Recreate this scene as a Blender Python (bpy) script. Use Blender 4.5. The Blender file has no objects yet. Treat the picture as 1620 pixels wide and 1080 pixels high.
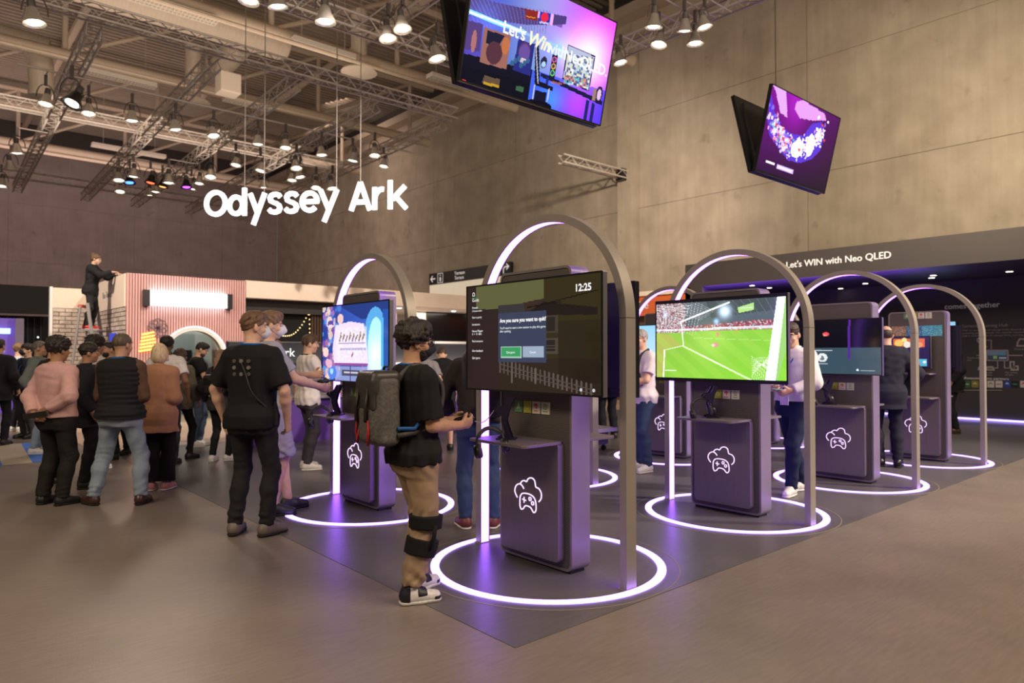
import bpy, bmesh, math, random
import numpy as np
from mathutils import Vector, Matrix
R_ = math.radians
PI = math.pi
random.seed(7)
scene = bpy.context.scene
COL = scene.collection

# ---------------------------------------------------------------- camera
# world axes: +X runs to the far right (kiosk row), +Y to the far left (along the concrete wall)
CAM_H = 1.5
CAM_YAW = 48.8
PITCH = math.degrees(math.atan(20 / 1096))
cam_d = bpy.data.cameras.new('camera')
cam = bpy.data.objects.new('camera', cam_d)
COL.objects.link(cam)
cam.location = (0, 0, CAM_H)
cam.rotation_euler = (R_(90 + PITCH), 0, R_(CAM_YAW - 90))
cam_d.sensor_width = 36
cam_d.lens = 36 * 1096 / 1620
cam_d.clip_end = 200
cam_d.dof.use_dof = True
cam_d.dof.focus_distance = 4.9
cam_d.dof.aperture_fstop = 2.2
scene.camera = cam

# ---------------------------------------------------------------- world, exposure
w = bpy.data.worlds.new('hall_air')
scene.world = w
w.use_nodes = True
bg = w.node_tree.nodes['Background']
bg.inputs[0].default_value = (1.0, 0.80, 0.68, 1)
bg.inputs[1].default_value = 0.11
vs = scene.view_settings
vs.view_transform = 'Standard'
vs.look = 'None'
vs.gamma = 1
vs.use_curve_mapping = False
vs.exposure = 0.0
scene.cycles.max_bounces = 6
scene.cycles.diffuse_bounces = 3
scene.cycles.glossy_bounces = 3
scene.cycles.transmission_bounces = 2
scene.cycles.sample_clamp_indirect = 6.0
scene.cycles.caustics_reflective = False
scene.cycles.caustics_refractive = False

# warm lamp rows on the rig carry most of the light; unseen fills added
def area(name, loc, target, size, power, col=(1, .80, .58)):
    ld = bpy.data.lights.new(name, 'AREA')
    ld.shape = 'RECTANGLE'
    ld.size, ld.size_y = size
    ld.energy = power
    ld.color = col
    o = bpy.data.objects.new(name, ld)
    COL.objects.link(o)
    o.location = loc
    o.rotation_euler = (Vector(target) - Vector(loc)).to_track_quat('-Z', 'Y').to_euler()
    return o
def spot(name, loc, target, power, angle=60, blend=.6, col=(1, .80, .58), rad=.12):
    ld = bpy.data.lights.new(name, 'SPOT')
    ld.energy = power
    ld.color = col
    ld.spot_size = R_(angle)
    ld.spot_blend = blend
    ld.shadow_soft_size = rad
    o = bpy.data.objects.new(name, ld)
    COL.objects.link(o)
    o.location = loc
    o.rotation_euler = (Vector(target) - Vector(loc)).to_track_quat('-Z', 'Y').to_euler()
    return o
LIGHTS = dict(
    hall=area('hall_lamp_light', (-5, 3, 8.2), (3.5, 5.0, .8), (8, 2), 640),
    front=area('hall_lamp_light', (7, -4, 8.2), (7, 3, 0), (9, 2), 1150),
    wall=spot('wall_lamp_light', (12.3, 2.0, 7.6), (18.6, 8.0, 4.6), 2300, 115, 1., (1, .84, .62)),
    wall2=spot('wall_lamp_light', (12.3, 10.5, 7.6), (18.6, 16.0, 5.0), 1800, 110, 1., (1, .84, .66)),
    crowd=spot('crowd_lamp_light', (4, 17, 7.4), (2.2, 9.0, 0), 600, 75, .8, (1, .80, .64), .6),
    booth=spot('booth_lamp_light', (6, 9.0, 7.4), (6, 16.2, 2.4), 2600, 80, .8, (1, .83, .70)),
    brick=spot('booth_lamp_light', (-1.5, 14.0, 7.4), (3.3, 18.2, 1.8), 2800, 55, .8, (1, .83, .70)),
    right=spot('aisle_lamp_light', (13.5, -6.0, 7.4), (10.0, 3.2, .8), 8000, 46, .7, (1, .86, .72), .25),
    roof_a=area('roof_bounce_fill', (3, 20, 8.6), (3, 21, 13), (16, 8), 620, (1, .80, .64)),  # this pair is unseen fill, added in place of light bounced onto the roof
    roof_b=area('roof_bounce_fill', (3, 33, 8.6), (3, 34, 13), (16, 8), 520, (1, .76, .66)),
    back=area('far_wall_fill', (4, 34, 8.0), (4, 45, 5.5), (20, 1.5), 480, (1, .74, .72)),  # this pair is added fill without a fixture, lifting the dark far walls
    left=area('far_wall_fill', (13, 30, 7.8), (18.6, 32, 5.0), (1.5, 14), 260, (1, .78, .66)),
)

# ---------------------------------------------------------------- materials
MATS = {}
def mat(name, col, rough=.6, metal=0., emit=None, es=1., noise=0., nscale=8., bump=0., bscale=60., spec=.5, alpha=None, coat=0., col2=None, stretch=None):
    if name in MATS:
        return MATS[name]
    m = bpy.data.materials.new(name)
    m.use_nodes = True
    nt = m.node_tree
    b = nt.nodes['Principled BSDF']
    c = tuple(col) + (1,)
    b.inputs['Base Color'].default_value = c
    b.inputs['Roughness'].default_value = rough
    b.inputs['Metallic'].default_value = metal
    b.inputs['Specular IOR Level'].default_value = spec
    b.inputs['Coat Weight'].default_value = coat
    if emit is not None:
        b.inputs['Emission Color'].default_value = tuple(emit) + (1,)
        b.inputs['Emission Strength'].default_value = es
    tc = mp = None
    if noise or bump:
        tc = nt.nodes.new('ShaderNodeTexCoord')
        mp = nt.nodes.new('ShaderNodeMapping')
        nt.links.new(tc.outputs['Object'], mp.inputs[0])
        if stretch:
            mp.inputs['Scale'].default_value = stretch
    if noise:
        n = nt.nodes.new('ShaderNodeTexNoise')
        n.inputs['Scale'].default_value = nscale
        n.inputs['Detail'].default_value = 6
        nt.links.new(mp.outputs[0], n.inputs['Vector'])
        mx = nt.nodes.new('ShaderNodeMix')
        mx.data_type = 'RGBA'
        c2 = tuple(col2) if col2 else tuple(max(0, v * (1 - noise)) for v in col)
        c1 = tuple(col) if col2 else tuple(min(1, v * (1 + noise)) for v in col)
        mx.inputs[6].default_value = c2 + (1,)
        mx.inputs[7].default_value = c1 + (1,)
        rp = nt.nodes.new('ShaderNodeMapRange')
        rp.inputs[1].default_value = .3
        rp.inputs[2].default_value = .7
        nt.links.new(n.outputs[0], rp.inputs[0])
        nt.links.new(rp.outputs[0], mx.inputs[0])
        nt.links.new(mx.outputs[2], b.inputs['Base Color'])
    if bump:
        n2 = nt.nodes.new('ShaderNodeTexNoise')
        n2.inputs['Scale'].default_value = bscale
        n2.inputs['Detail'].default_value = 4
        nt.links.new(mp.outputs[0], n2.inputs['Vector'])
        bp = nt.nodes.new('ShaderNodeBump')
        bp.inputs['Strength'].default_value = bump
        bp.inputs['Distance'].default_value = .01
        nt.links.new(n2.outputs[0], bp.inputs['Height'])
        nt.links.new(bp.outputs[0], b.inputs['Normal'])
    MATS[name] = m
    return m
def emis(name, col, s=1.):
    return mat(name, (0.02, 0.02, 0.02), .5, emit=col, es=s)
def perforated(name, col, pitch, hole=.30, metal=.5, rough=.45):
    """sheet metal with staggered round holes in the object's YZ plane"""
    if name in MATS: return MATS[name]
    m = mat(name, col, rough, metal)
    nt = m.node_tree; b = nt.nodes['Principled BSDF']
    L = nt.links.new
    tc = nt.nodes.new('ShaderNodeTexCoord')
    mask = nt.nodes.new('ShaderNodeVectorMath'); mask.operation = 'MULTIPLY'
    mask.inputs[1].default_value = (0, 1 / pitch, .62 / pitch)
    L(tc.outputs['Object'], mask.inputs[0])
    ds = []
    for off in (0., .5):
        ad = nt.nodes.new('ShaderNodeVectorMath'); ad.operation = 'ADD'; ad.inputs[1].default_value = (0, off, off)
        fr = nt.nodes.new('ShaderNodeVectorMath'); fr.operation = 'FRACTION'
        sb = nt.nodes.new('ShaderNodeVectorMath'); sb.operation = 'SUBTRACT'; sb.inputs[1].default_value = (0, .5, .5)
        sc = nt.nodes.new('ShaderNodeVectorMath'); sc.operation = 'MULTIPLY'; sc.inputs[1].default_value = (0, 1, 1.6)
        ln = nt.nodes.new('ShaderNodeVectorMath'); ln.operation = 'LENGTH'
        L(mask.outputs[0], ad.inputs[0]); L(ad.outputs[0], fr.inputs[0]); L(fr.outputs[0], sb.inputs[0]); L(sb.outputs[0], sc.inputs[0]); L(sc.outputs[0], ln.inputs[0])
        ds.append(ln)
    mn = nt.nodes.new('ShaderNodeMath'); mn.operation = 'MINIMUM'
    L(ds[0].outputs['Value'], mn.inputs[0]); L(ds[1].outputs['Value'], mn.inputs[1])
    lt = nt.nodes.new('ShaderNodeMath'); lt.operation = 'LESS_THAN'; lt.inputs[1].default_value = hole
    L(mn.outputs[0], lt.inputs[0])
    mx = nt.nodes.new('ShaderNodeMix'); mx.data_type = 'RGBA'
    mx.inputs[6].default_value = tuple(col) + (1,); mx.inputs[7].default_value = (.006, .005, .008, 1)
    L(lt.outputs[0], mx.inputs[0]); L(mx.outputs[2], b.inputs['Base Color'])
    m2 = nt.nodes.new('ShaderNodeMath'); m2.operation = 'MULTIPLY_ADD'; m2.inputs[1].default_value = -metal; m2.inputs[2].default_value = metal
    L(lt.outputs[0], m2.inputs[0]); L(m2.outputs[0], b.inputs['Metallic'])
    return m
def vcol_emission(name, s):
    """screen picture: emission from the mesh colour attribute, glossy panel in front"""
    if name in MATS: return MATS[name]
    m = mat(name, (.004, .004, .005), .12, spec=.5)
    nt = m.node_tree; b = nt.nodes['Principled BSDF']
    a = nt.nodes.new('ShaderNodeVertexColor'); a.layer_name = 'Col'
    nt.links.new(a.outputs[0], b.inputs['Emission Color'])
    b.inputs['Emission Strength'].default_value = s
    return m

# ---------------------------------------------------------------- mesh helpers
class MB:
    def __init__(s): s.v = []; s.f = []
    def add(s, vs, fs):
        o = len(s.v); s.v += [tuple(map(float, p)) for p in vs]; s.f += [tuple(i + o for i in f) for f in fs]; return s
    def box(s, lo, hi):
        x0, y0, z0 = lo; x1, y1, z1 = hi
        return s.add([(x0,y0,z0),(x1,y0,z0),(x1,y1,z0),(x0,y1,z0),(x0,y0,z1),(x1,y0,z1),(x1,y1,z1),(x0,y1,z1)],
                     [(0,3,2,1),(4,5,6,7),(0,1,5,4),(1,2,6,5),(2,3,7,6),(3,0,4,7)])
    def tube(s, pts, r, n=8, closed=False, cap=True):
        P = [Vector(p) for p in pts]; m = len(P)
        rr = r if isinstance(r, (list, tuple)) else [r] * m
        ref = None; rings = []
        for i in range(m):
            a = P[i - 1] if (i > 0 or closed) else P[i]; b = P[(i + 1) % m] if (i < m - 1 or closed) else P[i]
            t = (b - a).normalized() if (b - a).length > 1e-9 else Vector((0, 0, 1))
            if ref is None:
                ref = t.orthogonal().normalized()
            ref = (ref - t * ref.dot(t))
            ref = ref.normalized() if ref.length > 1e-6 else t.orthogonal().normalized()
            u = t.cross(ref)
            rings.append([P[i] + (ref * math.cos(2*PI*k/n) + u * math.sin(2*PI*k/n)) * rr[i] for k in range(n)])
        vs = [p for rg in rings for p in rg]; fs = []
        for i in range(m if closed else m - 1):
            j = (i + 1) % m
            for k in range(n):
                l = (k + 1) % n
                fs.append((i*n+k, i*n+l, j*n+l, j*n+k))
        if cap and not closed:
            fs.append(tuple(range(n))[::-1]); fs.append(tuple((m-1)*n + k for k in range(n)))
        return s.add(vs, fs)
    def bar(s, a, b, r, n=6): return s.tube([a, b], r, n)
    def prism(s, poly, axis, lo, hi):
        """extrude a 2D outline; axis 0: poly=(y,z), 1: poly=(x,z), 2: poly=(x,y)"""
        n = len(poly)
        def mk(p, t):
            return (t, p[0], p[1]) if axis == 0 else (p[0], t, p[1]) if axis == 1 else (p[0], p[1], t)
        vs = [mk(p, lo) for p in poly] + [mk(p, hi) for p in poly]
        fs = [tuple(range(n))[::-1], tuple(range(n, 2*n))] + [(i, (i+1) % n, n + (i+1) % n, n + i) for i in range(n)]
        return s.add(vs, fs)
    def ringprism(s, outer, inner, axis, lo, hi):
        n = len(outer)
        def mk(p, t):
            return (t, p[0], p[1]) if axis == 0 else (p[0], t, p[1]) if axis == 1 else (p[0], p[1], t)
        vs = [mk(p, lo) for p in outer] + [mk(p, hi) for p in outer] + [mk(p, lo) for p in inner] + [mk(p, hi) for p in inner]
        fs = []
        for i in range(n):
            j = (i + 1) % n
            fs += [(i, j, n+j, n+i), (2*n+j, 2*n+i, 3*n+i, 3*n+j), (j, i, 2*n+i, 2*n+j), (n+i, n+j, 3*n+j, 3*n+i)]
        return s.add(vs, fs)
    def lathe(s, prof, n=16, c=(0, 0, 0), axis=2):
        vs = []; fs = []; m = len(prof)
        for r, z in prof:
            for k in range(n):
                a = 2*PI*k/n; p = (r*math.cos(a), r*math.sin(a), z)
                if axis == 0: p = (p[2], p[0], p[1])
                if axis == 1: p = (p[1], p[2], p[0])
                vs.append((p[0]+c[0], p[1]+c[1], p[2]+c[2]))
        for i in range(m-1):
            for k in range(n):
                l = (k+1) % n; fs.append((i*n+k, i*n+l, (i+1)*n+l, (i+1)*n+k))
        fs.append(tuple(range(n))[::-1]); fs.append(tuple((m-1)*n+k for k in range(n)))
        return s.add(vs, fs)
    def xf(s, M):
        s.v = [tuple(M @ Vector(p)) for p in s.v]; return s
    def mesh(s, name):
        me = bpy.data.meshes.new(name); me.from_pydata(s.v, [], s.f)
        bm = bmesh.new(); bm.from_mesh(me); bmesh.ops.recalc_face_normals(bm, faces=bm.faces); bm.to_mesh(me); bm.free()
        return me
def rrect(cx, cy, hx, hy, r, n=5):
    pts = []
    for qx, qy, a0 in ((1, 1, 0), (-1, 1, 90), (-1, -1, 180), (1, -1, 270)):
        for k in range(n + 1):
            a = R_(a0 + 90 * k / n); pts.append((cx + qx*(hx-r) + r*math.cos(a), cy + qy*(hy-r) + r*math.sin(a)))
    return pts
def ob(name, data, m=None, parent=None, loc=None, smooth=False, bevel=0., kind=None):
    if isinstance(data, MB): data = data.mesh(name)
    o = bpy.data.objects.new(name, data)
    COL.objects.link(o)
    if m is not None and data is not None and len(data.materials) == 0: data.materials.append(m)
    if parent is not None: o.parent = parent
    if loc is not None: o.location = loc
    if smooth:
        data.polygons.foreach_set('use_smooth', [True] * len(data.polygons))
        if smooth == 'auto':
            data.set_sharp_from_angle(angle=R_(40))
    if bevel:
        b = o.modifiers.new('bevel', 'BEVEL'); b.width = bevel; b.segments = 2; b.limit_method = 'ANGLE'
    if kind: o['kind'] = kind
    return o
def thing(name, label, cat, loc=(0, 0, 0), rz=0., group=None):
    o = bpy.data.objects.new(name, None); COL.objects.link(o)
    o.empty_display_size = .1
    o.location = loc; o.rotation_euler = (0, 0, rz)
    o['label'] = label; o['category'] = cat
    if group: o['group'] = group
    return o
def tag(o, label, cat, group=None):
    o['label'] = label; o['category'] = cat
    if group: o['group'] = group
    return o
def struct(name, mb, m, label=None):
    o = ob(name, mb, m); o['kind'] = 'structure'
    if label: o['label'] = label; o['category'] = name.split('_')[0]
    return o
def copy_tree(o, parent=None):
    c = o.copy(); COL.objects.link(c); c.parent = parent
    for ch in list(o.children): copy_tree(ch, c)
    return c
TEXTS = []
def text(name, body, size, m, parent=None, loc=(0, 0, 0), rot=(0, 0, 0), ext=.0, off=0., align='LEFT', spacing=1., xs=1., shear=0.):
    cu = bpy.data.curves.new(name, 'FONT')
    cu.body = body; cu.size = size; cu.extrude = ext; cu.offset = off; cu.align_x = align; cu.space_character = spacing
    cu.resolution_u = 3; cu.shear = shear
    o = bpy.data.objects.new(name, cu); COL.objects.link(o)
    cu.materials.append(m)
    o.parent = parent; o.location = loc; o.rotation_euler = rot; o.scale = (xs, 1, 1)
    TEXTS.append(o)
    return o
ROT_XFACE = (PI/2, 0, -PI/2)   # text that reads left to right when seen from -X
ROT_YFACE = (PI/2, 0, 0)       # text that reads left to right when seen from -Y
# ---------------------------------------------------------------- signed-distance modelling for organic shapes
F32 = np.float32
class SDF:
    """union of soft primitives sampled on a grid and skinned with surface nets"""
    def __init__(s, k=.02): s.p = []; s.k = k; s.cuts = []; s.subs = []; s.wr = None; s.jit = None
    def add(s, fn, lo, hi, k=None): s.p.append((fn, np.array(lo, float), np.array(hi, float), s.k if k is None else k)); return s
    def ell(s, c, r, R=None, k=None):
        c = np.array(c, F32); r = np.array(r, F32); R = np.eye(3, dtype=F32) if R is None else np.array(R, F32)
        def fn(P):
            q = (P - c) @ R
            k0 = np.sqrt(((q / r) ** 2).sum(1)); k1 = np.sqrt(((q / r**2) ** 2).sum(1)) + 1e-6
            return k0 * (k0 - 1) / k1
        m = r.max(); return s.add(fn, c - m, c + m, k)
    def cone(s, a, b, ra, rb, flat=0, k=None, side=None, asp=1.):
        """tapered capsule a->b; flat bit 1: cut flat at b, bit 2: cut flat at a; asp squeezes across `side`"""
        a = np.array(a, F32); b = np.array(b, F32); ab = b - a; L2 = F32(max(ab @ ab, 1e-9)); ax = (ab / math.sqrt(L2)).astype(F32)
        sv = None
        if side is not None:
            sv = np.array(side, F32); sv = sv - ax * (sv @ ax); sv /= np.linalg.norm(sv)
        def fn(P):
            q = P - a; t = np.clip(q @ ab / L2, 0, 1)
            e = q - t[:, None] * ab
            if sv is not None: e = e + ((1/asp - 1) * (e @ sv))[:, None] * sv
            d = np.sqrt((e * e).sum(1)) - (ra + (rb - ra) * t)
            if flat & 1: d = np.maximum(d, (P - b) @ ax)
            if flat & 2: d = np.maximum(d, (a - P) @ ax)
            return d
        m = max(ra, rb) * max(1, asp)
        return s.add(fn, np.minimum(a, b) - m, np.maximum(a, b) + m, k)
    def chain(s, pts, rs, flat=0, k=None):
        for i in range(len(pts) - 1):
            fl = (flat & 1 if i == len(pts) - 2 else 0) | (flat & 2 if i == 0 else 0)
            s.cone(pts[i], pts[i+1], rs[i], rs[i+1], fl, k)
        return s
    def loft(s, lev, M=None, grow=0., zlo=None, zhi=None, k=None, sup=2.3, zmap=None):
        """vertical loft of super-ellipses, lev rows: z, cy, rx, ry"""
        lev = np.array(lev, float); z = lev[:, 0]
        a0 = z[0] if zlo is None else zlo; a1 = z[-1] if zhi is None else zhi
        O = np.zeros(3, F32) if M is None else np.array(M[0], F32); R = np.eye(3, dtype=F32) if M is None else np.array(M[1], F32)
        def fn(P):
            q = (P - O) @ R + O
            cy = np.interp(q[:, 2], z, lev[:, 1]).astype(F32); rx = np.interp(q[:, 2], z, lev[:, 2]).astype(F32) + grow; ry = np.interp(q[:, 2], z, lev[:, 3]).astype(F32) + grow
            u = np.abs(q[:, 0]) / rx; v = np.abs(q[:, 1] - cy) / ry
            kk = (u**sup + v**sup) ** (1 / sup)
            d = (kk - 1) * np.minimum(rx, ry) * .95
            return np.maximum(d, np.maximum(a0 - q[:, 2], q[:, 2] - a1))
        mx = lev[:, 2].max() + grow + .03; my = np.abs(lev[:, 1]).max() + lev[:, 3].max() + grow + .03
        C = np.array([(x, y, zz) for x in (-mx, mx) for y in (-my, my) for zz in (a0, a1)]); C = (C - O) @ R.T + O
        return s.add(fn, C.min(0), C.max(0), k)
    def rbox(s, c, h, r, R=None, k=None):
        c = np.array(c, float); h = np.array(h, float) - r; R = np.eye(3) if R is None else np.array(R, float)
        def fn(P):
            q = np.abs((P - c) @ R) - h
            return np.sqrt((np.maximum(q, 0) ** 2).sum(1)) + np.minimum(q.max(1), 0) - r
        m = np.linalg.norm(h + r); return s.add(fn, c - m, c + m, k)
    def cut(s, n, o):
        """remove everything on the side the normal points to"""
        n = np.array(n, float); n /= np.linalg.norm(n); s.cuts.append((n, np.array(o, float))); return s
    def sub_ell(s, c, r, R=None):
        s.subs.append((np.array(c, float), np.array(r, float), np.eye(3) if R is None else np.array(R, float))); return s
    def build(s, name, h, m, parent=None, smooth_it=1):
        pad = 2.5 * h + .012
        lo = np.min([p[1] for p in s.p], 0) - pad; hi = np.max([p[2] for p in s.p], 0) + pad
        for n, o in s.cuts:                                   # axis cuts shrink the grid
            for ax in range(3):
                if n[ax] > .999: hi[ax] = min(hi[ax], o[ax] + pad)
                if n[ax] < -.999: lo[ax] = max(lo[ax], o[ax] - pad)
        N = np.maximum(4, np.ceil((hi - lo) / h).astype(int) + 1)
        G = [(lo[i] + h * np.arange(N[i])).astype(F32) for i in range(3)]
        d = np.full(N, .06, F32)
        for fn, a, b, k in s.p:
            i0 = np.clip(np.floor((a - k - pad - lo) / h).astype(int), 0, N - 1); i1 = np.clip(np.ceil((b + k + pad - lo) / h).astype(int) + 1, 1, N)
            if np.any(i1 <= i0): continue
            sl = tuple(slice(i0[j], i1[j]) for j in range(3))
            X, Y, Z = np.meshgrid(G[0][sl[0]], G[1][sl[1]], G[2][sl[2]], indexing='ij')
            P = np.stack([X.ravel(), Y.ravel(), Z.ravel()], 1)
            dn = fn(P).reshape(X.shape).astype(F32); dc = d[sl]
            hh = np.maximum(k - np.abs(dn - dc), 0) / max(k, 1e-6)
            d[sl] = np.minimum(dn, dc) - hh * hh * k * .25
        if s.wr or s.cuts or s.subs:
            near = np.abs(d) < .045 if not (s.cuts or s.subs) else d < .045
            I = np.nonzero(near)
            P = np.stack([G[j][I[j]] for j in range(3)], 1); v = d[I].astype(float)
            if s.wr: v = v + s.wr(P)
            for c, r, R in s.subs:
                q = (P - c) @ R; k0 = np.sqrt(((q / r) ** 2).sum(1)); k1 = np.sqrt(((q / r**2) ** 2).sum(1)) + 1e-6
                v = np.maximum(v, -k0 * (k0 - 1) / k1)
            for n, o in s.cuts: v = np.maximum(v, (P - o) @ n + (s.jit(P) if s.jit else 0))
            d[I] = v
        d[0], d[-1], d[:, 0], d[:, -1], d[:, :, 0], d[:, :, -1] = (.06,) * 6
        me = surface_net(name, d, lo, h)
        return ob(name, me, m, parent, smooth=True)
def surface_net(name, d, lo, h):
    sgn = d < 0
    n = np.array(d.shape) - 1
    cs = sum(sgn[i:i+n[0], j:j+n[1], k:k+n[2]].astype(np.int8) for i in (0, 1) for j in (0, 1) for k in (0, 1))
    A = np.nonzero((cs > 0) & (cs < 8)); na = len(A[0])
    me = bpy.data.meshes.new(name)
    if na == 0: return me
    idx = np.full(n, -1, np.int64); idx[A] = np.arange(na)
    acc = np.zeros((na, 3)); cnt = np.zeros(na)
    for ax in range(3):
        o1, o2 = [a for a in range(3) if a != ax]
        for p in (0, 1):
            for q in (0, 1):
                off = [0, 0, 0]; off[o1] = p; off[o2] = q; of2 = list(off); of2[ax] = 1
                a = d[A[0]+off[0], A[1]+off[1], A[2]+off[2]].astype(float); b = d[A[0]+of2[0], A[1]+of2[1], A[2]+of2[2]].astype(float)
                mk = (a < 0) != (b < 0); t = np.where(mk, a / np.where(mk, a - b, 1), 0)
                pos = np.zeros((na, 3)); pos[:, o1] = p; pos[:, o2] = q; pos[:, ax] = t
                acc += pos * mk[:, None]; cnt += mk
    V = (np.stack(A, 1) + acc / cnt[:, None]) * h + lo
    Q = []
    for ax in range(3):
        o1, o2 = (ax + 1) % 3, (ax + 2) % 3
        sl0 = [slice(None)] * 3; sl1 = [slice(None)] * 3; sl0[ax] = slice(0, -1); sl1[ax] = slice(1, None)
        a = sgn[tuple(sl0)]; b = sgn[tuple(sl1)]
        E = np.stack(np.nonzero(a != b), 1)
        if len(E) == 0: continue
        ok = (E[:, o1] > 0) & (E[:, o2] > 0) & (E[:, o1] < n[o1]) & (E[:, o2] < n[o2]); E = E[ok]
        fl = a[E[:, 0], E[:, 1], E[:, 2]]
        def cell(d1, d2):
            c = E.copy(); c[:, o1] -= d1; c[:, o2] -= d2; return idx[c[:, 0], c[:, 1], c[:, 2]]
        q = np.stack([cell(1, 1), cell(0, 1), cell(0, 0), cell(1, 0)], 1)
        q[~fl] = q[~fl][:, ::-1]
        Q.append(q)
    Q = np.concatenate(Q)
    me.vertices.add(na); me.vertices.foreach_set('co', V.astype(F32).ravel())
    nf = len(Q); me.loops.add(nf * 4); me.loops.foreach_set('vertex_index', Q.astype(np.int32).ravel())
    me.polygons.add(nf); me.polygons.foreach_set('loop_start', np.arange(0, nf*4, 4, dtype=np.int32))
    me.update(calc_edges=True)
    return me
def rotm(rx=0, ry=0, rz=0):
    return np.array(Matrix.Rotation(R_(rz), 3, 'Z') @ Matrix.Rotation(R_(rx), 3, 'X') @ Matrix.Rotation(R_(ry), 3, 'Y'))
def folds(seed, amp, wl=.09, dirs=None):
    """cloth folds: a few warped sine ridges"""
    rg = np.random.RandomState(seed); W = []
    for i in range(4):
        v = rg.normal(size=3)
        if dirs is not None: v = v * .55 + np.array(dirs) * np.array([rg.choice([-1, 1]), 1, 1])
        v = v / np.linalg.norm(v) * 2 * PI / (wl * (.6 + .9 * rg.rand()))
        W.append((v, rg.normal(size=3) * 9, rg.rand() * 6, amp * (.4 + .6 * rg.rand())))
    def fn(P):
        o = np.zeros(len(P))
        for v, u, ph, a in W:
            o += a * np.sin(P @ v + 1.7 * np.sin(P @ u + ph) + ph) * (.5 + .5 * np.sin(P @ u[::-1] * .8 + ph * 2))
        return o
    return fn
# ---------------------------------------------------------------- floor, walls, roof deck
def floor_mat(name, col, rough, n=.10):
    m = mat(name, col, rough, noise=n, nscale=1.6, bump=.05, bscale=90, spec=.4)
    nt = m.node_tree; b = nt.nodes['Principled BSDF']
    # fine grain on top of the broad variation
    tc = nt.nodes.new('ShaderNodeTexCoord'); mp = nt.nodes.new('ShaderNodeMapping'); mp.inputs['Rotation'].default_value = (0, 0, R_(40)); mp.inputs['Scale'].default_value = (2, 16, 1)
    n2 = nt.nodes.new('ShaderNodeTexNoise'); n2.inputs['Scale'].default_value = 3.; n2.inputs['Detail'].default_value = 8
    nt.links.new(tc.outputs['Object'], mp.inputs[0]); nt.links.new(mp.outputs[0], n2.inputs['Vector'])
    lk = b.inputs['Base Color'].links[0]; src = lk.from_socket
    mx = nt.nodes.new('ShaderNodeMix'); mx.data_type = 'RGBA'; mx.blend_type = 'MULTIPLY'; mx.inputs[0].default_value = .45
    cr = nt.nodes.new('ShaderNodeMapRange'); cr.inputs[1].default_value = .3; cr.inputs[2].default_value = .7; cr.inputs[3].default_value = .72; cr.inputs[4].default_value = 1.15
    nt.links.new(n2.outputs[0], cr.inputs[0]); nt.links.new(src, mx.inputs[6]); nt.links.new(cr.outputs[0], mx.inputs[7]); nt.links.new(mx.outputs[2], b.inputs['Base Color'])
    return m
M_FL = floor_mat('floor_vinyl_warm', (.205, .170, .146), .38)
M_FD = floor_mat('floor_vinyl_dark', (.115, .108, .112), .34)
struct('floor', MB().box((-14, -12, -.1), (18.6, 45, 0)), M_FL)
struct('floor_dark', MB().box((2.36, 2.67, .0), (18.3, 12.2, .003)), M_FD)
struct('floor_light', MB().box((2.2, 12.2, .0), (18.3, 22, .003)), mat('floor_cream', (.50, .38, .29), .45, noise=.06))
# blue carpet stripes by the far left aisle
for i, (x0, x1) in enumerate(((.45, 1.0), (1.36, 1.62))):
    tag(ob('carpet_stripe', MB().prism([(x0 - .02, 11.6), (x1, 11.6), (x1 + .12, 14.2), (x0 + .12, 14.2)], 2, 0, .005), mat('carpet_blue', (.05, .16, .62), .9, noise=.1, nscale=60)),
        ('blue floor stripe cut by the left edge of the frame', 'blue floor stripe beside the jeans legs of a man in grey')[i], 'floor marking')
struct('floor_pale', MB().box((-6, 11.6, 0), (1.85, 14.2, .003)), mat('floor_pale_vinyl', (.42, .37, .29), .5, noise=.06))

def concrete(name, c1, c2):
    m = mat(name, c1, .85, noise=.1, nscale=1.3, col2=c2, bump=.15, bscale=14, spec=.2)
    nt = m.node_tree; b = nt.nodes['Principled BSDF']; L = nt.links.new
    tc = nt.nodes.new('ShaderNodeTexCoord'); mp = nt.nodes.new('ShaderNodeMapping'); mp.inputs['Scale'].default_value = (3, 3, .22)
    n2 = nt.nodes.new('ShaderNodeTexNoise'); n2.inputs['Scale'].default_value = 2.2; n2.inputs['Detail'].default_value = 9
    L(tc.outputs['Object'], mp.inputs[0]); L(mp.outputs[0], n2.inputs['Vector'])
    n3 = nt.nodes.new('ShaderNodeTexNoise'); n3.inputs['Scale'].default_value = 1.7; n3.inputs['Detail'].default_value = 3; L(tc.outputs['Object'], n3.inputs['Vector'])
    cr = nt.nodes.new('ShaderNodeMapRange'); cr.inputs[1].default_value = .3; cr.inputs[2].default_value = .7; cr.inputs[3].default_value = .82; cr.inputs[4].default_value = 1.1
    L(n2.outputs[0], cr.inputs[0])
    st = nt.nodes.new('ShaderNodeMapRange'); st.inputs[1].default_value = .66; st.inputs[2].default_value = .74; st.inputs[3].default_value = 1.; st.inputs[4].default_value = .5
    L(n3.outputs[0], st.inputs[0])
    ml = nt.nodes.new('ShaderNodeMath'); ml.operation = 'MULTIPLY'; L(cr.outputs[0], ml.inputs[0]); L(st.outputs[0], ml.inputs[1])
    src = b.inputs['Base Color'].links[0].from_socket
    mx = nt.nodes.new('ShaderNodeMix'); mx.data_type = 'RGBA'; mx.blend_type = 'MULTIPLY'; mx.inputs[0].default_value = .42
    L(src, mx.inputs[6]); L(ml.outputs[0], mx.inputs[7]); L(mx.outputs[2], b.inputs['Base Color'])
    return m
M_CON = concrete('concrete_warm', (.44, .375, .295), (.34, .285, .22))
M_CONB = concrete('concrete_back', (.34, .28, .25), (.28, .23, .21))
M_JOINT = mat('joint_dark', (.22, .18, .14), .9)
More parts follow.
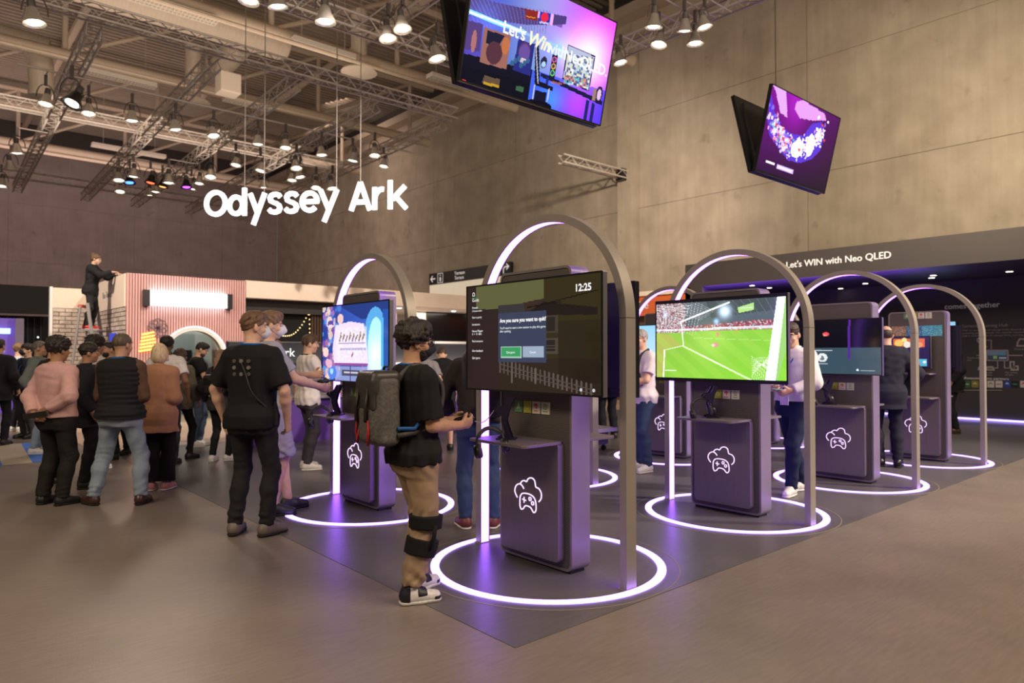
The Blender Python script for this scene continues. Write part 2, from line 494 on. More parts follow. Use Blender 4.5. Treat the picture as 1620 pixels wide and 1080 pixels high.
def panel_wall(name, axis, at, u_edges, z_edges, m, thick=.3, proud=.016, gap=.008, sgn=-1):
    w_ = MB()
    u0, u1 = u_edges[0], u_edges[-1]
    if axis == 0: w_.box((at, u0, 0), (at + thick, u1, z_edges[-1]))
    else: w_.box((u0, at, 0), (u1, at + thick, z_edges[-1]))
    wl = struct(name, w_, M_JOINT)
    rg = random.Random(3)
    for i in range(len(u_edges) - 1):
        for j in range(len(z_edges) - 1):
            a, b_, c, d = u_edges[i] + gap, u_edges[i+1] - gap, z_edges[j] + gap, z_edges[j+1] - gap
            p = proud + rg.uniform(-.004, .004); mb = MB()
            if axis == 0: mb.box((at - p, a, c), (at + .01, b_, d))
            else: mb.box((a, at - p, c), (b_, at + .01, d))
            ob('panel', mb, m, wl)
    return wl
ZE = [0, 3.3, 6.42, 9.54, 12.66]
panel_wall('wall_right', 0, 18.6, [-12, -6.0, -1.0, 3.9, 8.9, 14.7, 21, 26.8, 32.9, 39, 45], ZE, M_CON)
panel_wall('wall_back', 1, 45, [-20, -14, -8, -2, 4, 10, 15, 18.55], ZE, M_CONB)
struct('trim_1', MB().box((18.22, 14.75, 0), (18.6, 15.35, 12.66)), M_CON)        # concrete pilaster
struct('trim_2', MB().box((18.25, -12, 12.2), (18.6, 45, 12.66)).box((17.7, -12, 12.66), (18.6, 45, 13.0)), mat('eave_steel', (.42, .34, .26), .6))
struct('trim_3', MB().box((-20, 45, 12.66), (18.9, 45.3, 14.1)).box((18.6, -12, 13.0), (18.9, 45, 14.1)), mat('eave_dark', (.05, .042, .038), .8))
# corrugated roof deck, ribs run along X
vs_ = []; fs_ = []
P_ = .30; y = -6.; prof = []
while y < 45.3:
    prof += [(y, 14.0), (y + P_*.35, 14.0), (y + P_*.5, 13.86), (y + P_*.85, 13.86)]; y += P_
for x in (-20, 18.9):
    vs_ += [(x, p[0], p[1]) for p in prof]
n_ = len(prof)
fs_ = [(i, i+1, n_+i+1, n_+i) for i in range(n_ - 1)]
struct('ceiling', MB().add(vs_, fs_), mat('roof_deck', (.30, .245, .19), .6, noise=.08, nscale=2))
# ---------------------------------------------------------------- 2D strokes -> solid ribbons
def ribbon(mb, pts, wd, fmap, t, closed=False):
    """2D polyline of width wd turned into a flat solid; fmap(u, v, depth) -> 3D"""
    n = len(pts); P = [Vector(p) for p in pts]; Ls = []; Rs = []
    for i in range(n):
        a = P[i-1] if (i > 0 or closed) else P[i]; b = P[(i+1) % n] if (i < n-1 or closed) else P[i]
        d1 = (P[i] - a); d2 = (b - P[i])
        d1 = d1.normalized() if d1.length > 1e-9 else d2.normalized(); d2 = d2.normalized() if d2.length > 1e-9 else d1
        tn = (d1 + d2); tn = tn.normalized() if tn.length > 1e-6 else d1
        nr = Vector((-tn.y, tn.x)); c = max(.45, nr.dot(Vector((-d1.y, d1.x))))
        Ls.append(P[i] + nr * wd / 2 / c); Rs.append(P[i] - nr * wd / 2 / c)
    vs = [fmap(p.x, p.y, 0) for p in Ls] + [fmap(p.x, p.y, 0) for p in Rs] + [fmap(p.x, p.y, t) for p in Ls] + [fmap(p.x, p.y, t) for p in Rs]
    fs = []
    for i in range(n if closed else n - 1):
        j = (i + 1) % n
        fs += [(i, j, n+j, n+i), (2*n+i, 3*n+i, 3*n+j, 2*n+j), (i, 2*n+i, 2*n+j, j), (n+i, n+j, 3*n+j, 3*n+i)]
    if not closed: fs += [(0, n, 3*n, 2*n), (n-1, 3*n-1, 4*n-1, 2*n-1)]
    mb.add(vs, fs)
def arc(cx, cy, r, a0, a1, n=16, ry=None):
    ry = r if ry is None else ry
    return [(cx + r*math.cos(R_(a0 + (a1-a0)*k/n)), cy + ry*math.sin(R_(a0 + (a1-a0)*k/n))) for k in range(n+1)]
XH = .80
GLY = {  # geometric sans drawn with strokes, widths normalised to 1, x-height .8, cap 1
 'O': (1, [(arc(.5, .5, .41, 0, 360, 40, .41)[:-1], True)]),
 'd': (1, [(arc(.44, .39, .34, 0, 360, 32, .31)[:-1], True), ([(.88, 0), (.88, 1.02)], False)]),
 'y': (1, [([(.08, .80), (.50, .06)], False), ([(.90, .80), (.26, -.36)], False)]),
 's': (1, [([(.83, .62), (.74, .70), (.60, .725), (.42, .725), (.27, .68), (.20, .60), (.25, .49), (.42, .43), (.60, .39), (.76, .32), (.82, .22), (.75, .12), (.60, .08), (.42, .075), (.27, .10), (.14, .19)], False)]),
 'e': (1, [([(.12, .40), (.86, .40)] + arc(.49, .40, .385, 6, 318, 30, .315), False)]),
 'A': (1, [([(.09, 0), (.50, 1.0)], False), ([(.50, 1.0), (.91, 0)], False), ([(.25, .30), (.75, .30)], False)]),
 'r': (1, [([(.17, 0), (.17, .80)], False), (arc(.72, .36, .55, 178, 78, 12, .36), False)]),
 'k': (1, [([(.11, 0), (.11, 1.02)], False), ([(.84, .80), (.22, .34)], False), ([(.36, .46), (.90, 0)], False)])}
# ---------------------------------------------------------------- screens: pictures painted into a fine colour grid
class Canvas:
    def __init__(s, w, h, aspect=16/9):
        s.w, s.h = w, h
        u = (np.arange(w) + .5) / w; v = 1 - (np.arange(h) + .5) / h
        s.u, s.v = np.meshgrid(u, v); s.a = aspect
        s.c = np.zeros((h, w, 3)); s.rg = np.random.RandomState(5)
    def fill(s, col, m=None, al=1.):
        col = np.array(col, float)
        if m is None: s.c[:] = col; return s
        m = (m.astype(float) * al)[..., None]; s.c = s.c * (1 - m) + col * m; return s
    def rect(s, u0, v0, u1, v1, col, al=1.): return s.fill(col, (s.u >= u0) & (s.u <= u1) & (s.v >= v0) & (s.v <= v1), al)
    def poly(s, pts, col, al=1.):
        ins = np.zeros(s.u.shape, bool); n = len(pts)
        for i in range(n):
            (x0, y0), (x1, y1) = pts[i], pts[(i+1) % n]
            c = ((y0 > s.v) != (y1 > s.v)); xx = (x1-x0) * (s.v-y0) / ((y1-y0) if abs(y1-y0) > 1e-9 else 1e-9) + x0
            ins ^= c & (s.u < xx)
        return s.fill(col, ins, al)
    def ellipse(s, cu, cv, ru, rv, col, al=1.): return s.fill(col, ((s.u-cu)/ru)**2 + ((s.v-cv)/rv)**2 <= 1, al)
    def line(s, a, b, wd, col, al=1.):
        ax, ay, bx, by = a[0]*s.a, a[1], b[0]*s.a, b[1]; px, py = s.u*s.a, s.v
        L = max((bx-ax)**2 + (by-ay)**2, 1e-9); t = np.clip(((px-ax)*(bx-ax) + (py-ay)*(by-ay)) / L, 0, 1)
        d = np.hypot(px-ax-t*(bx-ax), py-ay-t*(by-ay)); return s.fill(col, d < wd/2, al)
    def glow(s, cu, cv, r, col, p=2.):
        d = np.hypot((s.u-cu)*s.a, s.v-cv) / r; s.c = s.c + np.exp(-d**p)[..., None] * np.array(col, float); return s
    def grad(s, f): s.c = f(s.u, s.v); return s
    def speckle(s, m, cols, al=.8, cell=1):
        k = s.rg.randint(0, len(cols), size=((s.h + cell - 1)//cell, (s.w + cell - 1)//cell)); k = np.kron(k, np.ones((cell, cell), int))[:s.h, :s.w]
        C_ = np.array(cols, float)[k]; mm = (m.astype(float) * al)[..., None]; s.c = s.c * (1-mm) + C_ * mm; return s
    def mesh(s, name, w, h, m):
        """panel in local XZ.. width along -Y (seen from -X), height along Z, centred"""
        me = bpy.data.meshes.new(name); W, Hh = s.w, s.h
        yy = w/2 - w*np.arange(W+1)/W; zz = h/2 - h*np.arange(Hh+1)/Hh
        Y, Z = np.meshgrid(yy, zz); V = np.stack([np.zeros(Y.size), Y.ravel(), Z.ravel()], 1)
        i, j = np.meshgrid(np.arange(Hh), np.arange(W), indexing='ij'); a = (i*(W+1) + j).ravel()
        Q = np.stack([a, a+W+1, a+W+2, a+1], 1); nf = len(Q)
        me.vertices.add(len(V)); me.vertices.foreach_set('co', V.astype(F32).ravel())
        me.loops.add(nf*4); me.loops.foreach_set('vertex_index', Q.astype(np.int32).ravel())
        me.polygons.add(nf); me.polygons.foreach_set('loop_start', np.arange(0, nf*4, 4, dtype=np.int32)); me.update(calc_edges=True)
        at = me.color_attributes.new('Col', 'FLOAT_COLOR', 'CORNER')
        cc = np.concatenate([np.clip(s.c.reshape(-1, 3), 0, 4), np.ones((nf, 1))], 1); at.data.foreach_set('color', np.repeat(cc, 4, 0).astype(F32).ravel())
        me.materials.append(m); return me
def lin(*c): return tuple((x/255/12.92 if x/255 <= .04045 else ((x/255+.055)/1.055)**2.4) for x in c)

# --- the pictures
def pic_menu():
    c = Canvas(230, 130)
    c.fill(lin(70, 52, 44)); u, v = c.u, c.v
    c.fill(lin(58, 42, 40), u < .28)  # brown left side: warm hall reflection painted into the screen picture
    c.fill(lin(118, 120, 74), (v > .80 - .03*np.sin(u*7) ) & (u > .08) & (u < .62)); c.fill(lin(66, 56, 28), (u > .62) & (v > .30))
    c.fill(lin(60, 46, 34), (u > .28) & (v < .30)); c.fill(lin(70, 66, 70), (u > .27) & (u < .48) & (v > .62) & (v < .80))
    c.poly([(.43, .66), (.62, .80), (.98, .72), (.98, .66), (.64, .68)], lin(40, 30, 26))
    c.rect(.62, .52, .72, .68, lin(84, 74, 60)); c.rect(.635, .54, .70, .66, lin(52, 44, 38)); c.rect(.62, .34, .72, .48, lin(92, 80, 70)); c.rect(.635, .36, .70, .46, lin(50, 42, 40))
    for i in range(5): c.line((.62, .36 + .026*i), (.72, .36 + .026*i), .006, lin(100, 88, 76))
    c.fill(lin(44, 33, 24), (u > .72) & (v > .1) & (v < .62), .5)
    for i in range(22):
        x = .28 + i*.031; y0 = .235 - i*.0085; hgt = .10 - i*.0018
        c.poly([(x, y0 - .075), (x + .012, y0 - .077), (x + .012, y0 + hgt*.55), (x + .006, y0 + hgt*.65), (x, y0 + hgt*.55)], lin(118, 102, 96))
    for dz in (0., .045): c.line((.28, .20 + dz), (.95, .01 + dz*.7), .010, lin(104, 90, 84))
    for x in (.38, .56): c.line((x, .08), (x, .26 - (x-.38)*.3), .022, lin(128, 112, 104))
    c.line((.52, .76), (.98, .86), .008, lin(20, 14, 12)); c.line((.5, .76), (.74, .79), .012, lin(26, 20, 18)); c.line((.64, .80), (.64, .45), .004, lin(24, 18, 16))
    c.rect(.27, .265, .64, .72, lin(74, 82, 112)); c.rect(.29, .30, .455, .41, lin(200, 245, 220)); c.rect(.297, .312, .448, .398, lin(78, 196, 122)); c.rect(.465, .31, .62, .405, lin(196, 214, 240))
    return c
def pic_football():
    c = Canvas(240, 136); u, v = c.u, c.v
    c.grad(lambda u, v: np.stack([.27 + 0*u, .60 + .10*u - .12*(v), .05 + .02*v], -1)); base = c.c.copy()
    hor = .66 - .015*u
    c.fill((.08, .10, .13), v > hor)
    c.poly([(.0, .62), (.55, .66), (1, .70), (1, 1), (0, 1)], (.10, .13, .16)); c.poly([(.46, .78), (1, .86), (1, 1), (.42, 1)], (.07, .09, .10))
    for i in range(9): c.line((.50 + i*.06, 1), (.62 + i*.05, .80), .006, (.15, .19, .2))
    c.speckle((v > .62) & (v < .735) & (v < .68 + .09*(u - .2)), [(.35, .06, .09), (.55, .12, .16), (.7, .55, .55), (.12, .05, .08), (.25, .2, .3), (.45, .05, .08)], .9, 2)
    c.speckle((u < .25) & (v > .60), [(.45, .1, .13), (.6, .45, .45), (.3, .08, .10), (.75, .7, .7), (.2, .1, .15)], .75, 2)
    c.line((.0, .64), (1, .655), .022, (.75, .8, .9)); c.speckle((v > .625) & (v < .655), [(.8, .85, .9), (.5, .6, .8), (.85, .4, .4), (.9, .9, .95)], .6, 3)
    c.poly([(.66, .90), (.78, .95), (.78, .86), (.67, .83)], (.45, .75, .25)); c.rect(.68, .88, .77, .90, (.75, .85, .7), .6)
    c.glow(.565, .86, .07, (.9, 1.2, 1.6)); c.glow(.50, .735, .03, (.4, .7, 1.3)); c.glow(.08, .85, .03, (.3, .5, 1.2))
    c.poly([(0, .60), (.12, .58), (.22, .42), (.09, .38), (.06, 0), (0, 0)], (.45, .50, .10)); c.line((.06, 0), (.07, .37), .02, (1.1, 1.1, 1.0)); c.line((.08, .375), (.235, .43), .010, (.9, .95, .8))
    c.line((.215, .75), (.235, .42), .014, (1.2, 1.2, 1.15)); c.line((.215, .75), (.60, .97), .022, (1.1, 1.15, 1.1)); c.line((.235, .42), (.75, .0), .020, (.9, 1.1, .7)); c.line((.30, .53), (.9, .48), .006, (.6, .9, .4), .6)
    for i in range(15):
        c.line((0 + i*.028, .98), (.02 + i*.022, .62 - i*.004), .004, (.85, .85, .85), .75); c.line((0, .97 - i*.024), (.30 - i*.006, .96 - i*.018), .004, (.85, .85, .85), .75)
    for i in range(10): c.line((.02 + i*.035, 1), (.38 + i*.012, .76 + i*.012), .004, (.8, .8, .8), .5)
    c.fill((.42, .72, .10), (v < .60) & (((u*3 + v*2) % .5) < .25), .25)
    c.glow(.45, .52, .25, (.10, .12, .04))
    c.ellipse(.49, .435, .028, .030, (.75, .35, .28)); c.ellipse(.475, .43, .015, .02, (.9, .7, .55)); c.ellipse(.51, .57, .010, .035, (.8, .35, .2)); c.ellipse(.65, .60, .006, .02, (.7, .4, .1))
    c.poly([(.955, 1), (1, 1), (1, .4), (.94, 0), (.86, 0)], (.35, .65, .2)); c.poly([(.94, 1), (.995, 1), (.925, 0), (.855, 0)], (1.3, 1.3, 1.3))
    for i in range(9): c.line((.76, .05 + i*.03), (.90, .32 - i*.03), .005, (.95, 1., .8), .8); c.line((.76 + i*.016, .0), (.80 + i*.012, .28), .005, (.95, 1., .8), .8)
    c.rect(.07, .085, .17, .10, (.9, .95, .8), .8)
    return c
def pic_adventure():
    c = Canvas(150, 90); u, v = c.u, c.v
    c.grad(lambda u, v: np.stack([.02 + .05*u, .06 + .10*u, .35 + .45*u*v], -1))
    c.poly([(.28, 1), (1, 1), (1, .78), (.62, .80)], (.02, .05, .25)); c.ellipse(.82, .52, .16, .42, (.12, .45, .9)); c.ellipse(.83, .45, .11, .36, (.5, 1.0, 1.4)); c.glow(.83, .35, .2, (.5, .7, .8))
    c.rect(.92, 0, 1, .9, (.02, .10, .45)); c.rect(.9, .2, .93, .8, (.1, .5, .9))
    rg = np.random.RandomState(2)
    for i in range(130):
        x, y = rg.rand()*.30, rg.rand(); r = .01 + .03*rg.rand(); c.ellipse(x, y, r, r*1.6, [(.5, .2, .5), (.9, .6, .6), (.1, .25, .8), (.05, .05, .3), (1, .75, .6), (.3, .1, .4), (.15, .4, .9)][rg.randint(7)], .75)
    for x, y in ((.12, .8), (.3, .82), (.06, .38)): c.ellipse(x, y, .05, .07, (1.2, .8, .7), .8)
    c.ellipse(.14, .76, .07, .05, (1.0, .75, .8)); c.ellipse(.14, .78, .05, .03, (.12, .08, .4)); c.ellipse(.10, .76, .012, .02, (.2, .1, .4)); c.ellipse(.18, .76, .012, .02, (.2, .1, .4))
    c.poly([(.22, .74), (.45, .78), (.66, .74), (.72, .35), (.73, .23), (.20, .23), (.18, .45)], (.95, .8, 1.15)); c.speckle((u > .24) & (u < .70) & (v > .26) & (v < .70), [(1.1, 1., 1.3), (.85, .75, 1.1), (1.2, 1.1, 1.3)], .5, 2)
    for i in range(8): c.line((.29 + i*.05, .53 + .02*(i % 2)), (.31 + i*.05, .63 - .02*(i % 3)), .03, (.45, .33, .12)); c.line((.285 + i*.05, .52), (.32 + i*.05, .60), .012, (.1, .07, .12))
    c.line((.27, .49), (.68, .49), .01, (.3, .25, .45))
    for i in range(9): c.line((.30 + i*.045, .42), (.325 + i*.045, .42), .035, (.55, .5, .75))
    c.line((.48, .33), (.50, .36), .03, (.5, .1, .3))
    c.line((.22, .22), (.72, .22), .035, (.30, .08, .35)); c.line((.27, .2), (.23, 0), .03, (.4, .15, .45)); c.line((.64, .2), (.70, 0), .03, (.4, .15, .45)); c.rect(.22, 0, .72, .19, (.55, .65, 1.1), .45); c.rect(.33, .07, .60, .15, (.08, .08, .14))
    c.rect(.36, .10, .57, .12, (.6, .6, .7)); c.line((.46, .2), (.46, .0), .012, (.05, .03, .2)); c.poly([(.72, .25), (.9, .3), (.9, 0), (.7, 0)], (.85, .95, 1.3), .8); c.ellipse(.17, .1, .07, .09, (.1, .25, .9)); c.ellipse(.16, .12, .03, .04, (.4, .8, 1.3)); c.ellipse(.12, .22, .05, .06, (.9, .5, .7))
    return c
def pic_account():
    c = Canvas(120, 68); u, v = c.u, c.v
    c.fill((.003, .003, .006)); c.fill((.045, .085, .115), v < .48); c.ellipse(.45, .74, .035, .035, (1.0, .08, .12)); c.ellipse(.44, .72, .02, .02, (.9, .4, .25)); c.ellipse(.26, .30, .045, .075, (.9, .92, .92)); c.ellipse(.41, .30, .055, .085, (.75, .78, .78)); c.ellipse(.41, .30, .045, .072, (.9, .92, .92))
    c.line((.24, .30), (.28, .30), .016, (.1, .15, .2)); c.line((.26, .275), (.26, .325), .012, (.1, .15, .2)); c.ellipse(.41, .315, .014, .022, (.15, .2, .25)); c.ellipse(.41, .275, .024, .022, (.15, .2, .25)); c.rect(.35, .18, .47, .195, (.5, .55, .6)); c.rect(.32, .43, .52, .448, (.6, .65, .7)); c.ellipse(.77, .075, .014, .022, (.8, .85, .9)); c.rect(.80, .06, .94, .08, (.35, .4, .45))
    c.poly([(.68, 1), (.705, 1), (.70, .3), (.675, .25)], (.10, .02, .30))
    return c
def pic_tiles():
    c = Canvas(84, 56); u, v = c.u, c.v
    c.fill((.035, .02, .09)); c.rect(.0, .62, .30, .95, (.1, .35, .85)); c.ellipse(.16, .78, .1, .1, (.8, .75, .2)); c.rect(.34, .66, .92, .95, (.8, .16, .05))
    for x, y, r, k in ((.45, .8, .08, (.95, .6, .15)), (.6, .75, .07, (.9, .85, .75)), (.72, .84, .07, (.25, .4, .8)), (.82, .74, .06, (.9, .35, .1)), (.55, .9, .05, (.9, .8, .3))): c.ellipse(x, y, r, r*1.5, k)
    c.rect(.30, .40, .42, .52, (.35, .75, .08)); c.ellipse(.52, .46, .03, .04, (.6, .6, .65)); c.rect(.0, .04, .28, .26, (.85, .85, .9)); c.rect(.3, .04, .44, .26, (.6, .65, .5)); c.rect(.46, .04, .64, .26, (.2, .25, .3)); c.rect(.66, .04, .95, .26, (.1, .5, .7))
    for i in range(10): c.ellipse(.1 + i*.09, .12 + .05*(i % 2), .03, .05, [(.9, .9, .9), (.2, .5, .3), (.3, .3, .5)][i % 3])
    return c
def pic_plain(col, w=16, h=9):
    c = Canvas(w, h); c.fill(col); c.c *= (.85 + .3*c.v)[..., None]; return c
def pic_sky():
    c = Canvas(64, 36); u, v = c.u, c.v
    c.grad(lambda u, v: np.stack([.35 + .4*(1-v), .72 + .2*(1-v), 1.0 + 0*v], -1)); c.fill((.95, .98, 1.), (v < .42 + .06*np.sin(u*9))); c.rect(.50, .44, .72, .56, (.10, .25, .55)); c.rect(.55, .40, .9, .44, (.3, .4, .5), .5)
    return c
def pic_room():
    c = Canvas(230, 130); c.v = c.v*(1 + .3*(1 - c.u)) + .12*(1 - c.u); u, v = c.u, c.v
    c.grad(lambda u, v: np.stack([.16 + .75*np.clip(u*1.3 - .25, 0, 1)*np.clip(v*1.2, .25, 1), .10 + .32*np.exp(-((u-.45)/.25)**2), .55 + .45*np.clip(u*1.2, 0, 1)*np.clip(.35 + v, 0, 1)], -1))
    c.glow(.83, .62, .28, (1.1, .9, .9)); c.glow(.62, .66, .14, (.0, .3, .6))
    c.poly([(0, 1), (.60, 1), (.60, .88), (.0, .98)], (.3, .18, .55)); c.poly([(0, .80), (.36, .84), (.62, .92), (.62, 1), (0, 1)], (.14, .10, .30))
    for i in range(26): c.line((0, 1 - i*.012), (.5, 1.02 - i*.009), .003, (.28, .22, .5), .6)
    c.poly([(.30, 1), (.53, .88), (.53, 1)], (.85, .5, .9)); c.poly([(.30, 1.0), (.41, .94), (.41, 1.)], (.25, .03, .04)); c.rect(.345, .90, .42, 1, (.35, .05, .04)); c.rect(.435, .88, .51, 1, (.05, .07, .5)); c.ellipse(.47, .95, .025, .05, (.8, .05, .12)); c.rect(.44, .885, .505, .905, (.6, .6, .8)); c.rect(.35, .92, .41, .93, (.8, .4, .1))
    c.line((0, .84), (.34, .76), .05, (.35, .75, 1.5)); c.line((0, .84), (.36, .76), .02, (1.1, 1.3, 1.6)); c.glow(.1, .8, .2, (.05, .12, .35)); c.line((.36, .75), (.62, .68), .03, (.4, .7, 1.4), .7)
    c.rect(.0, .0, .44, .40, (.012, .012, .04)); c.poly([(.10, .72), (.27, .70), (.27, .34), (.10, .35)], (.42, .22, .18)); c.poly([(.12, .70), (.23, .68), (.2, .55), (.12, .56)], (.03, .03, .08)); c.ellipse(.18, .48, .05, .12, (.16, .07, .10)); c.ellipse(.245, .58, .025, .09, (.6, .25, .12))
    c.poly([(.32, .68), (.43, .66), (.43, .33), (.31, .35)], (.05, .06, .30)); c.ellipse(.37, .55, .035, .09, (.10, .16, .75)); c.ellipse(.37, .56, .04, .10, (.35, .12, .12), .5); c.ellipse(.37, .47, .022, .03, (.7, .6, .65)); c.rect(.0, .45, .09, .75, (.16, .10, .30)); c.ellipse(.05, .55, .015, .12, (.5, .25, .25))
    for i in range(6): c.ellipse(.30 + .02*i, .42 + .03*(i % 3), .012, .03, (.08, .2, .35))
    c.rect(.0, .0, .44, .26, (.006, .008, .03)); c.poly([(.14, .23), (.24, .22), (.24, .13), (.13, .14)], (.2, .14, .1)); c.rect(.14, .13, .24, .16, (.6, .4, .05)); c.rect(.35, .15, .40, .20, (.1, .2, .12)); c.rect(.015, .12, .035, .13, (.8, .1, .05))
    c.poly([(.44, .40), (1, .34), (1, 0), (.44, 0)], (.05, .10, .85), .7); c.glow(.80, .15, .22, (.45, .0, .5)); c.glow(.6, .15, .15, (.0, .2, .6))
    c.poly([(.50, .39), (.99, .235), (.99, .19), (.50, .35)], (.03, .03, .10)); c.poly([(.86, .22), (.885, .21), (.885, 0), (.86, 0)], (.03, .05, .22)); c.poly([(.91, .2), (.935, .19), (.935, 0), (.91, 0)], (.03, .05, .22)); c.rect(.545, .25, .56, .36, (.04, .06, .3))
    c.poly([(.66, .73), (.88, .66), (.87, .30), (.655, .37)], (.02, .02, .06)); c.poly([(.667, .715), (.872, .65), (.863, .315), (.662, .385)], (.55, .6, .75)); c.speckle((u > .668) & (u < .862) & (v > .40) & (v < .64), [(.95, .95, 1), (.2, .25, .35), (.5, .65, .7), (.1, .12, .3), (.85, .8, .5), (.7, .75, .9)], .8, 3); c.speckle((u > .668) & (u < .862) & (v > .33) & (v < .42), [(.2, .6, .6), (.9, .9, .9), (.1, .1, .3), (.8, .3, .2)], .8, 3)
    c.rect(.56, .36, .60, .60, (.03, .03, .08)); c.ellipse(.58, .55, .016, .03, (.9, .2, .5)); c.ellipse(.58, .55, .010, .02, (.1, .1, .2)); c.ellipse(.58, .48, .016, .03, (.9, .6, .1)); c.ellipse(.58, .48, .010, .02, (.1, .1, .2)); c.ellipse(.58, .41, .016, .03, (.2, .8, .3)); c.ellipse(.58, .41, .010, .02, (.1, .1, .2))
    c.ellipse(.51, .50, .022, .06, (.05, .05, .1)); c.ellipse(.51, .48, .015, .03, (.5, .7, .9)); c.poly([(.43, .68), (.455, .70), (.50, .30), (.60, .27), (.60, .23), (.47, .25)], (.02, .02, .05)); c.line((.435, .68), (.49, .28), .014, (.55, .55, .7)); c.line((.47, .25), (.47, .08), .012, (.6, .6, .7)); c.line((.575, .24), (.57, .04), .014, (.7, .65, .7)); c.ellipse(.52, .06, .09, .05, (.01, .01, .03)); c.rect(.48, .1, .56, .2, (.02, .02, .06))
    c.ellipse(.955, .30, .026, .075, (.05, .03, .1)); c.ellipse(.955, .29, .017, .055, (.8, .6, .8)); c.rect(.905, .22, .93, .34, (.45, .3, .25)); c.rect(.58, .31, .66, .33, (.7, .3, .2), .6)
    c.c = np.clip(c.c, 0, 3)**1.35
    return c
def pic_fish():
    c = Canvas(120, 72); u, v = c.u, c.v
    c.grad(lambda u, v: np.stack([.05 + .25*v, .0 + 0*v, .08 + .30*v], -1)); c.c *= (1.1 - .65*u)[..., None]; c.glow(.35, .9, .3, (.25, .02, .3))
    c.poly([(.0, 1), (.18, 1), (.26, .72), (.16, .74), (.05, .95)], (.85, .5, .95)); c.poly([(.34, .95), (.42, 1), (.75, .97), (.80, .90), (.6, .82), (.42, .78), (.33, .86)], (.85, .45, .9))
    c.poly([(0, .9), (.14, .62), (.34, .56), (.52, .60), (.60, .78), (.74, .86), (.82, .72), (.80, .5), (.70, .36), (.55, .26), (.38, .24), (.22, .34), (.08, .44), (.02, .6)], (.18, .08, .75))
    rg = np.random.RandomState(4)
    for i in range(420):
        a = rg.rand(); x = .06 + .72*a + rg.normal()*.03; y = .62 - .28*math.sin(a*2.6) + .25*a*a + rg.normal()*.06
        k = [(.95, .95, 1.1), (.9, .12, .18), (.35, .25, 1.), (1.1, .55, .75), (.2, .6, .6), (.85, .8, 1.1)][rg.choice(6, p=[.28 + .2*0, .20, .2, .14, .05, .13])]
        if a > .5 and rg.rand() < .6: k = (1.3, 1.25, 1.3)
        c.ellipse(x, y, .006 + .012*rg.rand(), .010 + .016*rg.rand(), k, .9)
    c.ellipse(.46, .40, .07, .10, (1.4, 1.35, 1.35)); c.ellipse(.64, .52, .055, .14, (1.4, 1.35, 1.35)); c.ellipse(.5, .41, .015, .025, (.9, .15, .1))
    c.rect(.10, .125, .22, .155, (1.1, 1, 1.1)); c.rect(.25, .10, .48, .15, (.75, .55, 1.)); c.rect(.26, .115, .47, .135, (1.1, 1, 1.1), .8)
    c.fill((.004, .002, .012), v < .02)
    c.c = np.clip(c.c, 0, 3)**1.3
    return c
PIC = {}
# ---------------------------------------------------------------- kiosk kit
M_KM = mat('kiosk_metal', (.30, .27, .26), .36, .5, noise=.06, nscale=3, bump=.03, bscale=300, stretch=(1, 30, 1))
M_KA = mat('kiosk_apron_metal', (.20, .175, .165), .42, .3, noise=.05, nscale=3, bump=.03, bscale=300, stretch=(1, 30, 1))
M_KP = perforated('kiosk_perforated', (.19, .165, .15), .0125, .31, .3)
M_AR = mat('arch_metal', (.33, .295, .26), .42, .35, noise=.05, nscale=4)
M_LED = emis('led_white_purple', (.31, .10, 1.0), 11.)
M_LEDR = emis('led_ring_white', (.40, .21, 1.0), 6.)
M_ICON = emis('icon_glow', (.85, .62, 1.0), 1.5)
M_BLK = mat('black_plastic', (.010, .010, .012), .35)
M_TVB = mat('tv_bezel', (.012, .012, .014), .25)
M_TVE = mat('tv_edge_metal', (.28, .27, .28), .35, .8)
def _ic(pts):     # sketch units -> metres on the panel (sheared sketch straightened)
    return [((x - 315)/700., (450 - (y - .235*(x - 315)))/1040.) for x, y in pts]
IC_CLOUD = [_ic([(235, 468), (222, 442), (215, 415), (222, 385), (238, 369), (256, 368), (272, 382), (284, 405)]), _ic([(257, 366), (268, 349), (286, 343), (303, 352), (313, 334), (330, 325), (350, 331), (364, 352), (371, 392), (392, 405), (407, 430), (411, 458), (406, 484), (391, 501)])]
IC_PAD = _ic([(254, 530), (254, 480), (258, 456), (270, 440), (288, 437), (318, 443), (344, 456), (362, 478), (371, 510), (373, 556), (365, 576), (352, 576), (332, 542), (296, 529), (280, 550), (264, 555)])
def icon_mb():
    mb = MB(); fm = lambda a, b, t: (-t, -a, b); W_ = .0082
    for st in IC_CLOUD: ribbon(mb, [tuple(p) for p in smooth_path(st, 3)], W_, fm, .004)
    ribbon(mb, [tuple(p) for p in smooth_path(IC_PAD + IC_PAD[:1], 3)][:-1], W_, fm, .004, True)
    ribbon(mb, _ic([(272, 480), (300, 492)]), .007, fm, .004); ribbon(mb, _ic([(285, 464), (285, 508)]), .007, fm, .004)
    for x, y in ((329, 480), (348, 512)): ribbon(mb, [(p[0], p[1]) for p in (lambda c: arc(c[0], c[1], .012, 0, 360, 12)[:-1])(_ic([(x, y)])[0])], .007, fm, .004, True)
    return mb
def rot180(mb): return mb.xf(Matrix.Rotation(PI, 4, 'Z'))
LOGO_COL = [('logo_green', (.12, .24, .12)), ('logo_lime', (.42, .42, .05)), ('logo_white', (.66, .60, .56)), ('logo_cream', (.66, .63, .55))]
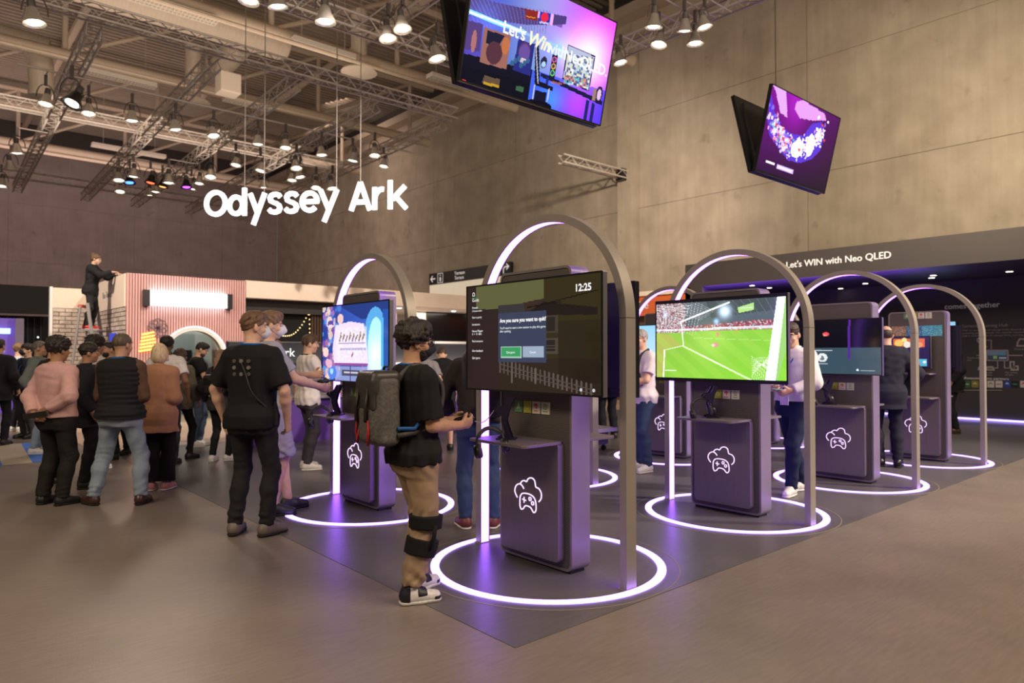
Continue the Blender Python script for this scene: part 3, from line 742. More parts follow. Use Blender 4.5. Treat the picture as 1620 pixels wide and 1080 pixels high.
def make_kiosk(front=True):
    t = thing('gaming_kiosk', '', 'kiosk')
    out = rrect(0, 1.065, .375, 1.045, .055, 6); inn = rrect(0, 1.065, .357, 1.027, .04, 6); XF = .09
    ob('casing', MB().ringprism(out, inn, 0, -XF, XF), M_KM, t, smooth='auto')
    ob('core', MB().box((-.07, -.35, .045), (.07, .35, 2.085)), M_BLK, t)
    ob('plinth', MB().box((-.07, -.34, .003), (.07, .34, .045)), M_BLK, t)
    for s in (1, -1):
        pm = MB().prism(inn, 0, -.083, -.075); ap = MB().prism(rrect(0, .485, .30, .405, .03, 4), 0, -.145, -.084); sh = MB().prism(rrect(-.2725, 0, .1875, .30, .04, 4), 2, .882, .902)
        ic = icon_mb().xf(Matrix.Translation((-.1452, .0, .50)))
        if s < 0: rot180(pm); rot180(ap); rot180(sh); rot180(ic)
        ob('perforated_panel', pm, M_KP, t); a = ob('front_panel', ap, M_KA, t, bevel=.004); ob('shelf', sh, M_KA, t, bevel=.003)
        ob('cloud_gamepad_icon', ic, M_ICON, a)
        if s > 0:
            for i, (n, c) in enumerate(LOGO_COL):
                y0 = .205 - i * .094; z0 = 1.075
                lg = ob('logo_plate', MB().box((-.091, y0 - .082, z0), (-.083, y0, z0 + .085)), mat(n, c, .5), t)
                mk = MB(); fm = lambda u, v, tt: (-.0915 - tt, y0 - .041 - u, z0 + .045 + v)
                if i == 0: ribbon(mk, [(-.012, -.02), (0, .022), (.012, -.02)], .010, fm, .001)
                if i == 1: ribbon(mk, arc(0, 0, .016, 0, 360, 12)[:-1], .006, fm, .001, True)
                if i == 2: ribbon(mk, arc(0, .010, .011, 200, -20, 8), .014, fm, .001); ribbon(mk, [(0, .005), (.006, -.008)], .012, fm, .001); ribbon(mk, [(-.022, -.026), (.022, -.026)], .005, fm, .001)
                if i == 3: ribbon(mk, [(-.012, .026), (.012, .026), (.012, -.008), (-.012, -.008)], .005, fm, .001, True); ribbon(mk, [(0, .02), (0, .0)], .005, fm, .001); ribbon(mk, [(-.022, -.026), (.022, -.026)], .006, fm, .001)
                ob('logo_mark', mk, mat(*[('logo_ink_white', (.6, .65, .55)), ('logo_ink_pale', (.62, .60, .2)), ('logo_ink_red', (.55, .06, .04)), ('logo_ink_green', (.12, .3, .1))][i]), lg)
    return t
def make_tv(w, h, pic, name='television', strength=1., bezel=.012, lip=0., dark=False):
    """flat panel centred on its empty, screen facing -X"""
    t = thing(name, '', 'television')
    ob('panel_frame', MB().prism(rrect(0, 0, w/2, h/2, .006, 2), 0, .004, .045), M_TVB if dark else M_TVE, t)
    ob('bezel', MB().ringprism(rrect(0, 0, w/2, h/2, .006, 2), rrect(0, 0, w/2 - bezel, h/2 - bezel - lip, .004, 2), 0, -.002, .006), M_TVB, t)
    ob('rear_cover', MB().prism(rrect(0, 0, w*.42, h*.42, .02, 3), 0, .045, .075), M_BLK, t)
    ob('wall_mount', MB().box((.07, -.15, -.12), (.15, .15, .12)), M_BLK, t)
    me = pic.mesh('screen', w - 2*bezel, h - 2*bezel - 2*lip, vcol_emission('screen_light_%g' % strength, strength))
    s = ob('screen', me, None, t); s.location = (.002, 0, 0)
    return t, s
def make_arch():
    t = thing('arch_frame', '', 'arch frame')
    hw, th, dp = .74, .055, .048; zc = 2.5 - hw - th/2 - .0
    def path(r): return [(-r, .003)] + [(r*math.cos(R_(180 - k*180/40)), zc + r*math.sin(R_(180 - k*180/40))) for k in range(41)] + [(r, .003)]
    def band(r0, r1, x0, x1):
        mb = MB(); O_, I_ = path(r1), path(r0); n = len(O_)
        vs = [(x0, -p[0], p[1]) for p in O_] + [(x1, -p[0], p[1]) for p in O_] + [(x0, -p[0], p[1]) for p in I_] + [(x1, -p[0], p[1]) for p in I_]; fs = []
        for i in range(n-1):
            j = i+1; fs += [(i, j, n+j, n+i), (2*n+j, 2*n+i, 3*n+i, 3*n+j), (j, i, 2*n+i, 2*n+j), (n+i, n+j, 3*n+j, 3*n+i)]
        fs += [(0, n, 3*n, 2*n), (n-1, 3*n-1, 4*n-1, 2*n-1)]
        return mb.add(vs, fs)
    ob('frame', band(hw - th/2 + .006, hw + th/2, -dp, dp), M_AR, t, smooth='auto')
    for s in (-1, 1): ob('rim', band(hw - th/2, hw - th/2 + .006, s*dp - (.010 if s > 0 else 0), s*dp + (.010 if s < 0 else 0)), M_AR, t, smooth='auto')
    ob('led_strip', band(hw - th/2 + .001, hw - th/2 + .0058, -dp + .010, dp - .010), M_LED, t)
    for s in (-1, 1):
        ob('joint_line', MB().box((-dp - .001, s*hw - th/2 - .001, zc - .0015), (dp + .001, s*hw + th/2 + .001, zc + .0015)), M_BLK, t)
        ob('foot_plate', MB().box((-dp - .01, s*hw - th/2 - .01, .003), (dp + .01, s*hw + th/2 + .01, .009)), M_AR, t)
    return t
def make_ring():
    n = 72; ro, ri = .835, .775
    c = lambda r: [(r*math.cos(2*PI*k/n), r*math.sin(2*PI*k/n)) for k in range(n)]
    t = thing('floor_ring_light', '', 'ring light')
    ob('diffuser', MB().ringprism(c(ro), c(ri), 2, .003, .010), M_LEDR, t)
    ob('outer_edge', MB().ringprism(c(ro + .095), c(ro + .088), 2, .003, .0045), mat('ring_edge', (.30, .24, .17), .5), t)
    return t
def make_headset():
    t = thing('headset', '', 'headset')
    hb = [(0, .085*math.cos(a), .085*math.sin(a)*1.05) for a in np.linspace(-.35, PI + .35, 22)]
    ob('headband', MB().tube(hb, .008, 8), M_BLK, t, smooth=True); ob('headband_pad', MB().tube([(0, .077*math.cos(a), .077*math.sin(a)*1.05) for a in np.linspace(.5, PI - .5, 12)], .010, 8), mat('pad_grey', (.06, .055, .07), .8), t, smooth=True)
    for s in (-1, 1):
        cup = ob('ear_cup', MB().lathe([(.02, -.030), (.036, -.026), (.040, -.006), (.038, 0)], 18, (0, 0, 0), 1), M_BLK, t, smooth=True); cup.location = (0, s*.080, -.045); cup.rotation_euler = (0, 0, 0 if s < 0 else PI); cup.scale = (1, 1, 1.15)
        if s < 0: cup.rotation_euler = (0, 0, 0)
        cu = ob('cushion', MB().tube([(.029*math.cos(a), .006, .029*math.sin(a)) for a in np.linspace(0, 2*PI, 17)[:-1]], .011, 7, closed=True), mat('pad_grey', (.06, .055, .07), .8), cup, smooth=True)
    return t
def make_stand():
    """black bent plate that holds pad and headset on a kiosk shelf"""
    t = thing('controller_stand', '', 'stand')
    o = [(.055, 0), (.035, .05), (.018, .105), (.035, .17), (.062, .235), (.030, .240), (.002, .19), (-.045, .178), (-.055, .165), (-.012, .13), (-.012, .10), (.010, .03), (-.03, .018), (-.03, 0)]
    pl = [(-x, z) for x, z in o]
    m = mat('stand_black', (.016, .012, .03), .35)
    for s in (-1, 1): ob('side_plate', MB().prism([(-.0 + x*1.0, z) for x, z in o], 0, s*.028 - .003, s*.028 + .003), m, t)
    ob('cross_bar', MB().box((-.028, -.006, .10), (.028, .006, .15)).box((-.028, .035, .20), (.028, .045, .235)), m, t)
    ob('foot', MB().box((-.05, -.04, 0), (.05, .07, .008)), m, t)
    for z, y_ in ((.05, .036), (.13, .01), (.19, .02), (.22, .045)):
        ob('bolt', MB().lathe([(.004, 0), (.004, .003)], 8, (-.034, y_, z), 0), M_TVE, t)
    return t
def make_controller():
    g = SDF(.012)
    g.rbox((0, 0, .03), (.048, .030, .017), .014); 
    for s in (-1, 1): g.cone((s*.048, -.002, .030), (s*.062, -.050, .024), .024, .016)
    t = thing('game_controller', '', 'controller')
    g.build('shell', .0055, M_BLK, t)
    for s, y_ in ((-1, .008), (1, -.014)): ob('thumbstick', MB().lathe([(.006, .046), (.006, .054), (.010, .056), (.010, .060)], 10, (s*.027, y_, 0)), M_BLK, t, smooth='auto')
    ob('button_cluster', MB().lathe([(.012, .046), (.012, .050)], 10, (.047, .010, 0)), mat('pad_button', (.15, .15, .16), .4), t)
    return t
# ---------------------------------------------------------------- people
SKIN = dict(light=(.62, .38, .27), mid=(.48, .27, .17), tan=(.36, .19, .11), dark=(.16, .075, .045))
def ik(a, t, l1, l2, hint):
    a = np.array(a, float); t = np.array(t, float); d = t - a; L = np.linalg.norm(d); Lc = min(L, (l1 + l2) * .999)
    d = d / L; t = a + d * Lc
    x = (l1*l1 - l2*l2 + Lc*Lc) / (2*Lc); y = math.sqrt(max(l1*l1 - x*x, 0))
    hn = np.array(hint, float); hn = hn - d * (hn @ d); hn /= np.linalg.norm(hn)
    return a + d*x + hn*y, t
TORSO = [(.78,-.005,.145,.10),(.86,-.01,.172,.118),(.94,-.01,.172,.118),(1.03,0,.150,.105),(1.12,.005,.148,.105),(1.24,.008,.165,.115),(1.33,.005,.178,.118),(1.40,-.005,.178,.108),(1.45,-.012,.150,.090),(1.49,-.015,.090,.07)]
FEM = [(.78,-.005,.15,.105),(.86,-.012,.178,.122),(.94,-.01,.168,.112),(1.03,0,.130,.095),(1.12,.005,.132,.098),(1.24,.018,.150,.120),(1.33,.010,.158,.115),(1.40,-.005,.155,.098),(1.45,-.012,.125,.08),(1.49,-.015,.075,.06)]
def cloth(name, col, bump=.25, rough=.85, noise=.05):
    return mat('cloth_' + name, col, rough, noise=noise, nscale=35, bump=bump, bscale=420, spec=.25)
def person(name_label, pos, face, h=1.75, skin='light', lean=0, roll=0, feet=None, arms=None, head=(0, 0), hair=None, top=None, over=None, legs=None, shoes=None,
           bw=1., fem=False, vox=.011, hipz=.935, eyes=True, extras=None, seed=1, twist=0, zbase=0., beard=None, group=None):
    t = thing('person', name_label, 'person', (pos[0], pos[1], zbase), R_(CAM_YAW + face - 90), group)
    sc = h / 1.75; t.scale = (sc, sc, sc)
    sk = mat('skin_' + skin, SKIN[skin], .55, noise=.08, nscale=30, spec=.35)
    lev = [(z, c, rx * bw, ry * (1 + (bw - 1) * 1.3)) for z, c, rx, ry in (FEM if fem else TORSO)]
    shw = (.150 if fem else .170) * (1 + (bw - 1) * .6)
    O = np.array([0, 0, .95]); RL = rotm(rx=-lean, ry=roll, rz=twist)
    up = lambda p: O + RL @ (np.array(p, float) - O)
    J = {}
    feet = feet or [(-.11, 0, 8), (.11, 0, -8)]
    for s, (fx, fy, fyaw) in zip((-1, 1), feet):
        hp = np.array([s * .09 * (1 + (bw - 1) * .5), 0, hipz - .01]); an = np.array([fx, fy - .03, .085])
        kn, an = ik(hp, an, .43, .425, (math.sin(-R_(fyaw)) * .4 + .05 * s, 1, 0))
        J[s, 'hip'], J[s, 'knee'], J[s, 'ankle'], J[s, 'yaw'] = hp, kn, an, fyaw
    arms = arms or {}
    for s in (-1, 1):
        A = arms.get(s, {})
        sh = up((s * shw, -.005, 1.402))
        tg = up(A.get('wr', (s * .27, .05, .93)))
        el, wr = ik(sh, tg, .295, .255, RL @ np.array(A.get('el', (s * .5, -1, -.2)), float))
        f = wr - el; f /= np.linalg.norm(f)
        if 'hd' in A: f = RL @ np.array(A['hd'], float); f /= np.linalg.norm(f)
        pn = RL @ np.array(A.get('pn', (-s, 0, 0)), float); pn = pn - f * (pn @ f); pn /= np.linalg.norm(pn)
        J[s, 'sh'], J[s, 'el'], J[s, 'wr'], J[s, 'f'], J[s, 'pn'], J[s, 'curl'] = sh, el, wr, f, pn, A.get('curl', 28)
    nb = up((0, -.02, 1.475)); hc = up((0, .02, 1.632))
    RH = RL @ rotm(rx=-head[1], rz=head[0])
    hc = nb + (RL @ rotm(rx=-head[1] * .6)) @ np.array([0, .035, .158])
    H = lambda p: hc + RH @ np.array(p, float)
    # --- the body: one continuous skin
    b = SDF(.018)
    b.ell(H((0, -.012, .025)), (.073, .093, .088), RH); b.ell(H((0, .022, -.048)), (.054, .066, .062), RH, .03)
    b.ell(H((0, .062, -.095)), (.022, .02, .018), RH, .02)
    b.cone(H((0, .088, .018)), H((0, .106, -.022)), .009, .0135, k=.012)
    b.ell(H((0, .084, -.058)), (.024, .012, .011), RH, .01)
    for s in (-1, 1):
        b.ell(H((s * .075, -.008, -.012)), (.010, .021, .032), RH @ rotm(rz=s * 22), .006)
        b.ell(H((s * .034, .072, .03)), (.025, .014, .010), RH, .015)
        b.ell(H((s * .04, .06, -.03)), (.022, .018, .02), RH, .02)
        b.sub_ell(H((s * .031, .094, .008)), (.017, .012, .010), RH)
    b.cone(nb - RL @ np.array([0, 0, .03]), H((0, -.02, -.05)), .058 if not fem else .048, .052 if not fem else .044, k=.03)
    b.loft(lev, (O, RL), -.03 if top else -.012, zlo=.84, k=.03)
    for s in (-1, 1):
        sh, el, wr, f, pn = (J[s, q] for q in ('sh', 'el', 'wr', 'f', 'pn'))
        m = .86 if fem else 1.
        b.ell(sh, (.058 * m,) * 3, k=.04); b.cone(sh, el, .050 * m, .041 * m); mid = el * .68 + wr * .32
        b.cone(el, mid, .040 * m, .043 * m); b.cone(mid, wr, .042 * m, .027 * m)
        sd = np.cross(pn, f)
        b.cone(wr - f * .01, wr + f * .025, .028 * m, .033 * m, side=pn, asp=.62, k=.015)
        b.cone(wr + f * .02, wr + f * .075, .036 * m, .040 * m, side=pn, asp=.42, k=.01)
        cu = R_(J[s, 'curl'])
        for i, (o, L) in enumerate(((-.031, .062), (-.0105, .074), (.0105, .080), (.031, .070))):
            if s > 0: pass
            o2 = o if s < 0 else o            # little finger .. index along the side vector
            sgn = 1 if s < 0 else -1
            k0 = wr + f * (.088 - abs(o) * .12) + sd * o2 * sgn
            d1 = f * math.cos(cu) + pn * math.sin(cu) + sd * o2 * sgn * 1.5; d1 /= np.linalg.norm(d1)
            d2 = f * math.cos(cu * 2.1) + pn * math.sin(cu * 2.1); d3 = f * math.cos(cu * 2.9) + pn * math.sin(cu * 2.9)
            k1 = k0 + d1 * L * .5; k2 = k1 + d2 * L * .32; k3 = k2 + d3 * L * .25
            b.chain([k0 - f * .012, k0, k1, k2, k3], [.0095, .0095, .0088, .008, .0068], k=.003)
        sgn = 1 if s < 0 else -1
        tb = wr + f * .028 + sd * sgn * .028; td = f * .62 + sd * sgn * .62 + pn * .45; td /= np.linalg.norm(td)
        t2 = f * .9 + sd * sgn * .1 + pn * .5; t2 /= np.linalg.norm(t2)
        b.chain([tb, tb + td * .038, tb + td * .038 + t2 * .032], [.015, .0115, .009], k=.008)
        hp, kn, an = J[s, 'hip'], J[s, 'knee'], J[s, 'ankle']
        lq = .74 if legs and legs.get('hem', .075) < .3 else 1.
        if lq == 1: hp = hp - np.array([0, 0, .06])
        b.cone(hp, kn, .083 * lq, .054 * lq, k=.03); cf = kn * .68 + an * .32 + np.array([0, -.018, 0])
        b.cone(kn, cf, .050 * lq, .055 * lq); b.cone(cf, an, .054 * lq, .036)
        yv = rotm(rz=J[s, 'yaw'])
        b.cone(an + yv @ np.array([0, -.02, -.045]), an + yv @ np.array([0, .13, -.055]), .033, .027)
    b.build('body', vox, sk, t)
    if eyes:
        for s in (-1, 1):
            eo = ob('eye', MB().add(*sphere(H((s * .031, .0785, .007)), .0095, 8, 6)), mat('eye_white', (.55, .50, .46), .25), t, smooth=True)
            ob('iris', MB().add(*sphere(H((s * .031, .0855, .007)), .0046, 6, 4)), mat('iris_brown', (.03, .018, .01), .2), eo, smooth=True)
            bw_ = MB().tube([H((s * .014, .092, .026)), H((s * .032, .092, .032)), H((s * .05, .080, .027))], .0042, 5); ob('eyebrow', bw_, mat('brow_dark', (.035, .022, .015), .7), t, smooth=True)
    hcol = None
    if hair:
        hk, hcol = hair[0], hair[1]
        hm = mat('hair_%d_%d_%d' % tuple(int(c * 255) for c in hcol), hcol, .5, noise=.35, nscale=60, bump=.6, bscale=180, spec=.4, stretch=(1, 1, .25))
        g = SDF(.02)
        n1 = RH @ np.array([0, .62, -.78]); n2 = RH @ np.array([0, .55, -.83])
        if hk == 'short':
            g.ell(H((0, -.012, .028)), (.0775, .0975, .0915), RH); g.ell(H((0, -.004, .078)), (.068, .086, .052), RH, .03); g.ell(H((0, .048, .092)), (.05, .045, .032), RH, .03); g.cut(n2, H((0, .07, .036))); g.wr = folds(seed, .003, .035)
        elif hk == 'crew':
            g.ell(H((0, -.014, .033)), (.078, .098, .089), RH); g.cut(n1, H((0, .072, .05))); g.wr = folds(seed, .0015, .03)
        elif hk == 'curly':
            g.ell(H((0, -.025, .055)), (.103, .118, .098), RH); g.ell(H((0, .035, .10)), (.075, .065, .05), RH, .03)
            rg = np.random.RandomState(seed)
            for i in range(70):
                v = rg.normal(size=3); v /= np.linalg.norm(v)
                c = np.array([0, -.02, .055]) + v * np.array([.100, .114, .098]); g.ell(H(c), (.019,) * 3, k=.006)
            g.cut(RH @ np.array([0, .55, -.83]), H((0, .085, .035))); g.wr = folds(seed, .004, .022)
        elif hk == 'messy':
            g.ell(H((0, -.014, .032)), (.080, .100, .092), RH); g.ell(H((0, -.012, .07)), (.078, .095, .066), RH, .03)
            rg = np.random.RandomState(seed)
            for i in range(40):
                v = rg.normal(size=3); v /= np.linalg.norm(v); v[2] = abs(v[2]) - .2; c = np.array([0, -.014, .045]) + v * np.array([.078, .094, .088]); g.ell(H(c), (.018,) * 3, k=.012)
            g.cut(n2, H((0, .076, .034))); g.wr = folds(seed, .003, .03)
        elif hk == 'bald':
            g.ell(H((0, -.016, .02)), (.079, .097, .085), RH); g.cut(n1, H((0, .03, .01))); g.cut(RH @ np.array([0, .25, 1.]), H((0, -.02, .045)))
        elif hk in ('long', 'bob', 'bun', 'tail'):
            g.ell(H((0, -.016, .038)), (.085, .104, .094), RH); g.ell(H((0, -.05, .0)), (.08, .07, .09), RH, .03)
            if hk == 'long':
                for s in (-1, 0, 1): g.chain([H((s * .045, -.06, .02)), H((s * .055, -.085, -.10)), up((s * .07, -.135, 1.36)), up((s * .06, -.15, 1.20))], [.05, .05, .05, .03], k=.03)
                for s in (-1, 1): g.cone(H((s * .06, -.01, .04)), H((s * .075, -.01, -.15)), .026, .026)
            if hk == 'bob':
                g.ell(H((0, -.035, -.04)), (.09, .078, .085), RH, .03)
                for s in (-1, 1): g.cone(H((s * .07, .01, .03)), H((s * .075, .02, -.07)), .022, .02)
            if hk == 'bun': g.ell(H((0, -.10, .085)), (.04,) * 3, k=.01)
            if hk == 'tail': g.chain([H((0, -.10, .03)), H((0, -.14, -.06)), up((0, -.15, 1.33))], [.03, .035, .015])
            if hk == 'bun': g.cut(n1, H((0, .07, .04)))
            else: g.sub_ell(H((0, .085, -.045)), (.062, .075, .088), RH)
            g.wr = folds(seed, .003, .03, (1, .3, 0))
        g.jit = folds(seed + 21, .006, .045)
        g.build('hair', max(.0055, vox * .72), hm, t)
    if beard:
        g = SDF(.02); g.ell(H((0, .028, -.062)), (.057, .068, .06), RH); g.cut(RH @ np.array([0, -.3, 1.]), H((0, .06, -.035))); g.wr = folds(seed, .002, .02)
        g.sub_ell(H((0, .10, -.05)), (.025, .03, .02), RH)
        g.build('beard', max(.006, vox * .75), mat('beard_%s' % beard, {'dark': (.02, .015, .012), 'brown': (.08, .045, .025)}[beard], .8), t)
    # --- clothing
    def garment(spec, nm=None):
        kind = spec.get('kind', 'tee'); gr = spec.get('grow', .016); hem = spec.get('hem', .86); sl = spec.get('sleeve', .62)
        g = SDF(.03)
        lv = [list(r) for r in lev]
        belly = spec.get('belly', 0)
        for r in lv:
            if r[0] <= 1.24 and r[0] > .9: r[2] += .006 + belly; r[3] += .005 + belly; r[1] += belly * .7
            if r[0] <= .96: r[2] += .010 + spec.get('hipx', 0); r[3] += .012 + spec.get('hipx', 0)
            if r[0] > 1.35: r[2] += .004
        zl = hem
        if hem < .78:
            fl = spec.get('flare', .0); r0 = lv[0]; lv = [[hem - .02, r0[1], r0[2] + .03 + fl, r0[3] + .03 + fl]] + [[r[0], r[1], max(r[2], r0[2] + .02 + fl * .5), r[3] + .01] if r[0] < 1.0 else r for r in lv]
        g.loft(lv, (O, RL), gr, zlo=zl, zhi=1.488)
        for s in (-1, 1): g.cone(up((0, -.015, 1.470)), up((s * .135, -.012, 1.425)), .026 + gr, .026 + gr, k=.04)
        if sl > 0:
            for s in (-1, 1):
                sh, el, wr = J[s, 'sh'], J[s, 'el'], J[s, 'wr']
                lo = spec.get('loose', .012)
                g.ell(sh - np.array([0, 0, .004]), (.052 + gr,) * 3, k=.045)
                if sl <= 1:
                    e = sh + (el - sh) * sl; g.cone(sh, e, .050 + gr, .044 + gr + lo, 1)
                else:
                    e = el + (wr - el) * (sl - 1); g.cone(sh, el, .049 + gr, .040 + gr + lo * .6); g.cone(el, e, .040 + gr + lo * .6, .030 + gr + lo * .3, 1)
        if spec.get('neck', True): g.sub_ell(H((0, -.01, -.115)), (.078, .082, .05), RH)
        if kind in ('jacket', 'coat') and spec.get('open', 0):
            g.sub_ell(up((0, .16, 1.32)), (.035 + spec['open'] * .05, .10, .17), RL)
        g.wr = folds(seed + 3, spec.get('fold', .0038), spec.get('wl', .10), spec.get('fdir', (.45, .2, .45)))
        o = g.build(nm or spec.get('name', 'shirt'), spec.get('vox', vox * .95), cloth(spec['m'], spec['col'], rough=spec.get('rough', .85)), t)
        if spec.get('collar'):
            c = SDF(.01); up0 = RL @ np.array([0, 0, 1.])
            a = nb + up0 * -.012 + RL @ np.array([0, .004, 0]); c.cone(a, a + up0 * .05 + RL @ np.array([0, -.004, 0]), .074, .066, 3); c.sub_ell(H((0, .06, -.11)), (.03, .06, .05), RH)
            c.build('collar', max(.006, vox * .7), cloth(spec['m'], spec['col']), o)
        return o
    so = garment(top) if top else None
    if over: garment(over)
    if legs:
        g = SDF(.03); ft = legs.get('fit', 1.); hem = legs.get('hem', .075); zt = legs.get('top', min(1.0, (top or {}).get('hem', .86) + .06) if not (top or {}).get('tucked') else 1.0)
        g.loft([(z, c, rx * (1 + .03 * ft), ry * (1 + .03 * ft)) for z, c, rx, ry in lev], None, .010, zlo=.80, zhi=zt)
        for s in (-1, 1):
            hp, kn, an = J[s, 'hip'], J[s, 'knee'], J[s, 'ankle']
            a0 = hp + np.array([0, 0, -.02])
            cf = kn * .65 + an * .35 + np.array([0, -.01, 0])
            kr, cr, hr = .064 * ft, .064 * ft, legs.get('hemr', .055) * (ft if 'hemr' not in legs else 1)
            if hem > kn[2] - .02:
                e = a0 + (kn - a0) * ((a0[2] - hem) / (a0[2] - kn[2])); g.cone(a0, e, .098 * (1 + (ft - 1) * .4), .088 * ft, 1, k=.045)
            else:
                g.cone(a0, kn, .097 * (1 + (ft - 1) * .4), kr, k=.045); e = cf + (an - cf) * min(1, max(0, (cf[2] - hem) / (cf[2] - an[2])))
                g.cone(kn, cf, kr, cr); g.cone(cf, e, cr, hr, 1)
        fz = folds(seed + 9, .0036 * legs.get('fold', 1.), .12, (.35, .3, .45))
        fk = folds(seed + 5, .0055 * legs.get('fold', 1.), .065, (.35, .3, .8))
        kz = (J[1, 'knee'][2] + J[-1, 'knee'][2]) / 2
        g.wr = lambda P: fz(P) + fk(P) * (np.exp(-((P[:, 2] - hem - .06) / .09) ** 2) + .5 * np.exp(-((P[:, 2] - kz) / .10) ** 2))
        lo_ = g.build(legs.get('name', 'trousers'), vox, cloth(legs['m'], legs['col']), t)
        if legs.get('belt'):
            bl = SDF(.01); bl.loft([(z, c, rx * 1.03, ry * 1.03) for z, c, rx, ry in lev], None, .018, zlo=zt - .045, zhi=zt - .008); bl.build('belt', max(.007, vox * .8), mat('belt_leather', (.012, .010, .009), .45), t)
    if shoes:
        for s in (-1, 1):
            an = J[s, 'ankle']; yv = rotm(rz=J[s, 'yaw']); A = lambda p: np.array([an[0], an[1], 0]) + yv @ np.array(p, float)
            zl = max(0, an[2] - .085)
            up_ = np.array([0, 0, zl]); ht = shoes.get('high', 0)
            g = SDF(.03); g.cone(A((0, -.028, .055)) + up_, A((0, .05, .055)) + up_, .042, .042); g.cone(A((0, .05, .05)) + up_, A((.004 * s, .152, .036)) + up_, .044, .037)
            g.cone(A((0, -.015, .05)) + up_, A((0, -.005, .095 + ht)) + up_, .045, .046, 1); g.cut((0, 0, -1), (0, 0, zl + .012))
            if shoes.get('overlay'):
                import copy
                for nm_, y0_, y1_ in (('heel_overlay', -.2, -.012), ('lace_panel', .035, .098), ('toe_rim', .142, .3)):
                    v_ = SDF(.03); v_.p = list(g.p); v_.wr = lambda P: -.0025 + 0*P[:, 0]; v_.cuts = list(g.cuts)
                    fw = yv @ np.array([0, 1., 0]); v_.cut(fw, A((0, y1_, 0))); v_.cut(-fw, A((0, y0_, 0)))
                    if nm_ == 'lace_panel': v_.cut((0, 0, -1), (0, 0, zl + .052))
                    if nm_ == 'toe_rim': v_.cut((0, 0, 1), (0, 0, zl + .045))
                    v_.build(nm_, .006, mat('shoe_overlay', shoes['overlay'], .5), t)
            o = g.build('shoe', max(.006, vox * .75), mat('shoe_' + shoes['m'], shoes['col'], shoes.get('rough', .5), noise=.1, nscale=40), t)
            q = SDF(.02); q.cone(A((0, -.03, .03)) + up_, A((0, .05, .03)) + up_, .047, .046); q.cone(A((0, .05, .03)) + up_, A((.004 * s, .155, .03)) + up_, .048, .042)
            q.cut((0, 0, -1), (0, 0, zl + .001)); q.cut((0, 0, 1), (0, 0, zl + shoes.get('sole_h', .022)))
            q.build('sole', max(.006, vox * .75), mat('sole_' + shoes.get('sole', 'black'), {'black': (.012, .012, .012), 'white': (.7, .68, .66), 'brown': (.05, .025, .015)}[shoes.get('sole', 'black')], .7), o)
    ctx = dict(t=t, H=H, RH=RH, up=up, RL=RL, J=J, nb=nb, hc=hc, lev=lev, vox=vox, O=O)
    for ex in (extras or []): ex(ctx)
    return ctx
def sphere(c, r, n=10, m=7):
    vs = []; fs = []
    r3 = r if isinstance(r, (tuple, list)) else (r, r, r)
    for i in range(m + 1):
        th = PI * i / m
        for k in range(n):
            a = 2*PI*k/n; vs.append((c[0] + r3[0]*math.sin(th)*math.cos(a), c[1] + r3[1]*math.sin(th)*math.sin(a), c[2] + r3[2]*math.cos(th)))
    for i in range(m):
        for k in range(n):
            l = (k+1) % n; fs.append((i*n+k, (i+1)*n+k, (i+1)*n+l, i*n+l))
    return vs, fs
def worn(name, label, cat, c):
    t = thing(name, label, cat, c['t'].location, c['t'].rotation_euler[2]); t.scale = c['t'].scale; return t
# --- accessories
def mask(col, nm):
    def f(c):
        g = SDF(.015); H, RH = c['H'], c['RH']
        g.ell(H((0, .060, -.045)), (.056, .056, .052), RH); g.cone(H((0, .10, .0)), H((0, .118, -.035)), .016, .018, k=.03)
        g.cut(RH @ np.array([0, -1., 0]), H((0, .045, 0))); g.build('face_mask', .006, mat('mask_' + nm, col, .8), c['t'])
        for s in (-1, 1):
            ob('ear_loop', MB().tube([H((s * .055, .05, -.02)), H((s * .083, -.02, -.015)), H((s * .055, .05, -.07))], .0018, 5), mat('mask_' + nm, col, .8), c['t'])
    return f
def glasses(c):
    H = c['H']; m = MB()
    for s in (-1, 1):
        m.tube([H((s * .033 + .024 * math.cos(a), .108, .008 + .019 * math.sin(a))) for a in np.linspace(0, 2*PI, 13)[:-1]], .0022, 5, closed=True)
        m.bar(H((s * .057, .106, .012)), H((s * .08, -.01, .012)), .002, 5)
    m.bar(H((-.009, .109, .01)), H((.009, .109, .01)), .002, 5)
    ob('glasses', m, mat('glasses_black', (.01, .01, .01), .3), c['t'], smooth=True)
def lanyard(col, nm, badge=False, front=.0, r=.008):
    def f(c):
        up = c['up']; m = MB(); pts = []
        for a in np.linspace(-PI, PI, 25)[:-1]:
            x, y = .088 * math.sin(a), -.01 - .082 * math.cos(a)
            z = 1.495 - (.10 if y > .02 else .03) * max(0, (y + .02) / .09)
            pts.append(up((x, y + .005, z)))
        m.tube(pts, r, 6, closed=True)
        lo = c['lev'][5][3] + .045
        if front:
            for s in (-1, 1): m.tube([up((s * .075, .06, 1.45)), up((s * .055, lo + .005, 1.33)), up((s * .008, lo + .012, 1.33 - front))], r * .8, 5)
        o = ob('lanyard', m, cloth('lanyard_' + nm, col), c['t'], smooth=True)
        if badge:
            z = 1.33 - front; b = MB(); 
            M = Matrix.Translation(Vector(up((0, lo + .02, z - .07)))) @ Matrix(c['RL'].tolist()).to_4x4()
            b.box((-.045, -.003, -.065), (.045, .003, .065)); b.xf(M); ob('badge', b, mat('badge_card', (.75, .74, .72), .4), o)
    return f
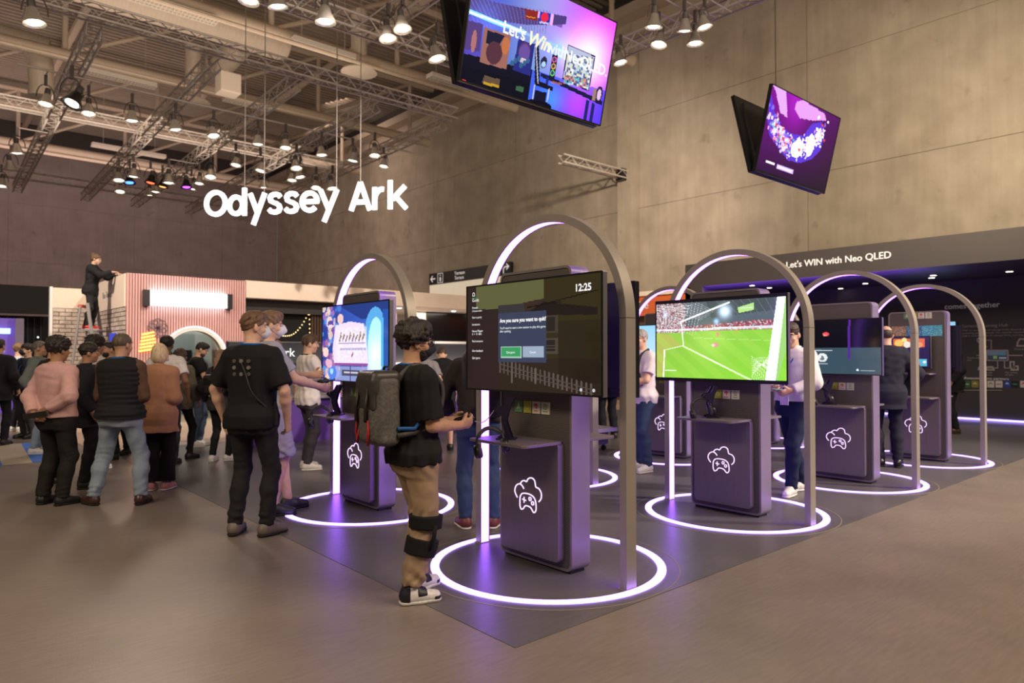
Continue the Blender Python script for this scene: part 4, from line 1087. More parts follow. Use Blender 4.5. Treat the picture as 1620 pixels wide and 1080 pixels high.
def backpack(label, col, nm, size=(.15, .085, .23), z=1.20, flap=True, trim=None, straps=True, y0=None, vox=None, roll_top=False, pat=None):
    def f(c):
        up, RL = c['up'], c['RL']; sx, sy, sz = size
        yb = -(c['lev'][5][3] + .035 + sy) if y0 is None else y0
        bm_ = pat or cloth('bag_' + nm, col, rough=.6)
        v = vox or max(.008, c['vox'])
        t = worn('backpack', label, 'backpack', c)
        g = SDF(.03); g.rbox(up((0, yb, z)), (sx, sy, sz), .05, RL); g.rbox(up((0, yb - sy * .75, z - sz * .38)), (sx * .82, sy * .55, sz * .5), .035, RL, .02)
        g.wr = folds(11, .003, .12); p = t; g.build('main_compartment', v, bm_, t)
        if flap:
            q = SDF(.02); q.rbox(up((0, yb - .006, z + sz * .78)), (sx * .93, sy + .012, sz * .34), .04, RL); q.rbox(up((0, yb - sy - .004, z + sz * .45)), (sx * .86, .016, sz * .42), .012, RL, .03)
            q.build('flap', v, mat('bag_leather_' + nm, tuple(x * .45 for x in col), .42, bump=.1, bscale=200), p)
        if straps:
            for s in (-1, 1):
                m = MB(); yf = c['lev'][6][3] + .035
                pts = [up((s * .085, yb + sy, z + sz * .8)), up((s * .092, -.10, 1.455)), up((s * .098, -.03, 1.489)), up((s * .106, .05, 1.455)), up((s * .112, yf - .012, 1.36)), up((s * .128, yf * .82, 1.22)), up((s * .165, .03, 1.10)), up((s * .15, yb + sy * .6, z - sz * .7))]
                m.tube(smooth_path(pts, 4), .018, 6)
                ob('strap', m, mat('bag_strap_' + nm, tuple(x * .5 for x in col), .6), p, smooth=True)
        if trim: trim(c, p, yb, z, sx, sy, sz)
    return f
def smooth_path(pts, n=4):
    P = [np.array(p, float) for p in pts]; out = []
    for i in range(len(P) - 1):
        p0 = P[max(i-1, 0)]; p1 = P[i]; p2 = P[i+1]; p3 = P[min(i+2, len(P)-1)]
        for k in range(n):
            t = k / n
            out.append(.5 * ((2*p1) + (-p0+p2)*t + (2*p0-5*p1+4*p2-p3)*t*t + (-p0+3*p1-3*p2+p3)*t**3))
    out.append(P[-1]); return out
# ---------------------------------------------------------------- where a sight line of the photograph meets a plane of the room
_p = R_(PITCH); _t = R_(CAM_YAW); FPX = 1096.
_F = np.array([math.cos(_t)*math.cos(_p), math.sin(_t)*math.cos(_p), math.sin(_p)]); _R = np.array([math.sin(_t), -math.cos(_t), 0]); _U = np.cross(_R, _F); _C = np.array([0, 0, CAM_H])
def _ray(x, y): return _F + _R*(x-810)/FPX - _U*(y-540)/FPX
def gz(x, y, z=0.): d = _ray(x, y); return _C + d*((z-CAM_H)/d[2])
def gx(x, y, X): d = _ray(x, y); return _C + d*(X/d[0])
def gy(x, y, Y): d = _ray(x, y); return _C + d*(Y/d[1])
# ---------------------------------------------------------------- the two rows of gaming kiosks
KX = [3.49, 5.97, 8.48, 10.97]; KY = [3.60, 6.13]
k0 = make_kiosk(); a0 = make_arch(); r0 = make_ring()
KL = {(0, 0): 'nearest grey gaming kiosk, perforated front, glowing cloud icon, below the quit dialog screen',
      (1, 0): 'grey gaming kiosk with glowing cloud icon under the football screen',
      (2, 0): 'grey gaming kiosk taller than its small screen showing two round white icons',
      (3, 0): 'farthest grey gaming kiosk in front row, small monitor with game tiles, beside suited man',
      (0, 1): 'grey gaming kiosk behind the backpack man, under blue adventure game screen',
      (1, 1): 'back row gaming kiosk hidden behind the quit dialog screen',
      (2, 1): 'back row gaming kiosk beside the man in pale t-shirt and jeans',
      (3, 1): 'back row gaming kiosk behind the man in white dress shirt'}
AL = {(0, 0): 'nearest grey arch with white led lining around the quit dialog kiosk',
      (1, 0): 'grey arch with white led lining around the football screen kiosk',
      (2, 0): 'grey arch around the kiosk with two round icons on screen',
      (3, 0): 'rightmost and farthest grey arch against the dark info wall',
      (0, 1): 'grey led arch behind the backpack man over blue adventure screen',
      (1, 1): 'led arch standing hidden behind the quit dialog screen',
      (2, 1): 'small distant led arch over the man in pale t-shirt',
      (3, 1): 'led arch standing behind the football screen'}
RL_ = {(0, 0): 'glowing white floor ring around the nearest kiosk', (1, 0): 'glowing white floor ring around the football kiosk', (2, 0): 'glowing floor ring around the kiosk with round icons',
       (3, 0): 'farthest glowing floor ring at right, near the suited man', (0, 1): 'glowing floor ring around the kiosk behind the backpack man', (1, 1): 'glowing floor ring half seen right behind the nearest kiosk',
       (2, 1): 'glowing floor ring under the man in pale t-shirt', (3, 1): 'small glowing floor ring behind the white shirt man legs'}
first = True
for j in range(2):
    for i in range(4):
        k, a, r = (k0, a0, r0) if first else (copy_tree(k0), copy_tree(a0), copy_tree(r0)); first = False
        for o, lb, g in ((k, KL, 'gaming kiosks in two rows'), (a, AL, 'led arches over the kiosks'), (r, RL_, 'led rings on the floor')):
            o.location = (KX[i], KY[j] + (.045 if o is k else 0), 0); o['label'] = lb[i, j]; o['group'] = g
# --- televisions on the kiosks, one facing the camera side and one on the rear of each front-row kiosk
def put_tv(tv, i, j, dy, z, lab, x=-.243):
    t = tv[0]; t.location = (KX[i] + x, KY[j] + dy, z); t['label'] = lab; return tv
TV1 = put_tv(make_tv(1.385, .79, pic_menu(), strength=.62), 0, 0, -.05, 1.625, 'dark television showing a quit game dialog and clock')
TV4 = put_tv(make_tv(1.40, .80, pic_football(), strength=1.15, lip=.022), 1, 0, .03, 1.635, 'television showing a bright green football match')
TV5 = put_tv(make_tv(1.15, .655, pic_account()), 2, 0, .085, 1.585, 'television with black upper half and two round white icons')
TV2 = put_tv(make_tv(1.33, .765, pic_adventure(), strength=1.0), 0, 1, -.09, 1.61, 'television showing a blue animated game scene with paper scroll')
TV6 = put_tv(make_tv(.74, .45, pic_tiles(), name='monitor'), 3, 0, .19, 1.53, 'small monitor showing rows of colourful game tiles', -.235)
TV6[0]['category'] = 'monitor'
TV7 = put_tv(make_tv(1.33, .765, pic_sky()), 2, 1, .0, 1.55, 'television with pale sky picture behind the man in glasses')
TV8 = put_tv(make_tv(1.33, .765, pic_plain((.02, .02, .05))), 1, 1, .0, 1.6, 'dark television hidden behind the quit dialog screen')
TV9 = put_tv(make_tv(1.33, .765, pic_plain((.02, .02, .05))), 3, 1, .0, 1.6, 'dark television hidden behind the football screen')
navy = pic_plain((.006, .004, .05))
for i, lb, w_ in ((0, 'rear television glowing dark blue behind the quit dialog screen', 1.385), (3, 'rear television glowing blue beside the dark suited man at far right', .88)):
    t, s = make_tv(w_, .79 if w_ > 1.2 else .655, navy, strength=1., dark=True)
    t.location = (KX[i] + .242, KY[0] + .05 - (0 if i < 3 else .03), 1.60 if i < 3 else 1.58); t.rotation_euler = (0, 0, PI); t['label'] = lb
    if i == 3: k3 = [o for o in COL.objects if o.get('label') == KL[3, 0]][0]; [setattr(ch, 'location', (0, -.04, .93)) for ch in k3.children if ch.name.startswith('logo_plate')]
# strip of game covers behind the perforated front of the farthest kiosk
pt = Canvas(60, 14); pt.fill((.05, .03, .03)); pt.rect(0, 0, .3, 1, (.30, .12, .05)); pt.ellipse(.15, .5, .09, .45, (.35, .16, .10)); pt.rect(.3, 0, .62, 1, (.04, .14, .30)); pt.rect(.62, 0, 1, 1, (.05, .30, .40))
pt.speckle(pt.u > -1, [(0, 0, 0), (.3, .3, .3), (.05, .05, .05)], .35, 1)
o = ob('game_cover_strip', pt.mesh('game_cover_strip', .66, .15, vcol_emission('screen_light_0.9', .9))); o.location = (KX[3] - .0885, KY[0] + .045, 1.83)
tag(o, 'strip of game artwork above the small monitor on the farthest kiosk', 'picture strip')
# text on the quit dialog screen
M_W = emis('screen_text_white', (1, 1, 1), 1.0); M_W2 = emis('screen_text_grey', (.8, .8, .85), .75)
def scr_text(tv, w_, h_, u, v, s, body, m=None, off=0., al='LEFT'):
    return text('screen_text', body, s, m or M_W, tv[0], (-.0012, w_/2 - u*w_, -h_/2 + v*h_), ROT_XFACE, 0, off, al)
W1, H1 = 1.361, .766
scr_text(TV1, W1, H1, .835, .865, .066, '12:25', off=.0016)
scr_text(TV1, W1, H1, .285, .635, .038, 'Are you sure you want to quit?', off=.0012)
scr_text(TV1, W1, H1, .285, .572, .023, "You'll need to start a new session to play this game\nafter quitting.")
scr_text(TV1, W1, H1, .372, .345, .022, 'Quit game', al='CENTER'); scr_text(TV1, W1, H1, .542, .345, .022, 'Cancel', al='CENTER')
for v, s, b_ in ((.855, .034, 'Guide'), (.785, .024, 'Friends'), (.755, .019, '2 friends online'), (.69, .023, 'Start a party'), (.62, .023, 'Invitations'), (.555, .023, 'House Flipper'), (.525, .022, 'II  >  O  80%'), (.455, .023, 'Find someone'), (.36, .023, 'Give feedback'), (.29, .023, 'Quit game')):
    scr_text(TV1, W1, H1, .045, v, s, b_)
ob('menu_underline', MB().box((-.002, W1/2 - .105, H1/2 - .085), (-.0008, W1/2 - .06, H1/2 - .081)), emis('menu_green', (.05, .5, .08), 1.), TV1[0])
mi = MB(); ribbon(mi, [(-.012, -.012), (-.012, .004), (0, .015), (.012, .004), (.012, -.012)], .004, lambda a, b, t: (-.001 - t, W1/2 - .08 - a, H1/2 - .055 + b), .0005, True); ob('home_icon', mi, M_W, TV1[0])
for u_ in (.875, .955): ob('hint_dot', MB().lathe([(.011, -.0022), (.011, -.0008)], 12, (0, W1/2 - u_*W1, -H1/2 + .03), 0), M_W2, TV1[0])
scr_text(TV5, 1.126, .63, .25, .435, .022, 'Choose an account', M_W2)
# gear on the shelves
st0 = make_stand(); hs0 = make_headset()
ST = [((0, 0), (-.30, .13, .902), 'black angled stand with hanging headset on nearest kiosk shelf', 'black headset hung on the nearest kiosk stand', R_(222)),
      ((1, 0), (-.28, .09, .902), 'black stand on the shelf under the football screen', 'black headset on the shelf under the football screen', R_(235)),
      ((2, 0), (-.28, .12, .902), 'black stand on the shelf under the round icon screen', 'black headset hanging under the round icon screen', R_(235)),
      ((0, 1), (-.30, .18, .902), 'black stand on the shelf under the blue adventure screen', 'black headset hanging by the blue adventure kiosk led strip', R_(222))]
for n, ((i, j), p, l1, l2, rz) in enumerate(ST):
    s = st0 if n == 0 else copy_tree(st0); hd = hs0 if n == 0 else copy_tree(hs0)
    s.location = (KX[i] + p[0], KY[j] + p[1], p[2]); s['label'] = l1; s['group'] = 'controller stands on the kiosk shelves'; s.rotation_euler = (0, 0, rz); s.scale = (1.25,)*3
    hd.location = Vector((KX[i] - .475, KY[j] + p[1] - .06, .905)) if n in (0, 3) else Vector((KX[i] - .36, KY[j] + p[1] + .03, 1.0)); hd.rotation_euler = (R_(-14), R_(18), R_(40)); hd['label'] = l2; hd['group'] = 'headsets at the kiosks'; hd.scale = (1.1,)*3
# second shelf of the farthest kiosk, carries a keyboard tray
o = ob('console_shelf', MB().prism(rrect(-.215, 0, .13, .25, .02, 3), 2, 1.215, 1.235), M_KA, k0 if False else None); o.location = (KX[3], KY[0] + .045, 0); tag(o, 'small grey shelf under the monitor of the farthest kiosk', 'shelf')
# ---------------------------------------------------------------- hanging double televisions
def hanging_pair(x0, x1, y, z, hgt, tilt, pic, lab, lab2, strength):
    w_ = x1 - x0; rig = []
    t, s = make_tv(w_, hgt, pic, strength=strength, bezel=.014, dark=True); t['label'] = lab
    th = R_(tilt); yb = y; 
    # screen faces -Y and leans down: local -X -> -Y, width +X, bottom edges of the pair meet
    # local axes: u (towards image right) = +X, v (up the panel), n (out of the panel)
    def setm(o, sg):
        nrm = Vector((0, -sg*math.cos(th), -math.sin(th))); vup = Vector((0, -sg*math.sin(th), math.cos(th))); ux = Vector((sg, 0, 0))
        cen = Vector(((x0+x1)/2, yb - sg*.05, z)) + vup * hgt/2
        M = Matrix((( -nrm.x, -ux.x, vup.x, cen.x), (-nrm.y, -ux.y, vup.y, cen.y), (-nrm.z, -ux.z, vup.z, cen.z), (0, 0, 0, 1)))
        o.matrix_world = M
    setm(t, 1)
    t2, s2 = make_tv(w_, hgt, pic_plain((.01, .01, .02)), strength=.5, bezel=.014, dark=True); t2['label'] = lab2; setm(t2, -1)
    return t, t2
HT1 = hanging_pair(3.70, 5.60, 5.0, 3.95, 1.07, 13, pic_room(), 'large hanging television showing a neon gaming room', 'rear half of the large hanging television pair seen edge on', 1.15)
HT2 = hanging_pair(8.35, 10.35, 4.75, 3.90, 1.11, 13, pic_fish(), 'hanging purple television with a mosaic fish, against concrete wall', 'dark back screen of the hanging pair near the concrete wall', 1.1)
ob('screen_text', MB(), None) if False else None
def htext(u, v, s, body, m, off=0., sh=0.):
    return text('screen_text', body, s, m, HT1[0], (-.0012, .95 - u*1.9, -.535 + v*1.07), ROT_XFACE, 0, off, shear=sh)
htext(.215, .50, .15, "Let's", M_W, .003); htext(.375, .49, .17, 'Win', emis('screen_text_yellow', (1, .93, .62), 1.), .005, .3); htext(.515, .485, .15, 'with', emis('screen_text_pale', (.8, .95, 1), 1.0), .003); htext(.64, .48, .15, 'Neo', M_W, .003); htext(.765, .475, .15, 'QLED.', M_W, .003)
for (x, y, z, lb) in ((4.65, 5.0, 4.0, 'thin steel wire holding the large hanging television'), (9.0, 4.75, 3.95, 'thin dark wire holding the purple hanging television')):
    tag(ob('suspension_wire', MB().tube([(x, y, z), (x, y, 13.8)], .008, 6), mat('wire_dark', (.05, .045, .04), .5)), lb, 'wire', 'wires of the hanging televisions')
# ---------------------------------------------------------------- roof steel, ducts, lighting rig
M_ST = mat('roof_steel_cream', (.46, .37, .28), .55, noise=.05)
M_DU = mat('duct_cream', (.52, .44, .35), .6, noise=.08, nscale=3, bump=.2, bscale=5, stretch=(6, 1, 1))
M_AL = mat('truss_aluminium', (.58, .52, .47), .4, .25)
M_LB = mat('lamp_housing', (.70, .66, .60), .2, .6)
M_LN = emis('lamp_lens_warm', (1, .86, .66), 9.)
GN = ['cream roof girder nearest the camera side', 'second cream roof girder under the corrugated deck', 'middle cream roof girder behind the first light truss', 'fourth cream roof girder above the far lamp row', 'farthest cream roof girder before the back wall']
for n, Y in enumerate((14.2, 19.9, 25.8, 32.1, 38.0)):
    t = thing('roof_girder', GN[n], 'girder', (0, Y, 0), 0, 'roof girders')
    ob('bottom_chord', MB().tube([(-16, 0, 11.0), (17.6, 0, 11.0)], .19, 12), M_ST, t, smooth='auto')
    ob('top_chord', MB().tube([(-16, 0, 13.45), (17.8, 0, 13.45)], .13, 8), M_ST, t, smooth='auto')
    xs = [-13.5 + 4.3*k for k in range(8)]
    for i, x in enumerate(xs):
        ob('post', MB().bar((x, 0, 11.0), (x, 0, 13.5), .085, 8), M_ST, t)
        if i < 7: ob('diagonal', MB().bar((x, 0, 11.05), (x + 4.3, 0, 13.4), .075, 8), M_ST, t)
for n, (X, lb) in enumerate(((-4., 'cream roof purlin far at left edge'), (4.6, 'cream roof purlin left of the fat duct end'), (13.2, 'cream roof purlin near the concrete wall'))):
    tag(ob('roof_purlin', MB().bar((X, -4, 13.55), (X, 44.5, 13.55), .14, 8), M_ST, smooth='auto'), lb, 'beam', 'roof purlins')
# slim service pipes along X
for Y, z, r, lb in ((24.9, 10.6, .06, 'thin service pipe below the middle roof girder'), (31.2, 10.6, .07, 'thin service pipe below the fourth roof girder'), (36.5, 10.4, .09, 'long service pipe below the farthest roof girder'), (19.1, 10.5, .06, 'thin service pipe below the second roof girder')):
    tag(ob('service_pipe', MB().tube([(-16, Y, z), (15.5, Y, z)], r, 8), M_ST, smooth='auto'), lb, 'pipe', 'service pipes under the roof')
tag(ob('ventilation_duct', MB().lathe([(.55, -17), (.62, -17), (.62, 9.5), (.5, 9.75), (.2, 9.8)], 20, (0, 23.0, 12.15), 0), M_DU, smooth='auto'), 'fat cream ventilation duct ending above the first light truss', 'duct')
tag(ob('ventilation_duct', MB().tube([(8.5, 23.65, 12.1), (8.5, 25, 12.0), (8.5, 28.5, 11.9)], .42, 14), M_DU, smooth='auto'), 'cream branch duct behind the fat duct', 'duct')
p = gz(65, 120, 10.6)
tag(ob('ventilation_duct', MB().tube(smooth_path([(-12, p[1], 11.6), (p[0] - 1.2, p[1], 11.6), (p[0] - .15, p[1], 11.3), (p[0], p[1], 10.6), (p[0], p[1], 9.9)], 6), .36, 14), M_DU, smooth='auto'), 'cream duct bending down at the upper left', 'duct')
for (x, y), z, lb in (((305, 162), 10.3, 'round cream ceiling air diffuser between two diagonal trusses'), ((568, 115), 10.6, 'round cream ceiling air diffuser right of the duct end')):
    q = gz(x, y, z); t = thing('air_diffuser', lb, 'air diffuser', q, 0, 'round air diffusers')
    ob('disc', MB().lathe([(.15, .12), (.55, .05), (.58, 0), (.3, -.03), (.1, -.05)], 24), M_DU, t, smooth='auto'); ob('stem', MB().lathe([(.26, .1), (.26, 2.0)], 16), M_DU, t, smooth='auto')
q = gz(361, 134, 10.2); sb_ = thing('speaker_box', 'small cream box speaker hanging under the middle girder', 'speaker', q); ob('cabinet', MB().box((-.32, -.3, -.32), (.32, .3, .32)), mat('box_cream', (.58, .50, .42), .6), sb_, bevel=.03); ob('hanger', MB().bar((0, 0, .3), (0, 0, 11.54 - q[2]), .015, 6), M_AL, sb_)
# louvred strip lights
for n, (x, y, L) in enumerate(((190, 126, 2.2), (512, 80, 2.0), (262, 12, 2.6), (393, 166, 1.8), (714, 132, 1.8), (205, 240, 3.0))):
    q = gz(x, y, 10.7); lb = ['louvred strip light above the left diagonal truss', 'louvred strip light right of the fat duct', 'louvred strip light on the fat duct at the top edge', 'louvred strip light left of the third diagonal truss', 'louvred strip light beside the large hanging television', 'dim strip light deep in the left roof'][n]
    t = thing('strip_light', lb, 'strip light', q, 0, 'louvred roof strip lights')
    ob('housing', MB().box((-L/2, -.18, .03), (L/2, .18, .12)), mat('strip_housing', (.6, .54, .46), .5), t)
    k = int(L/.1)
    lv = MB()
    for i in range(k + 1): lv.box((-L/2 + i*L/k - .006, -.17, -.03), (-L/2 + i*L/k + .006, .17, .03))
    lv.box((-L/2, -.18, -.03), (L/2, -.165, .03)); lv.box((-L/2, .165, -.03), (L/2, .18, .03)); lv.box((-L/2, -.01, -.03), (L/2, .01, .03))
    for sx_ in (-1, 1): ob('hanger', MB().bar((sx_*L*.35, 0, .1), (sx_*L*.35, 0, 13.9 - q[2]), .008, 5), M_AL, t)
    ob('louvre', lv, mat('strip_louvre', (.66, .60, .52), .4), t, kind='stuff')
def truss(a, b, lb, s=.145, bay=.29, group='lighting trusses'):
    a, b = Vector(a), Vector(b); L = (b - a).length; d = (b - a).normalized(); sd = d.cross(Vector((0, 0, 1))).normalized(); up = Vector((0, 0, 1))
    t = thing('lighting_truss', lb, 'truss', a, 0, group)
    cs = [(sd*x + up*z)*s for x, z in ((1, 1), (-1, 1), (-1, -1), (1, -1))]
    for c in cs: ob('chord', MB().bar(c, c + d*L, .026, 6), M_AL, t)
    n = int(L/bay); lc = MB()
    for i in range(n):
        for k in range(4):
            c0, c1 = cs[k], cs[(k+1) % 4]
            if i % 2: c0, c1 = c1, c0
            lc.tube([c0 + d*L*i/n, c1 + d*L*(i+1)/n], .011, 4, cap=False)
    ob('lacing', lc, M_AL, t, kind='stuff')
    return t
ZT = 8.15
for X, lb in ((2.85, 'leftmost diagonal lighting truss running to the back'), (5.2, 'second diagonal lighting truss from the left'), (7.1, 'third diagonal lighting truss, above the Odyssey sign start'), (9.35, 'fourth diagonal lighting truss from the left'), (11.55, 'fifth diagonal lighting truss, nearest the concrete wall')):
    truss((X, 16.2, ZT), (X + .45, 34, ZT), lb)
for Y, x0, x1, lb in ((16.1, -6, 11.9, 'long lighting truss crossing the upper left of the hall'), (23.4, -6, 12.4, 'lighting truss crossing behind the lamp row'), (32.6, -6, 12, 'farthest crosswise lighting truss')):
    truss((x0, Y, ZT + .29), (x1, Y, ZT + .29), lb)
truss((-1, 12.5, ZT), (12, 12.5, ZT), 'nearest crosswise lighting truss at the top edge')
truss((11.65, -2, ZT), (11.65, 12.4, ZT), 'lighting truss right of the large hanging television')
truss((7.6, 12.5, ZT + .4), (7.6, 4.0, ZT + .4), 'lighting truss running out of the top edge')
truss((15.2, 15.05, 7.55), (18.3, 15.05, 7.55), 'short truss bracket on the concrete pilaster', .12)
tag(ob('truss_clamp', MB().box((18.0, 14.95, 7.35), (18.3, 15.25, 7.75)), M_BLK, bevel=.02), 'black clamp where the truss bracket meets the pilaster', 'clamp')
# lamps: bell shaped floodlights hanging from the rig
def make_lamp():
    t = thing('stage_lamp', '', 'stage lamp')
    ob('socket', MB().lathe([(.035, .34), (.05, .33), (.052, .22), (.045, .2)], 12), mat('yoke_grey', (.10, .09, .085), .5), t, smooth='auto')
    ob('housing', MB().lathe([(.05, .22), (.07, .20), (.085, .12), (.13, .04), (.15, .0), (.14, .0), (.10, .06)], 14), M_LB, t, smooth='auto')
    ob('lens', MB().lathe([(.05, .06), (.09, .03), (.095, .015), (.05, .0)], 12), M_LN, t, smooth=True)
    yk = [( .15*math.cos(a), 0, .14 + .26*math.sin(a)) for a in np.linspace(0, PI, 9)]
    M_YK = mat('yoke_grey', (.10, .09, .085), .5); ob('yoke', MB().tube(yk, .010, 5), M_YK, t); ob('clamp', MB().box((-.025, -.025, .38), (.025, .025, .58)), M_YK, t)
    return t
ORD = 'first second third fourth fifth sixth seventh eighth ninth tenth eleventh twelfth thirteenth fourteenth fifteenth sixteenth seventeenth eighteenth nineteenth twentieth twenty-first'.split()
lamp0 = make_lamp()
LP = [(55, 38, 1.3), (440, 12, 1.2), (515, 36, 1.3), (614, 62, 1.15), (637, 47, 1.15), (692, 94, 1.25), (393, 2, 1.2), (982, 100, 1.), (1042, 72, 1.1), (1100, 70, 1.1), (1083, 50, 1.), (1034, 44, 1.1), (1115, 44, 1.),
      (72, 166, 1.2), (140, 181, 1.2), (209, 192, 1.2), (278, 206, 1.2), (338, 216, 1.2), (408, 229, 1.2), (452, 235, 1.2), (509, 246, 1.2), (558, 255, 1.2), (593, 247, 1.2), (607, 264, 1.1),
      (27, 243, 1.3), (17, 268, 1.3), (2, 295, 1.3), (188, 286, 1.3), (190, 304, 1.2), (211, 280, 1.3), (237, 309, 1.2), (246, 304, 1.2), (267, 290, 1.4), (303, 299, 1.2), (315, 291, 1.2), (333, 281, 1.3),
      (412, 271, 1.3), (417, 297, 1.2), (462, 286, 1.2), (469, 267, 1.3), (475, 281, 1.2), (500, 298, 1.3), (526, 299, 1.4), (373, 262, 1.2)]
LW = ['at the upper left corner', 'near the top edge, left of centre', 'upper row, above the diffuser', 'lower of a pair left of the large television', 'upper of a pair left of the large television', 'just left of the large hanging television', 'cut by the top edge', 'low, right of the large television', 'first of the right cluster over the concrete', 'lowest of the right cluster', 'middle of the right cluster', 'upper left of the right cluster', 'rightmost of the right cluster']
ZB = 7.955
def hang_lamp(x, y, s, attach, label, group, src=lamp0, tilt=12, first=False, mats=None):
    t = src if first else copy_tree(src)
    q = gz(x, y, ZB - .58*s); t.location = q; t.scale = (s, s, s); t['label'] = label; t['group'] = group
    rx, ry = R_(random.uniform(-tilt, tilt)), R_(random.uniform(-tilt, tilt))
    for ch in t.children:
        nm = ch.name.split('.')[0]
        if nm in ('housing', 'lens', 'socket'): ch.rotation_euler = (rx, ry, 0)
        if mats and nm in mats: ch.data = ch.data.copy(); ch.data.materials[0] = mats[nm]
    a = attach(q); d = (Vector((a[0], a[1], ZB)) - Vector((q[0], q[1], ZB)))/s
    if d.length > .03: ob('outrigger', MB().bar((0, 0, .575), (d.x, d.y, .575), .013, 6), M_AL, t)
    return t
TR_X = lambda Y: [x + .45*(Y - 16.2)/17.8 for x in (2.85, 5.2, 7.1, 9.35, 11.55)]
def at_ytruss(q): xs = TR_X(q[1]); return (min(xs, key=lambda v: abs(v - q[0])), q[1])
def attach_for(n):
    if n == 0: return lambda q: (q[0], 16.1)
    if n <= 6: return lambda q: (q[0], 12.5)
    if n <= 12: return lambda q: (11.65, q[1])
    if n <= 23: return lambda q: (q[0], 18.75)
    return at_ytruss
far_rank = sorted(range(24, len(LP)), key=lambda k: LP[k][0])
for n, (x, y, s) in enumerate(LP):
    lb = ('warm stage lamp ' + LW[n]) if n < 13 else ('warm stage lamp, %s from the left in the middle lamp row' % ORD[n - 13]) if n < 24 else ('small warm stage lamp, %s from the left among the far lamps' % ORD[far_rank.index(n)])
    hang_lamp(x, y, s, attach_for(n), lb, 'warm stage lamps on the rig')
for n, (x, y, k, cl) in enumerate(((205, 290, 'blue', (.05, .15, 1)), (238, 290, 'red', (1, .08, .03)), (257, 296, 'orange', (1, .3, .08)), (295, 297, 'violet', (.35, .05, 1)))):
    hang_lamp(x, y, 1.3, at_ytruss, '%s stage lamp hanging in the far cluster over the crowd' % k, 'coloured stage lamps', mats=dict(lens=emis('lamp_lens_' + k, cl, 6.), housing=M_BLK))
hang_lamp(113, 165, 1.5, lambda q: (q[0], 18.75), 'black tilted floodlight beside the leftmost diagonal truss', 'coloured stage lamps', mats=dict(housing=M_BLK), tilt=30)
for ch in list(lamp0.children): bpy.data.objects.remove(ch)
bpy.data.objects.remove(lamp0)
tag(ob('lamp_bar', MB().bar((1.8, 18.75, ZB), (12.6, 18.75, ZB), .025, 6), M_AL), 'thin lamp bar carrying the middle lamp row', 'bar')
# ---------------------------------------------------------------- hanging letters
SG = thing('hanging_sign', 'glowing white letters spelling Odyssey Ark hung from the roof', 'sign', (0, 0, 0))
pa, pb = np.array([5.08, 16.38]), np.array([8.03, 12.52]); dsg = (pb - pa)/np.linalg.norm(pb - pa); Lsg = np.linalg.norm(pb - pa); nsg = np.array([dsg[1], -dsg[0]])
M_LET = emis('letter_white', (1, .98, 1), 2.2)
cap = Lsg/8.0
for c, x0, wd in (('O', 0, .95), ('d', .96, .79), ('y', 1.83, .72), ('s', 2.56, .64), ('s', 3.22, .64), ('e', 3.88, .77), ('y', 4.62, .78), ('A', 5.78, .87), ('r', 6.67, .5), ('k', 7.25, .76)):
    mb = MB()
    for st, cl in GLY[c][1]:
        ribbon(mb, [(x0 + u*wd, v) for u, v in st], .165, lambda u, v, t_: (pa[0] + dsg[0]*u*cap + nsg[0]*t_, pa[1] + dsg[1]*u*cap + nsg[1]*t_, 4.60 + v*cap), .05, cl)
    ob('letter', mb, M_LET, SG)
for u_, zt_, nm_ in ((1.655, .95, 'first from left'), (2.45, .74, 'second from left'), (5.30, .74, 'third from left'), (6.215, .95, 'rightmost')):
    q = pa + dsg*u_*cap + nsg*.025
    ob('suspension_wire', MB().tube([(q[0], q[1], 4.6 + zt_*cap), (q[0], q[1], 13.9)], .010, 6), mat('wire_light', (.30, .27, .25), .6), SG)
# ---------------------------------------------------------------- pink booth with arched door
M_PK = mat('booth_pink', (.62, .36, .34), .7, noise=.04); M_PKD = mat('booth_pink_groove', (.42, .22, .22), .8)
M_CR = mat('booth_cream', (.78, .66, .54), .65, noise=.03); M_WH = mat('booth_white', (.80, .77, .74), .6)
YB = 16.2
pb_ = thing('pink_booth', 'pink ribbed exhibition booth wall with lit arched doorway', 'booth', (0, 0, 0))
CX, CR_, CZ = 4.82, .60, 1.42
def arch_poly(r, n=24): return [(CX + r*math.cos(R_(180*k/n)), CZ + r*math.sin(R_(180*k/n))) for k in range(n+1)]
bk = MB().box((3.46, YB, 0), (CX - CR_, YB + .12, 3.20)).box((CX + CR_, YB, 0), (5.94, YB + .12, 3.20))
ap = arch_poly(CR_)
for i in range(len(ap) - 1):
    (x0, z0), (x1, z1) = ap[i+1], ap[i]; bk.prism([(x0, z0), (x1, z1), (x1, 3.2), (x0, 3.2)], 1, YB, YB + .12)
ob('wall_board', bk, M_PKD, pb_)
ns = 46; pw = (5.94 - 3.46)/ns
for i in range(ns):
    xa, xb = 3.46 + i*pw + .006, 3.46 + (i+1)*pw - .010; xm = (xa+xb)/2; z0 = 0.
    if abs(xm - CX) < .69: z0 = CZ + math.sqrt(max(0, .69**2 - (xm-CX)**2))
    ob('slat', MB().box((xa, YB - .03, z0), (xb, YB, 3.20)), M_PK, pb_)
tr = MB(); o_, i_ = [(CX + .70, 0.0)] + arch_poly(.70) + [(CX - .70, 0.)], [(CX + .60, 0.)] + arch_poly(.60) + [(CX - .60, 0.)]
for i in range(len(o_) - 1): tr.prism([o_[i], o_[i+1], i_[i+1], i_[i]], 1, YB - .05, YB + .25)
ob('arch_lining', tr, M_WH, pb_)
